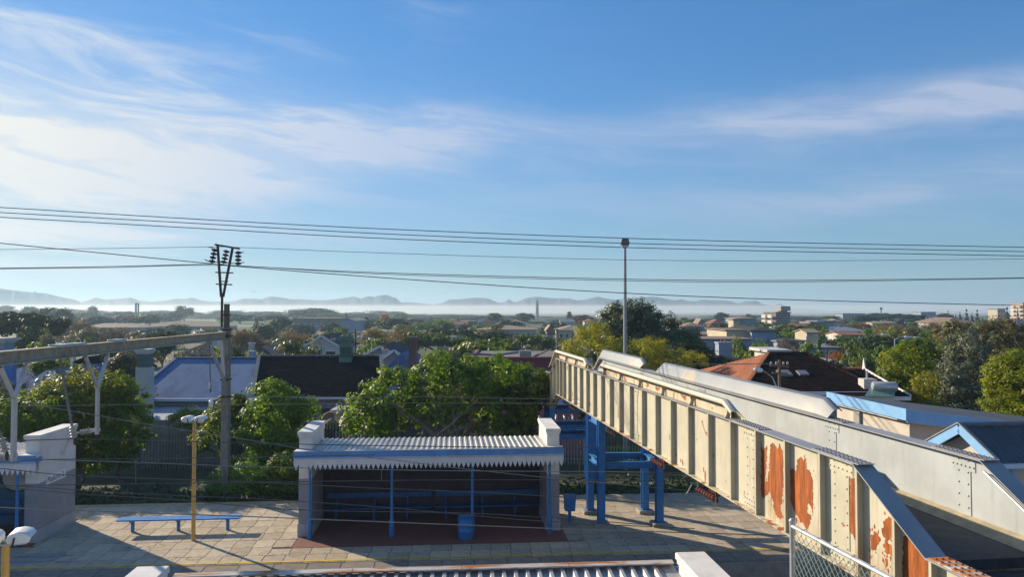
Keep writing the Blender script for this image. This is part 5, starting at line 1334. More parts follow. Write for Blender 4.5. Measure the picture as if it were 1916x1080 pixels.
def house(name, label, px, d, wpx, depth, yr, ye, roof, wall, kind='gable', rot=0, nwin=0, rows=1, chim=(), cat='house', over=.35, zg=GZ, fascia=None, group='houses across the suburb', winmat=GLASS, tiles=0):
    """a building with its roof, windows and chimneys, standing D metres ahead at that bearing; yr and ye: ridge and eave heights as seen"""
    w_ = wpx * d / FPX; x0 = xat(px, d); zr = zat(yr, d + depth*.5) - zg; ze = zat(ye, d) - zg
    r = thing(name, label, cat, (x0, d + depth/2, zg), rot, group)
    hw, hd = w_/2, depth/2
    m = MB()
    if kind == 'gable': m.prism([(-hw, -hd, 0), (-hw, hd, 0), (-hw, hd, ze), (-hw, 0, zr - .12), (-hw, -hd, ze)], (w_, 0, 0))
    elif kind == 'gabley': m.prism([(-hw, -hd, 0), (hw, -hd, 0), (hw, -hd, ze), (0, -hd, zr - .12), (-hw, -hd, ze)], (0, depth, 0))
    else: m.box(-hw, hw, -hd, hd, 0, ze)
    m.build('wall', wall, r)
    t = .14; o = over
    rm = MB()
    if kind == 'gable':
        sl = (zr - ze) / hd; e = ze - o*sl
        for s in (-1, 1): rm.prism([(-hw - o*.6, s*(hd + o), e), (-hw - o*.6, 0, zr), (-hw - o*.6, 0, zr + t), (-hw - o*.6, s*(hd + o), e + t)], (w_ + o*1.2, 0, 0))
    elif kind == 'gabley':
        sl = (zr - ze) / hw; e = ze - o*sl
        for s in (-1, 1): rm.prism([(s*(hw + o), -hd - o*.6, e), (0, -hd - o*.6, zr), (0, -hd - o*.6, zr + t), (s*(hw + o), -hd - o*.6, e + t)], (0, depth + o*1.2, 0))
    elif kind == 'hip':
        run = min(hd, hw) * .95; a, b = hw + o, hd + o
        R = [(-a + run + o, 0, zr), (a - run - o, 0, zr)] if hw >= hd else [(0, -b + run + o, zr), (0, b - run - o, zr)]
        c = [(-a, -b, ze), (a, -b, ze), (a, b, ze), (-a, b, ze)]; cl = [(x, y, z - t) for x, y, z in c]
        fs = [(0,1,9,8), (1,2,9), (2,3,8,9), (3,0,8)] if hw >= hd else [(0,1,8), (1,2,9,8), (2,3,9), (3,0,8,9)]
        rm.add(c + cl + R, [*fs, (7,6,5,4), (0,4,5,1), (1,5,6,2), (2,6,7,3), (3,7,4,0)])
    elif kind == 'flat': rm.box(-hw - o, hw + o, -hd - o, hd + o, ze, max(zr, ze + .15))
    elif kind == 'mono': rm.prism([(-hw - o, -hd - o, ze), (-hw - o, hd + o, zr), (-hw - o, hd + o, zr + t), (-hw - o, -hd - o, ze + t)], (w_ + 2*o, 0, 0))
    ro = rm.build('roof', roof, r)
    if fascia and kind in ('gable', 'hip'):
        e = ze - (o*(zr - ze)/hd if kind == 'gable' else .16)
        MB().box(-hw - o*.6, hw + o*.6, -hd - o - .05, -hd - o - .005, e - .02, e + .16).build('gutter', fascia, r)
    if fascia and kind == 'gabley':
        sl = (zr - ze) / hw
        for s in (-1, 1): MB().bar((s*(hw + o), -hd - o*.6 - .04, ze - o*sl + .04), (0, -hd - o*.6 - .04, zr + .04), .06, .22).build('bargeboard', fascia, r)
    if nwin:
        pitch = w_ / nwin; rh = ze / rows
        for k in range(rows):
            for i in range(nwin):
                cx = -hw + pitch*(i + .5); ww = min(pitch*.62, 1.6); hh = min(rh*.55, 1.5); cz = rh*(k + .52)
                f = MB().box(cx - ww/2, cx + ww/2, -hd - .05, -hd + .02, cz - hh/2, cz + hh/2).build('window', WFRAME, r)
                MB().box(cx - ww/2 + .08, cx + ww/2 - .08, -hd - .07, -hd - .052, cz - hh/2 + .08, cz + hh/2 - .08).build('pane', winmat, f)
        # a few on the sunlit flank
        fl_ = max(1, int(depth / 3.2))
        for i in range(fl_):
            cy = -hd + depth*(i + .5)/fl_; cz = rh*.52
            f = MB().box(-hw - .05, -hw + .02, cy - .5, cy + .5, cz - .6, cz + .6).build('window', WFRAME, r)
            MB().box(-hw - .07, -hw - .052, cy - .42, cy + .42, cz - .52, cz + .52).build('pane', winmat, f)
    for (cx, cy, ch, cwid, cm) in chim:
        zc = (zr if kind != 'flat' else ze)
        c = MB().box(cx - cwid/2, cx + cwid/2, cy - cwid/2, cy + cwid/2, ze, zc + ch).build('chimney', cm, ro)
        MB().box(cx - cwid/2 - .07, cx + cwid/2 + .07, cy - cwid/2 - .07, cy + cwid/2 + .07, zc + ch + .002, zc + ch + .14).build('chimney_cap', cm, ro)
        for q in (-.15, .15): MB().lathe([(.09, 0), (.08, .28), (.10, .30)], 8, (cx + q*cwid, cy, zc + ch + .14)).build('chimney_pot', RTERRA, ro)
    return r
def cornice_chimney(label, px, ytop, ymid, ybot, wpx, d, shaft, base, cap, rz=0):
    w_ = wpx*d/FPX/2; q = (xat(px, d), d)
    r = thing('chimney', label, 'chimney', (q[0], q[1], zat(ybot, d)), rz, 'chimneys on the near houses')
    z0, z1, z2 = 0, zat(ymid, d) - zat(ybot, d), zat(ytop, d) - zat(ybot, d)
    MB().box(-w_*1.18, w_*1.18, -w_*1.18, w_*1.18, GZ - zat(ybot, d), z1).build('chimney_base', base, r)
    MB().box(-w_, w_, -w_, w_, z1, z2 - .28).build('shaft', shaft, r)
    k = MB(); h = .28
    for (a, b, e) in [(0, .07, 1.10), (.07, .14, 1.25), (.14, .21, 1.42), (.21, .28, 1.30)]: k.box(-w_*e, w_*e, -w_*e, w_*e, z2 - h + a, z2 - h + b)
    k.build('cornice', cap, r)
    return r
# --- near houses: blue hipped roof, dark tiled roof, and what stands behind
def near_houses():
    # blue steel hip roof
    zr, ze, dr, df = 4.15, 2.02, 51.2, 46.0
    r = thing('house', 'low house with long blue steel hipped roof behind the concrete mast', 'house', (0, 0, GZ), 0, 'houses behind the station')
    Z = lambda z: z - GZ
    xl, xr = xat(250, df) - .3, xat(478, df) + .1; rl_, rr_ = xat(332, dr), xat(486, dr)
    m = MB().add([(xl, df, Z(ze)), (xr, df, Z(ze)), (rr_, dr, Z(zr)), (rl_, dr, Z(zr)), (xl - 1.0, dr + 5, Z(ze)), (rr_, dr + 5, Z(ze)), (xl, df, Z(ze) - .1), (xr, df, Z(ze) - .1), (rr_, dr + 5, Z(ze) - .1), (xl - 1.0, dr + 5, Z(ze) - .1)],
        [(0,1,2,3), (0,3,4), (3,2,5,4), (6,9,8,7), (0,6,7,1), (1,7,8,5), (1,5,2), (5,8,9,4), (4,9,6,0)])
    ro = m.build('roof', RBLUE, r)
    MB().bar((rl_ - .05, dr, Z(zr) + .05), (rr_, dr, Z(zr) + .05), .22, .10).bar((rl_, dr, Z(zr) + .05), (xl, df, Z(ze) + .05), .2, .08).build('ridge_cap', RBLUE2, ro)
    MB().box(xl - .2, xr, df - .16, df - .01, Z(ze) - .14, Z(ze) + .04).build('gutter', M('white_gutter', (.6, .64, .70), .5, .06, 3), r)
    MB().box(xl + .4, xr - .1, df + .5, dr + 4.5, 0, Z(ze) - .12).build('wall', M('blue_green_wall', (.16, .24, .30), .8, .1, 1), r)
    MB().prism([(xl - .6, df - 2.6, Z(1.05)), (xl - .6, df + .48, Z(1.55)), (xl - .6, df + .48, Z(1.62)), (xl - .6, df - 2.6, Z(1.12))], (xr - xl + .6, 0, 0)).build('veranda_roof', M('pale_veranda_roof', (.46, .48, .52), .6, .1, .8), r)
    MB().box(xl - .6, xr, df - 2.55, df - 2.45, Z(.85), Z(1.04)).build('veranda_beam', WCREAM, r)
    for i in range(5): MB().box(xl + i*1.7, xl + i*1.7 + .1, df - 2.55, df - 2.44, 0, Z(.85)).build('veranda_post', WWHITE, r)
    # dark tiled roof
    zr, ze, dr, df = 4.30, 2.22, 51.0, 45.6
    r = thing('house', 'long dark tiled gable roof with a green chimney on its ridge', 'house', (0, 0, GZ), 0, 'houses behind the station')
    a0, a1 = xat(474, df), xat(722, df); b0, b1 = xat(486, dr), xat(713, dr)
    nc = 22; ro = None
    crs = MB()
    for i in range(nc):            # tile courses, each lapped over the one below
        t0, t1 = i/nc, (i+1)/nc + .012
        P0 = lambda s, t: Vector((a0 + (b0 - a0)*t if s == 0 else a1 + (b1 - a1)*t, df + (dr - df)*t, Z(ze + (zr - ze)*t)))
        lift = Vector((0, 0, .045))
        crs.add([P0(0, t0) + lift, P0(1, t0) + lift, P0(1, t1) + Vector((0, 0, .008)), P0(0, t1) + Vector((0, 0, .008)), P0(0, t0), P0(1, t0)], [(0, 1, 2, 3), (4, 5, 1, 0)])
    ro = crs.build('roof', RDARK, r)
    MB().prism([(a0 + .1, df + .03, Z(ze) - .05), (b0 + .05, dr, Z(zr) - .05), (b0 + .05, dr + 5.4, Z(ze) - .05)], (a1 - a0 - .3, 0, 0)).build('roof_underside', RDARK, ro)
    pale = M('verge_tile', (.36, .33, .30), .8, .2, 4)
    for (xa, xb) in ((a0, b0), (a1, b1)):
        for i in range(17):
            t = (i + .5)/17; MB().bar((xa + (xb - xa)*(t - .02), df + (dr - df)*(t - .02), Z(ze + (zr - ze)*(t - .02)) + .09), (xa + (xb - xa)*(t + .02), df + (dr - df)*(t + .02), Z(ze + (zr - ze)*(t + .02)) + .10), .22, .09).build('verge_tile', pale, ro)
    for i in range(20):
        x = b0 + (b1 - b0)*(i + .5)/20; MB().bar((x - .19, dr, Z(zr) + .05), (x + .18, dr, Z(zr) + .06), .22, .12).build('ridge_tile', M('ridge_tile', (.13, .12, .12), .8, .3, 3), ro)
    MB().box(a0 + .1, a1 - .1, df - .14, df - .01, Z(ze) - .16, Z(ze) - .02).build('gutter', MATS['white_gutter'], r)
    MB().box(a0 + .4, a1 - .4, df + .5, dr + 4.8, 0, Z(ze) - .2).build('wall', M('mauve_grey_wall', (.30, .29, .33), .8, .1, 1), r)
    MB().prism([(a0 + 3, df - 2.4, Z(.95)), (a0 + 3, df + .5, Z(1.35)), (a0 + 3, df + .5, Z(1.42)), (a0 + 3, df - 2.4, Z(1.02))], (a1 - a0 - 4, 0, 0)).build('veranda_roof', M('dark_veranda_roof', (.07, .075, .10), .6, .1, .8), r)
    g1, g2 = M('green_chimney_paint', (.05, .115, .085), .7, .15, 2), M('green_chimney_trim', (.14, .20, .16), .7, .15, 2)
    cw = 10 * 51 / FPX; cx = xat(652, 51); zc = Z(zat(628, 51))
    c = MB().box(cx - cw, cx + cw, dr - .9, dr - .2, Z(zr) - .5, zc - .75).build('chimney', g1, ro)
    k = MB()
    for (za, zb_2, e) in [(.75, .62, .04), (.62, .34, -.02), (.34, .26, .06), (.26, .18, .12), (.18, .0, .04)]: k.box(cx - cw - e, cx + cw + e, dr - .9 - e, dr - .2 + e, zc - za, zc - zb_2)
    k.build('chimney_cornice', g2, c) if False else k.build('chimney_cornice', g2, ro)
    for q in (-.17, .17): MB().lathe([(.13, 0), (.10, .12), (.12, .16)], 8, (cx + q, dr - .55, zc)).build('chimney_pot', M('grey_pot', (.2, .2, .19), .8), ro)
    MB().box(cx - cw - .05, cx + cw + .05, dr - .95, dr - .15, Z(zr) - .34, Z(zr) - .02).build('chimney_flashing', g2, ro)
near_houses()
cornice_chimney('white and grey-green chimney with broad cap left of the blue roof', 273, 653, 687, 716, 20, 42.4, M('grey_green_paint', (.10, .15, .14), .8, .1, 2), WWHITE, WWHITE)
cornice_chimney('brown brick chimney with stepped top left of the big spreading tree', 773, 630, 664, 678, 13, 56, WBRICK, WBRICK, WBRICK)
cornice_chimney('white and blue chimney with cornice at the left edge', 4, 632, 660, 690, 30, 40, WBLUE, M('bright_blue_paint', (.12, .24, .55), .7), WWHITE)
house('house', 'house with blue hipped roof and pale gable at the left edge', 10, 43, 190, 8, 676, 728, RBLUE2, WWHITE, 'hip', rot=.1, fascia=WFRAME, group='houses behind the station')
house('house', 'small white gable with dormer peak left of the leafy tree', 95, 42.5, 46, 5, 690, 712, RBLUE2, WWHITE, 'gabley', fascia=WFRAME, group='houses behind the station', over=.2)
house('house', 'dark roofed house half hidden behind leaves under the gantry beam', 135, 52, 90, 8, 664, 700, RDARK, WGREY, 'hip', group='houses behind the station')
house('house', 'white gabled house with dark barge and chimney behind the dark roof', 603, 84, 66, 9, 627, 649, RSLATE, WWHITE, 'gabley', nwin=2, rows=2, fascia=WFRAME, chim=[(.9, -3.4, -.4, .5, WWHITE)])
house('house', 'grey roofed house with one sunlit slope right of the green chimney', 712, 66, 86, 8, 645, 672, RSLATE, WGREY, 'gabley', fascia=WFRAME)
house('house', 'small grey gabled house with white finial behind the ridge end', 738, 60, 46, 6, 653, 672, RSLATE, WGREY, 'gabley', fascia=WFRAME, chim=[(-1.1, -1, -.1, .35, WWHITE)])
house('house', 'dark blue hip roofed house between the tiled roof and the brick chimney', 748, 56.5, 58, 8, 656, 702, RBLUE2, WGREY, 'hip', group='houses behind the station')
house('house', 'dark hip roofed house with tall pale chimney right of the gantry end', 370, 80, 70, 9, 641, 664, RSLATE, WWHITE, 'hip', chim=[(1.0, -2, .4, .6, WWHITE)])
house('house', 'dark blue roofed house right of the mast', 490, 76, 66, 9, 643, 664, RSLATE, WWHITE, 'hip', chim=[(-1.5, -3, .1, .5, WWHITE)])
house('house', 'dark low house behind the glossy tree', 628, 63, 60, 6, 662, 674, RDARK, WWHITE, 'hip')
cornice_chimney('square pale blue chimney behind the blue roof right of the mast', 473, 657, 666, 674, 8, 58, WBLUE, WBLUE, WBLUE)
# maroon building, pink boundary wall
def maroon():
    d = 50; x0, x1 = xat(880, d), xat(1052, d); zt = zat(668, d)
    r = thing('building', 'maroon flat roofed building behind the footbridge end with cluttered roof', 'building', ((x0 + x1)/2, d, GZ), 0); hw = (x1 - x0)/2; h = zt - GZ
    MB().box(-hw, hw, 0, 9, 0, h - .12).build('wall', WMAROON, r)
    MB().box(-hw - .06, hw + .06, -.08, .20, h - .12, h).box(-hw - .06, -hw + .2, .20, 9.05, h - .12, h).build('parapet', M('maroon_coping', (.22, .06, .08), .7, .1, 2), r)
    MB().box(-hw + .2, hw, .20, 8.9, h - .117, h - .10).build('flat_roof', M('grey_roof_felt', (.16, .15, .14), .9, .3, 2), r)
    MB().box(-hw, hw, -.07, -.01, h - 2.75, h - 2.45).build('red_band', M('red_band', (.34, .04, .05), .7, .1, 2), r)
    MB().prism([(-hw, -1.3, h - 3.15), (-hw, -.02, h - 2.80), (-hw, -.02, h - 2.86), (-hw, -1.3, h - 3.22)], (2*hw, 0, 0)).build('awning', M('lilac_awning', (.42, .44, .58), .7, .12, 2), r)
    x = xat(985, d) - (x0 + x1)/2
    MB().box(x - .45, x + .35, 1.2, 1.9, h - .25, h + .35).build('roof_unit', CONC, r)
    MB().prism([(x + .4, .9, h - .2), (x + 1.5, 1.0, h + .35), (x + 1.5, 1.6, h + .38), (x + .4, 1.6, h - .15)], (0, 0, .05)).build('solar_panel', RSLATE, r)
    MB().tube([(x - .5, 1.5, h + .22), (x - 2.2, 1.6, h + .02), (x - 4.2, 1.6, h + .12)], .08, 7).build('duct', RGREY, r)
    MB().tube([(x - .3, 1.2, h), (x - .3, 1.2, h + .9)], .03, 6).build('mast_pole', STEEL, r)
maroon()
def panel_fence(name, label, pts, n, mat, thick=.12, cap=None):
    (xa, ya, za0, za1), (xb, yb, zb0, zb1) = pts
    L = math.hypot(xb - xa, yb - ya); r = thing(name, label, 'wall', (xa, ya, za0), math.atan2(yb - ya, xb - xa))
    h = za1 - za0
    for i in range(n):
        g0, g1 = L*i/n, L*(i+1)/n
        for k in range(4): MB().bbox(g0 + .07, g1 - .07, -thick*.3, thick*.3, h*k/4 + .01, h*(k+1)/4 - .01, .015).build('panel', mat, r)
    for i in range(n + 1): MB().bbox(L*i/n - .08, L*i/n + .08, -thick*.7, thick*.7, 0, h + .05, .02).build('wall_post', CONC, r)
    return r
panel_fence('boundary_wall', 'weathered precast concrete wall behind the palisade fence left of the mast', [(xat(262, 41.5), 41.5, GZ, zat(790, 41.5)), (xat(425, 41.5), 41.5, GZ, zat(790, 41.5))], 3, CONC)
pw = thing('boundary_wall', 'pink plastered boundary wall behind the palisade fence near the footbridge', 'wall', (xat(860, 43.5), 43.5, GZ), 0)
wl = xat(1118, 43.5) - xat(860, 43.5); hh = zat(764, 43.5) - GZ
MB().box(0, wl, 0, .25, 0, hh).build('wall', WPINK, pw); MB().box(-.03, wl + .03, -.04, .29, hh, hh + .08).build('coping', WPINK, pw)
MB().box(3.0, 3.5, -.05, 0, 0, hh).box(5.9, 6.3, -.05, 0, 0, hh).build('pier', WPINK, pw)
# palisade fences
def palisade(label, px0, px1, d, ytop, mat, pitch=.165, d1=None):
    d1 = d1 or d
    a = Vector((xat(px0, d), d)); b = Vector((xat(px1, d1), d1)); L = (b - a).length; h = zat(ytop, d) - GZ
    r = thing('palisade_fence', label, 'fence', (a.x, a.y, GZ), math.atan2(b.y - a.y, b.x - a.x), 'palisade fences behind the platform')
    pm = MB().prism([(-.035, 0, .05), (.035, 0, .05), (.035, 0, h - .12), (.012, 0, h), (-.012, 0, h), (-.035, 0, h - .12)], (0, .02, 0)).mesh('pale'); pm.materials.append(mat)
    n = int(L / pitch)
    for i in range(n):
        o = link('pale', pm, r); o.location = (i*pitch, 0, tr_.uniform(-.015, .015)); o.rotation_euler = (tr_.uniform(-.02, .02), tr_.uniform(-.012, .012), 0)
    for z in (.35, h - .35): MB().box(0, L, .022, .07, z - .03, z + .03).build('rail', mat, r)
    for i in range(int(L/2.7) + 1): MB().box(i*2.7 - .04, i*2.7 + .04, .072, .15, 0, h - .05).build('fence_post', mat, r)
    return r
PALEM = M('palisade_steel', (.20, .20, .20), .55, .2, 5, metal=.2, dirt=(.10, .07, .05), dirt_amt=.5)
PALEB = M('palisade_dark', (.05, .065, .07), .6, .2, 5)
palisade('grey palisade fence in shade before the concrete wall left of the mast', 262, 425, 39.8, 812, PALEM)
palisade('dark palisade fence seen above the left end of the middle shelter roof', 440, 740, 40.5, 791, PALEB)
palisade('pale palisade fence before the pink wall right of the spreading tree', 860, 1112, 41.0, 797, M('palisade_pale', (.36, .33, .35), .55, .2, 5))
palisade('dark palisade fence seen through the blue trestle under the footbridge', 1122, 1345, 40.5, 800, PALEB)
rz_ = MB(); pts = []
for i in range(560):
    t = i / 559; a = t * 2*math.pi*23; x = xat(940, 42.3) + (xat(1118, 42.3) - xat(940, 42.3))*t + .16*math.sin(a*.5)
    pts.append((x, 42.3 + .33*math.cos(a), zat(788, 42.3) + .33*math.sin(a) + .05*math.sin(i*.07)))
tag(rz_.tube(pts, .013, 4).build('razor_wire_coil', STEEL), 'coils of razor wire along the pink wall', 'razor wire')
sheet('lawn', [(xat(1115, 42), 41.2, GZ + .012), (xat(1340, 42), 41.2, GZ + .012), (xat(1370, 47), 47, GZ + .012), (xat(1090, 47), 47, GZ + .012)], M('garden_grass', (.10, .16, .03), .95, .3, 2))
sheet('lawn', [(xat(520, 41), 41.0, GZ + .016), (xat(640, 41), 41.0, GZ + .016), (xat(630, 44), 44, GZ + .016), (xat(520, 44), 44, GZ + .016)], MATS['garden_grass'])
# small white lean-to, sack heap and oval floodlight at the tiled house
wb = thing('outbuilding', 'small white flat roofed outbuilding at the left edge of the spreading tree', 'outbuilding', (xat(645, 43), 43, GZ))
MB().box(-.55, 1.6, 0, 2, 0, zat(772, 43) - GZ).build('wall', WWHITE, wb); MB().box(-.75, 1.8, -.2, 2.2, zat(772, 43) - GZ, zat(766, 43) - GZ).build('roof', M('tin_edge', (.5, .5, .48), .5), wb)
ob = thing('arched_thatch', 'curved straw coloured thatch arch beside the white outbuilding', 'thatch', (xat(622, 42.5), 42.5, GZ))
am = MB(); arc = [(.55*math.cos(a), .55*math.sin(a)) for a in [math.pi*(.5 + .5*i/8) for i in range(9)]]
am.tube([(x, 0, z + zat(790, 42.5) - GZ) for x, z in arc], .09, 7).build('arch', M('straw_edge', (.34, .22, .09), .9, .3, 8, .6, 30), ob, True)
MB().lathe([(.42, zat(800, 42.5) - GZ), (.40, zat(795, 42.5) - GZ), (.22, zat(786, 42.5) - GZ), (.05, zat(782, 42.5) - GZ)], 10).build('thatch', M('straw', (.30, .22, .07), .95, .4, 12, .8, 25), ob)
el = thing('street_floodlight', 'white rounded floodlight head on a slanting tube before the dark roof', 'lamp', (xat(678, 38.5), 38.5, GZ))
hx, hz = xat(701, 38.5) - xat(678, 38.5), zat(732, 38.5) - GZ
MB().tube([(0, 0, 0), (0, 0, hz - .9), (.25, 0, hz - .5), (hx - .02, -.1, hz - .12)], .055, 8).build('pole', LAMPW, el, True)
o = MB().lathe([(.10, -.42), (.20, -.36), (.25, -.1), (.24, .1), (.15, .26), (.02, .30)], 12).build('lamp_head', LAMPW, el, True); o.location = (hx, -.1, hz + .05); o.rotation_euler = (.5, .35, 0)
o2 = MB().lathe([(.065, 0), (.065, .02)], 10).build('sensor', BLACK, o); o2.location = (.02, -.24, .02); o2.rotation_euler = (1.57, 0, 0)
# --- station buildings at the right
FBL = M('sky_blue_fascia', (.20, .42, .72), .5, .06, 3)
SBW = M('station_plaster', (.52, .48, .42), .85, .08, 1, .2, 40, dirt=(.40, .38, .34), dirt_amt=.5)
def station():
    c = P(1696, 772, 22.0); b = P(1549, 743, 26.5)
    ang = math.atan2(b.x - c.x, b.y - c.y)          # how far the flank leans from straight ahead
    r = thing('station_building', 'low station building with sky blue fascia and sloping dark roof at right', 'building', (c.x, c.y, 0), -ang)
    L = math.hypot(b.x - c.x, b.y - c.y); zt = c.z; sl = -.125; R = 16
    Zt = lambda x: zt + sl*x
    MB().prism([(.25, .25, 0), (R, .25, 0), (R, .25, Zt(R) - .2), (.25, .25, Zt(.25) - .2)], (0, L - .4, 0)).build('wall', SBW, r)
    MB().prism([(0, 0, Zt(0)), (R, 0, Zt(R)), (R, 0, Zt(R) + .06), (0, 0, Zt(0) + .06)], (0, L, 0)).build('roof', M('dark_sheet_roof', (.085, .09, .10), .6, .15, 1), r)
    MB().prism([(0, -.04, Zt(0) - .30), (R, -.04, Zt(R) - .30), (R, -.04, Zt(R) + .08), (0, -.04, Zt(0) + .08)], (0, .035, 0)).build('fascia', FBL, r)
    MB().box(-.04, -.002, -.04, L + .02, zt - .24, zt + .10).build('fascia', FBL, r)
    MB().box(.16, .25, L*.62, L*.62 + .35, 0, zt - .3).build('downpipe_pier', M('pier_grey', (.28, .28, .28), .8, .1, 2), r)
    MB().box(.02, .2, .5, L, zt - .30, zt - .245).build('soffit', M('soffit_white', (.5, .5, .5), .8), r)
    # gabled porch
    d = 19.0; q = P(1797, 800, d)
    g = thing('station_porch', 'gabled porch with sky blue bargeboards and dark corrugated roof at the right edge', 'building', (q.x, q.y, 0), BETA*.9)
    za = q.z; hw = 1.12; rise = .60; R = 7
    MB().prism([(.25, -hw + .1, 0), (.25, hw - .1, 0), (.25, hw - .1, za - rise - .05), (.25, 0, za - .12), (.25, -hw + .1, za - rise - .05)], (R, 0, 0)).build('wall', SBW, g)
    for s in (-1, 1):
        n = 44 if s < 0 else 1; pw_ = R / max(n, 1)
        m = MB()
        top = lambda x, h_: Vector((x, 0, za + .02 + h_)); bot = lambda x, h_: Vector((x, s*(hw + .12), za - rise - .07 + h_))
        if s < 0:
            xs = []
            for i in range(n): xs += [(i*pw_, 0), (i*pw_ + pw_*.25, .022), (i*pw_ + pw_*.5, .03), (i*pw_ + pw_*.75, .022)]
            xs.append((R, 0))
        else: xs = [(0, 0), (R, 0)]
        for (x, h_) in xs: m.v += [top(x, h_), bot(x, h_)]
        for i in range(len(xs) - 1): m.f.append((2*i, 2*i+1, 2*i+3, 2*i+2) if s > 0 else (2*i, 2*i+2, 2*i+3, 2*i+1))
        m.build('roof', MATS['dark_sheet_roof'], g)
        MB().bar((-.03, s*(hw + .14), za - rise - .12), (-.03, 0, za - .02), .05, .24).build('bargeboard', FBL, g)
        MB().bar((-.035, s*(hw + .14), za - rise + .045), (-.035, 0, za + .12), .09, .03).build('verge_trim', M('grey_trim', (.25, .26, .27), .5), g)
    MB().tube([(-.02, 0, za + .05), (R, 0, za + .05)], .08, 8).build('ridge_cap', M('ridge_dark', (.12, .13, .14), .5), g)
    MB().box(0, R, -hw - .22, -hw - .12, za - rise - .17, za - rise - .07).build('gutter', M('white_gutter', (.6, .64, .70), .5, .06, 3), g)
    MB().tube([(.5, -hw + .02, za - rise - .12), (.5, -hw + .02, 0)], .04, 8).build('downpipe', FBL, g)
station()
# --- the big hip roof; sun and shade painted as terracotta and dark tiles
def hiphouse():
    r = thing('house', 'large dark tiled hip roof house with one sunlit terracotta face behind the footbridge', 'house', (0, 0, GZ), 0, 'houses behind the station')
    Z = lambda z: z - GZ
    ze, zr = 3.05, 4.72
    FL_, FR_ = Vector((12.6, 41, Z(ze))), Vector((20.4, 41, Z(ze))); BL, BR_ = Vector((12.6, 53, Z(ze))), Vector((20.4, 53, Z(ze)))
    RL, RR = Vector((16.05, 47, Z(zr))), Vector((18.4, 47, Z(zr)))
    def face(a, b, c, d, mat, n, nm):
        m = MB(); up = (b - a).cross(d - a).normalized()
        for i in range(n):
            t0, t1 = i/n, min(1, (i+1)/n + .01); p = lambda s, t: (a.lerp(d, t) if s == 0 else b.lerp(c, t))
            m.add([p(0, t0) + up*.05, p(1, t0) + up*.05, p(1, t1) + up*.006, p(0, t1) + up*.006, p(0, t0), p(1, t0)], [(0, 1, 2, 3), (4, 5, 1, 0)])
        return m.build(nm, mat, r)
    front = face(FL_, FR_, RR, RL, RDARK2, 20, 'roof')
    face(BL, FL_, RL, RL, RTERRA, 20, 'roof')['label'] = 'roof face in sunlit terracotta tone'
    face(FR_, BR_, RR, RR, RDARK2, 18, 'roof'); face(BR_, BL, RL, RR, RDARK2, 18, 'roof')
    MB().box(13.1, 19.9, 41.6, 52.4, 0, Z(ze) - .1).build('wall', WWHITE, r)
    MB().box(12.5, 20.5, 40.84, 40.98, Z(ze) - .22, Z(ze) - .02).build('gutter', MATS['white_gutter'], r)
    for (a, b) in ((FL_, RL), (FR_, RR), (RL, RR)):
        for i in range(20): MB().bar(a.lerp(b, i/20) + Vector((0, 0, .06)), a.lerp(b, (i + .88)/20) + Vector((0, 0, .08)), .2, .1).build('hip_tile', RTERRA if a is FL_ else RDARK2, front)
    for (px, py, s) in [(1500, 686, .55), (1466, 702, .7)]:
        d = 43.5; q = Vector((xat(px, d), d, 0)); t = (d - 41)/6; q.z = Z(ze) + (zr - ze)*t
        m = MB(); u = Vector((1, 0, 0)); w2 = (RL - FL_); w2 = Vector((0, 6, zr - ze)).normalized(); nn = u.cross(w2)
        m.prism([q - u*s*.5 - w2*s*.6, q + u*s*.5 - w2*s*.6, q + u*s*.5 + w2*s*.6, q - u*s*.5 + w2*s*.6], nn*.14); o = m.build('skylight', RGREY, r)
    # gabled wing at the right
    w_ = thing('house', 'tiled gable wing with white barge and roof mounted water tank right of the hip roof', 'house', (0, 0, GZ), 0, 'houses behind the station')
    x0, x1 = 17.6, 21.3; d0, d1 = 40.2, 45.5; zr2, ze2 = 3.85, 2.85
    m = MB()
    for i in range(12):
        t0, t1 = i/12, (i+1)/12 + .01
        yy = lambda t: d0 + (d1 - d0)*t; zz_ = lambda t: Z(ze2 + (zr2 - ze2)*t)
        m.add([(x0, yy(t0), zz_(t0) + .05), (x1, yy(t0), zz_(t0) + .05), (x1, yy(t1), zz_(t1)), (x0, yy(t1), zz_(t1)), (x0, yy(t0), zz_(t0)), (x1, yy(t0), zz_(t0))], [(0, 1, 2, 3), (4, 5, 1, 0)])
    m.add([(x0, d1, Z(zr2)), (x1, d1, Z(zr2)), (x1, d1 + 5.3, Z(ze2)), (x0, d1 + 5.3, Z(ze2))], [(0, 1, 2, 3)])
    ro = m.build('roof', RDARK2, w_)
    MB().prism([(x1 - .3, d0 + .4, 0), (x1 - .3, d1 + 5, 0), (x1 - .3, d1 + 5, Z(ze2) - .05), (x1 - .3, d1, Z(zr2) - .1), (x1 - .3, d0 + .4, Z(ze2) - .0)], (-3.2, 0, 0)).build('wall', WWHITE, w_)
    MB().bar((x1 + .03, d0 - .05, Z(ze2) - .02), (x1 + .03, d1, Z(zr2) + .02), .05, .24).bar((x1 + .03, d1 + 5.3, Z(ze2)), (x1 + .03, d1, Z(zr2) + .02), .05, .24).build('bargeboard', WFRAME, w_)
    MB().prism([(x1 + .02, d1 - .2, Z(zr2)), (x1 + .02, d1 + .2, Z(zr2)), (x1 + .02, d1, Z(zr2) + .75)], (.08, 0, 0)).build('finial', WFRAME, w_)
    for i in range(11): MB().bar((x0 + i*.33, d1, Z(zr2) + .05), (x0 + i*.33 + .29, d1, Z(zr2) + .08), .2, .12).build('ridge_tile', RTERRA, ro)
    MB().box(x0, x1, d0 - .12, d0 - .01, Z(ze2) - .2, Z(ze2)).build('gutter', MATS['white_gutter'], w_)
    cz = Z(zat(716, 41.5)); cx = xat(1622, 41.5)
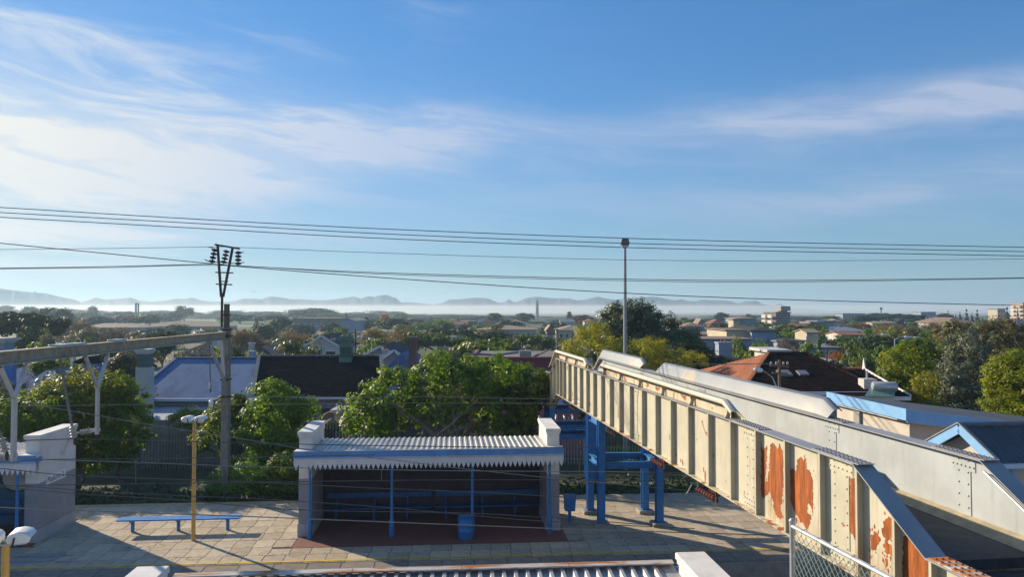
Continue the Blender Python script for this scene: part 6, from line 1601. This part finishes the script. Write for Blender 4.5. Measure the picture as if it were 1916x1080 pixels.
    c = MB().box(cx - .36, cx + .36, 41.2, 41.9, cz - .6, cz + .22).build('chimney', WWHITE, ro); MB().tube([(cx - .05, 41.5, cz + .2), (cx - .05, 41.5, cz + .65)], .06, 7).build('flue', STEEL, ro)
    ht = thing('solar_geyser', 'silver solar water tank on a panel at the white barge', 'water heater', (xat(1650, 40.6), 40.4, zat(727, 40.5)))
    smooth_by_angle(MB().tube([(-.62, .15, .12), (-.55, .14, .12), (.55, -.10, .12), (.6, -.11, .12)], [.20, .27, .27, .20], 14).build('tank', STEEL, ht), 50)
    MB().prism([(-1.35, -.55, -.38), (.15, -.75, -.38), (.55, .0, -.05), (-.75, .18, -.05)], (0, 0, .05)).build('panel', M('green_solar_glass', (.16, .28, .24), .15, .1, 2), ht)
RDARK2 = M('shaded_brown_tiles', (.024, .016, .015), .95, .4, 3, .3, 20, dirt=(.06, .03, .022), dirt_amt=.5, dscale=1.0, spec=.0)  # tile colour darkened to carry the shade of faces turned from the sun
hiphouse()
# --- houses and halls further out
house('school_building', 'long low hazy school block with brown roofs behind the gantry', 345, 300, 150, 14, 602, 611, RTAN, WBLUE, 'hip', nwin=14, rows=1, cat='school')
house('school_building', 'hazy brown roofed school wing at the far left of the school', 205, 285, 120, 14, 605, 613, RTAN, WBLUE, 'hip', nwin=8, cat='school')
house('hall', 'long hazy hall with brown roof and banded walls right of the mast', 592, 300, 84, 20, 595, 604, RBROWN, WBLUE, 'flat', nwin=8, rows=2, cat='hall')
house('hall', 'hazy pale blue gabled hall right of the long hall', 651, 260, 26, 22, 596, 601, RTAN, WBLUE, 'gabley', cat='hall')
house('house', 'brown roofed bungalow behind the green chimney', 700, 190, 70, 12, 616, 622, RBROWN, WCREAM, 'hip', nwin=3)
house('house', 'long brown roofed building left of the layered tree', 790, 180, 86, 12, 618, 624, RBROWN, WGREY, 'hip', nwin=4)
house('school_building', 'tan roofed school with a row of dark windows left of the golden tree', 948, 190, 112, 14, 609, 617, RTAN, M('school_wall', (.46, .42, .38), .8, .1, .6), 'hip', nwin=11, rows=1, cat='school')
house('school_building', 'small gabled stair block at the right end of the tan school', 1029, 186, 11, 10, 609, 617, RTAN, WBRICK, 'gabley', cat='school')
house('school_building', 'tan hip roofed wing right of the school stair block', 1072, 185, 54, 14, 609, 618, RTAN, WCREAM, 'hip', nwin=5, cat='school')
fh = 'small far houses in the haze'
for (px, d, wpx, yr, ye, rf, wl_, kd, lab) in [
    (903, 330, 18, 593, 599, RBROWN, WWHITE, 'gabley', 'far white gabled house left of the school roof'),
    (912, 300, 20, 597, 603, RRED, WCREAM, 'hip', 'far red roofed house below the white gable'),
    (860, 260, 28, 602, 608, RRED, WWHITE, 'gable', 'far red roofed white house by the small orange wall'),
    (772, 250, 16, 604, 609, RTERRA, WWHITE, 'gable', 'far house with small orange lean roof in the middle distance'),
    (960, 320, 46, 598, 604, RTAN, WGREY, 'hip', 'far tan hip roof above the school'),
    (955, 380, 20, 592, 598, RSLATE, WWHITE, 'gabley', 'far grey gable left of the skyline tree clump'),
    (1062, 300, 26, 598, 603, RGREY, WWHITE, 'gable', 'far pale flat house right of the chimney stack'),
    (1105, 300, 22, 597, 602, RRED, WWHITE, 'hip', 'far red hip roofed house left of the tall dark tree'),
    (1090, 330, 18, 594, 598, RBROWN, WCREAM, 'hip', 'far brown roofed house on the right of the brownish tree'),
    (1300, 160, 46, 604, 612, RBROWN, WWHITE, 'hip', 'brown hip roofed white house right of the tall dark tree'),
    (1312, 185, 14, 597, 607, RBROWN, WGREY, 'gabley', 'brown pointed gable behind the hip roofed white house'),
    (1345, 200, 30, 598, 607, RRED, WGREY, 'hip', 'dull red hip roof in front of the far treeline'),
    (1394, 210, 38, 593, 596, RTAN, WBLUE, 'hip', 'two storey hip roofed house left of the apartment block'),
    (1378, 205, 12, 597, 599, RTAN, WCREAM, 'flat', 'small cream stair block of the two storey house'),
    (1330, 140, 40, 622, 627, RTAN, WWHITE, 'gable', 'low pale roofs behind the long blue building'),
    (1265, 250, 20, 597, 601, RRED, WWHITE, 'hip', 'far pinkish house right of the tall dark tree'),
    (1510, 190, 34, 606, 612, RRED, WWHITE, 'gable', 'white house with red roof right of the spreading tree'),
    (1530, 210, 26, 602, 606, RGREY, WBLUE, 'flat', 'pale blue flat roofed shop block'),
    (1545, 230, 30, 600, 604, RGREY, WBLUE, 'flat', 'second pale flat roofed block behind the shop block'),
    (1568, 240, 24, 597, 602, RTAN, WCREAM, 'hip', 'tan roofed cream house above the shop block'),
    (1590, 160, 60, 614, 621, RGREY, WBLUE, 'mono', 'large pale blue shed with white gable left of the pines'),
    (1595, 132, 40, 622, 628, RRED, WWHITE, 'gable', 'red and grey roofed shed before the pale blue shed'),
    (1520, 120, 22, 617, 623, RTAN, WCREAM, 'gable', 'small cream gable beside the spreading tree'),
    (1545, 100, 70, 648, 652, RGREY, WBLUE, 'flat', 'flat grey roof behind the bright green trees'),
    (1480, 112, 50, 635, 640, RGREY, WBLUE, 'flat', 'long grey shed roof right of the mauve tree'),
    (1585, 110, 50, 645, 652, RGREY, WWHITE, 'flat', 'pale flat roof left of the layered green tree'),
    (1662, 260, 30, 602, 605, RTAN, WCREAM, 'gable', 'tan church like roof below the umbrella pine'),
    (1640, 258, 16, 603, 606, RTAN, WCREAM, 'gable', 'small tan roof left of the church like roof'),
    (1555, 66, 36, 672, 684, RGREY, WGREY, 'gabley', 'grey gabled roof behind the dark hip roof'),
    (1905, 260, 26, 598, 604, RRED, WWHITE, 'gabley', 'white gable at the right edge behind the olive tree'),
]: house('house', lab, px, d, wpx, min(10, wpx*d/FPX*1.1 + 3), yr, ye, rf, wl_, kd, nwin=2 if wpx > 14 else 0, group=fh)
house('house', 'large grey-brown hipped house with white flank on the right skyline', 1795, 185, 46, 14, 594, 604, RBROWN, WGREY, 'hip', nwin=4, group=fh)
house('house', 'white walled house with brown gable before the hipped house', 1818, 165, 34, 10, 601, 610, RBROWN, WWHITE, 'gable', nwin=3, group=fh)
house('hall', 'cream hall with flat brown roof in front of the apartment block', 1385, 118, 52, 12, 616, 619, RBROWN, WCREAM, 'flat', cat='hall')
house('hall', 'pale blue side hall with slate hip roof right of the cream hall', 1429, 116, 46, 14, 611, 619, RSLATE, WBLUE, 'hip', cat='hall')
house('long_building', 'long low blue-grey building with strip windows below the cream hall', 1352, 105, 108, 9, 632, 636, RBROWN, WBLUE, 'flat', nwin=8, cat='building')
house('house', 'red roofed house with big white chimney behind the hip roof', 1335, 66, 110, 8, 660, 674, RRED, WWHITE, 'hip', chim=[(1.7, -1.0, .9, 1.2, WBLUE)], group='houses behind the station')
house('house', 'dark hipped house behind the golden tree', 1290, 58, 150, 9, 676, 700, RDARK2, WGREY, 'hip', group='houses behind the station')
house('outbuilding', 'small white roof monitor behind the dark hip roof', 1455, 62, 30, 4, 652, 660, WWHITE, WWHITE, 'flat', cat='outbuilding')
# apartment blocks
def block(label, px, d, wpx, depth, yt, floors, wall, side_px=0, tower=None, balc=True, nwin=4):
    w_ = wpx*d/FPX; h = zat(yt, d) - GZ
    r = thing('apartment_block', label, 'apartment block', (xat(px, d), d + depth/2, GZ), .12, 'apartment blocks on the skyline')
    hw, hd = w_/2, depth/2
    MB().box(-hw, hw, -hd, hd, 0, h).build('wall', wall, r)
    MB().box(-hw - .3, hw + .3, -hd - .3, hd + .3, h, h + .35).build('roof', RGREY, r)
    fh_ = h / floors
    for k in range(floors):
        z = fh_*(k + .5)
        for i in range(nwin):
            cx = -hw + w_*(i + .5)/nwin
            f = MB().box(cx - w_/nwin*.3, cx + w_/nwin*.3, -hd - .08, -hd + .02, z - fh_*.24, z + fh_*.24).build('window', WFRAME, r)
            MB().box(cx - w_/nwin*.26, cx + w_/nwin*.26, -hd - .12, -hd - .085, z - fh_*.2, z + fh_*.2).build('pane', GLASS, f)
        if balc:
            for j in range(2):
                y0 = -hd + depth*(j + .15)/2
                MB().box(-hw - 1.3, -hw, y0, y0 + depth*.32, fh_*k + .1, fh_*k + .3).box(-hw - 1.3, -hw - 1.2, y0, y0 + depth*.32, fh_*k + .3, fh_*k + 1.2).build('balcony', WWHITE, r)
    if tower:
        tx, ty = tower; MB().box(tx - 1.0, tx + 1.0, -1.2, 1.2, h + .35, h + .7).build('tank_stand', WBRICK, r); MB().box(tx - 1.7, tx + 1.7, -2, 2, h + .7, h + .7 + ty).build('water_tank', M('tank_concrete', (.32, .28, .25), .9, .1, 1), r)
    return r
block('apartment block with white balconies and square water tank on top', 1462, 250, 28, 9, 586, 4, M('block_brick', (.17, .14, .14), .9, .15, 1), tower=(2.2, 1.6))
block('modern white building with stepped upper floors on the right skyline', 1727, 420, 50, 10, 592, 3, WWHITE, tower=None, balc=False, nwin=7)
block('upper stepped part of the modern white building', 1735, 432, 30, 8, 585, 4, WBLUE, balc=False, nwin=5)
block('cream apartment block with dark side on the right skyline', 1872, 360, 16, 6, 579, 4, WCREAM, balc=False, nwin=3)
block('low grey-blue block right of the cream apartment block', 1890, 370, 30, 6, 588, 3, WBLUE, balc=False, nwin=5)
block('pinkish apartment tower cut by the right edge', 1928, 340, 34, 7, 568, 6, M('pink_block', (.50, .38, .31), .8, .1, 1), nwin=4)
block('long pale flat roofed building on the skyline left of the pines', 1596, 430, 44, 8, 588, 2, WBLUE, balc=False, nwin=8)
# ------------------------------------------------------------------ poles, lamps, stacks
def tube_thing(name, label, cat, px, d, ytop, r0, r1, mat, zg=GZ, group=None):
    h = zat(ytop, d) - zg; r = thing(name, label, cat, (xat(px, d), d, zg), 0, group)
    smooth_by_angle(MB().tube([(0, 0, 0), (0, 0, h*.5), (0, 0, h)], [r0, (r0 + r1)/2, r1], 10).build('pole', mat, r)); return r, h
sl, h = tube_thing('street_lamp', 'very tall steel lamp post with boxy head behind the footbridge', 'street lamp', 1169.5, 40, 458, .13, .075, M('lamp_post_steel', (.30, .32, .33), .5, .1, 3, metal=.4))
MB().prism([(-.20, -.16, h - .05), (.20, -.16, h - .05), (.23, -.18, h + .12), (.17, -.16, h + .34), (-.17, -.16, h + .34), (-.23, -.18, h + .12)], (0, .34, 0)).build('lamp_head', M('lamp_head_grey', (.14, .13, .13), .5, .1, 3), sl)
MB().prism([(-.19, -.15, h - .05), (.19, -.15, h - .05), (.11, -.1, h - .17), (-.11, -.1, h - .17)], (0, .30, 0)).build('lamp_lens', LAMPW, sl)
st, h = tube_thing('chimney_stack', 'thin tall industrial chimney stack far off in the haze', 'chimney', 1005, 620, 563, 1.5, 1.1, WGREY)
rm_, h = tube_thing('radio_mast', 'small lattice mast pair on the far left treeline', 'mast', 254.5, 480, 567, .7, .6, WGREY); MB().tube([(1.6, 0, 0), (1.6, 0, h - .3)], .5, 6).bar((0, 0, h - .4), (1.6, 0, h - .4), .5, .5).build('second_leg', WGREY, rm_)
rm2, h = tube_thing('radio_mast', 'small mast standing above the umbrella pine skyline', 'mast', 1648, 400, 579, .35, .3, WGREY); MB().box(-.7, .7, -.3, .3, h - .2, h + 1.0).build('antenna', WGREY, rm2)
tf, h = tube_thing('utility_pole', 'wooden utility pole with short crossarms before the dark hip roof', 'utility pole', 1457, 36.5, 674, .09, .07, M('pole_wood', (.16, .12, .09), .9, .25, 5))
MB().bar((-.45, 0, h - .25), (.45, 0, h - .32), .09, .09).bar((-.35, 0, h - .62), (.4, 0, h - .66), .08, .08).build('crossarm', MATS['pole_wood'], tf)
for x in (-.4, -.15, .2, .4): MB().lathe([(.03, 0), (.055, .05), (.05, .12), (.02, .15)], 8, (x, 0, h - .22)).build('pin_insulator', PORCG, tf)
ar = MB().tube([(-.02, 0, h - 1.6), (-.35, -.05, h - .85), (-.75, -.08, h - .55)], [.035, .03, .025], 7).build('lamp_arm', STEEL, tf, True)
o = MB().lathe([(.03, -.16), (.10, -.10), (.13, .05), (.10, .2), (.04, .3)], 10).build('lamp_head', LAMPW, tf, True); o.location = (-.98, -.09, h - .48); o.rotation_euler = (0, -1.4, 0)
q0, q1 = P(1262, 681, 37), P(1445, 681, 36.5)
tag(MB().tube([q0, (q0 + q1)/2 + Vector((0, 0, -.03)), q1], .022, 5).build('service_cable', WIRELT), 'pale service cable running left from the wooden utility pole', 'wire')
for (px, d, yt, sgn, lab) in [(1041, 95, 632, -1, 'slim street light beside the layered tree near the maroon building'), (1508, 120, 630, 1, 'hook armed street light right of the mauve tree'), (1568, 140, 606, 1, 'plain tall pole by the pale blue shed'), (1632, 95, 629, 1, 'curved street light before the dark layered tree'), (1673, 82, 634, 1, 'pale curved street light left of the bright green tree'), (1691, 84, 635, 1, 'second curved street light right of the pale one'), (872, 88, 633, -1, 'small street light in front of the wide dark layered tree'), (696, 95, 633, -1, 'street light above the green shrub by the green chimney'), (665, 70, 616, 1, 'dark pole with short cross piece right of the green chimney'), (1546, 62, 652, 1, 'dark wooden pole beside the orange-brown tree'), (833, 75, 646, 1, 'pale double pole by the twiggy shrub')]:
    r, h = tube_thing('street_light', lab, 'street light', px, d, yt, .09, .06, STEEL if 'dark' not in lab else DARKSTEEL, group='street lights and poles among the trees')
    if 'light' in lab:
        MB().tube([(0, 0, h - .2), (sgn*.4, 0, h + .15), (sgn*1.2, 0, h + .2)], .05, 6).build('arm', STEEL, r, True)
        MB().bbox(min(sgn*1.1, sgn*1.8), max(sgn*1.1, sgn*1.8), -.16, .16, h + .12, h + .28, .05).build('lamp_head', LAMPW, r)
    else: MB().bar((-.7, 0, h - .2), (.7, 0, h - .2), .08, .08).build('crossarm', STEEL, r)
wp, h = tube_thing('street_light', 'white pole with slanting arm below the gantry beam at left', 'street light', 136, 44, 664, .06, .05, LAMPW, group='street lights and poles among the trees'); MB().tube([(0, 0, h - .5), (.35, 0, h + .1)], .04, 6).build('arm', LAMPW, wp)
# parked cars far off: roofs and bodies glinting in the car park
CARM = [M('car_paint_white', (.6, .6, .6), .3, .05, 2), M('car_paint_blue', (.06, .12, .28), .3, .05, 2), M('car_paint_silver', (.35, .37, .4), .3, .05, 2), M('car_paint_red', (.35, .04, .03), .3, .05, 2)]
def car():
    r = thing('parked_car', 'parked car', 'car', (0, 0, GZ), 0, 'cars in the far car park')
    body = MB().prism([(-2.0, -.8, .35), (2.0, -.8, .35), (2.05, -.8, .75), (1.2, -.8, .92), (-1.9, -.8, .95), (-2.05, -.8, .7)], (0, 1.6, 0)).build('body', CARM[0], r)
    MB().prism([(-1.6, -.7, .93), (1.0, -.7, .91), (.4, -.7, 1.42), (-1.1, -.7, 1.44)], (0, 1.4, 0)).build('cabin', GLASS, r)
    for x in (-1.25, 1.25):
        for y in (-.8, .8):
            w_ = MB().tube([(x, y - .1, .32), (x, y + .1, .32)], .32, 10).build('wheel', BLACK, r)
    return r
c0 = car()
for i, (px, d, ci, lab) in enumerate([(1553, 150, 2, 'leftmost silver car in the car park'), (1560, 148, 1, 'dark blue car right of the leftmost silver car'), (1568, 152, 0, 'white car by the tall plain pole'), (1577, 147, 3, 'red car left of the red roofed shed'), (1583, 150, 0, 'white car right of the red car'), (1574, 158, 2, 'silver car in the back row of the car park'), (1562, 160, 1, 'dark blue car in the back row of the car park')]):
    o = c0 if i == 0 else dup(c0)
    o.location = (xat(px, d), d, GZ); o.rotation_euler = (0, 0, .3 + .2*(i % 3)); o['label'] = lab; setmat([q for q in o.children if q.name.startswith('body')][0], CARM[ci])
# tiny airliner low over the mountains
ap = thing('airplane', 'tiny distant airplane low above the hazy mountains right of the mast', 'airplane', P(474, 546, 1400), .1)
MB().tube([(-4.6, 0, 0), (-3.8, 0, .1), (3.4, 0, 0), (4.8, 0, .5)], [.2, .55, .55, .1], 8).build('fuselage', WGREY, ap, True)
MB().prism([(-.8, 0, 0), (1.0, 0, 0), (2.0, 4.6, .3), (1.4, 4.6, .3)], (0, 0, .12)).prism([(-.8, 0, 0), (1.0, 0, 0), (2.0, -4.6, .3), (1.4, -4.6, .3)], (0, 0, .12)).build('wing', WGREY, ap)
MB().prism([(3.4, 0, .3), (4.7, 0, .4), (5.0, 0, 2.0), (4.4, 0, 2.0)], (0, .12, 0)).build('tail_fin', WGREY, ap)
# ------------------------------------------------------------------ mountains and the air
def ridge(name, pts, D, depth, mat, seed, ext):
    rng = np.random.default_rng(seed)
    pts = [ext[0]] + pts + [ext[1]]
    xs = np.arange(pts[0][0], pts[-1][0], 5.0); ys = np.interp(xs, [p[0] for p in pts], [p[1] for p in pts])
    m = MB(); fr_ = [(-1.0, 0), (-.72, .22), (-.45, .5), (-.22, .8), (-.08, .96), (0, 1), (.12, .93), (.4, .5), (1.0, 0)]
    n = len(fr_)
    for i, (px, py) in enumerate(zip(xs, ys)):
        h = zat(py, D) + 12; a = (px - 958) / FPX
        rv = rng.normal(size=n) * .10
        for j, (o_, k) in enumerate(fr_):
            dd = D + o_*depth; jj = rv[j] if j in (1, 2, 3, 7) else 0
            m.v.append((a*dd, dd, -12 + h*max(0, k + jj)))
    for i in range(len(xs) - 1):
        for j in range(n - 1): q = i*n + j; m.f.append((q, q+n, q+n+1, q+1))
    o = m.build(name, mat, None, True); o['kind'] = 'structure'; return o
MTN = M('mountain_scrub', (.035, .045, .05), .95, .3, .01)
ridge('headland', [(0, 540), (40, 545), (85, 549), (110, 555), (140, 561), (158, 569)], 2000, 150, MTN, 1, ((-500, 524), (215, 582)))
ridge('mountains', [(150, 567), (180, 557), (195, 561), (215, 560), (245, 557), (262, 563), (285, 565), (310, 563), (330, 559), (345, 560), (360, 557), (375, 562), (400, 565), (440, 564), (455, 559), (475, 559), (490, 560), (505, 555), (520, 556), (545, 560), (565, 560), (590, 562), (610, 562), (628, 560), (650, 557), (663, 555), (675, 559), (690, 554), (700, 556), (710, 553), (718, 552), (728, 553), (735, 557), (740, 557), (750, 566), (770, 566), (800, 569), (812, 570), (832, 566), (838, 561), (865, 560), (880, 558), (892, 557), (905, 558), (912, 558), (925, 564), (935, 567), (945, 565), (953, 562), (965, 566), (985, 558), (1000, 555.5), (1010, 555.5), (1030, 558), (1050, 558), (1065, 559), (1080, 562), (1095, 561), (1110, 557), (1120, 555.5), (1130, 558), (1150, 561), (1175, 559), (1190, 558), (1205, 557), (1220, 555), (1235, 557), (1250, 560), (1262, 562), (1275, 560), (1285, 563), (1300, 564), (1315, 561), (1330, 562), (1345, 562), (1360, 563), (1372, 565), (1380, 568), (1395, 564), (1415, 563), (1425, 568), (1440, 572), (1452, 571), (1460, 568), (1470, 573), (1485, 577), (1515, 577), (1540, 580), (1600, 584), (1700, 586), (1800, 581), (1850, 580)], 2100, 280, MTN, 2, ((-700, 560), (2700, 584)))
def volume(name, x0, x1, y0, y1, z0, z1, density, color, aniso):
    m = bpy.data.materials.new(name); m.use_nodes = True; t = m.node_tree; t.nodes.clear()
    out = t.nodes.new('ShaderNodeOutputMaterial'); v = t.nodes.new('ShaderNodeVolumePrincipled')
    v.inputs['Density'].default_value = density; v.inputs['Color'].default_value = color + (1,); v.inputs['Anisotropy'].default_value = aniso
    t.links.new(v.outputs[0], out.inputs['Volume'])
    o = MB().box(x0, x1, y0, y1, z0, z1).build(name, m); o['kind'] = 'stuff'; return o
volume('haze', -5400, 5400, -300, 4500, -14, 92, .00033, (.52, .76, 1.0), .3)
volume('mist_bank', -3600, 3600, 800, 1740, -2, 12.6, .0010, (.88, .95, 1.0), .35)
volume('mist_bank', -3650, 3650, 400, 1750, -2.5, 16.5, .00026, (.84, .93, 1.0), .35)
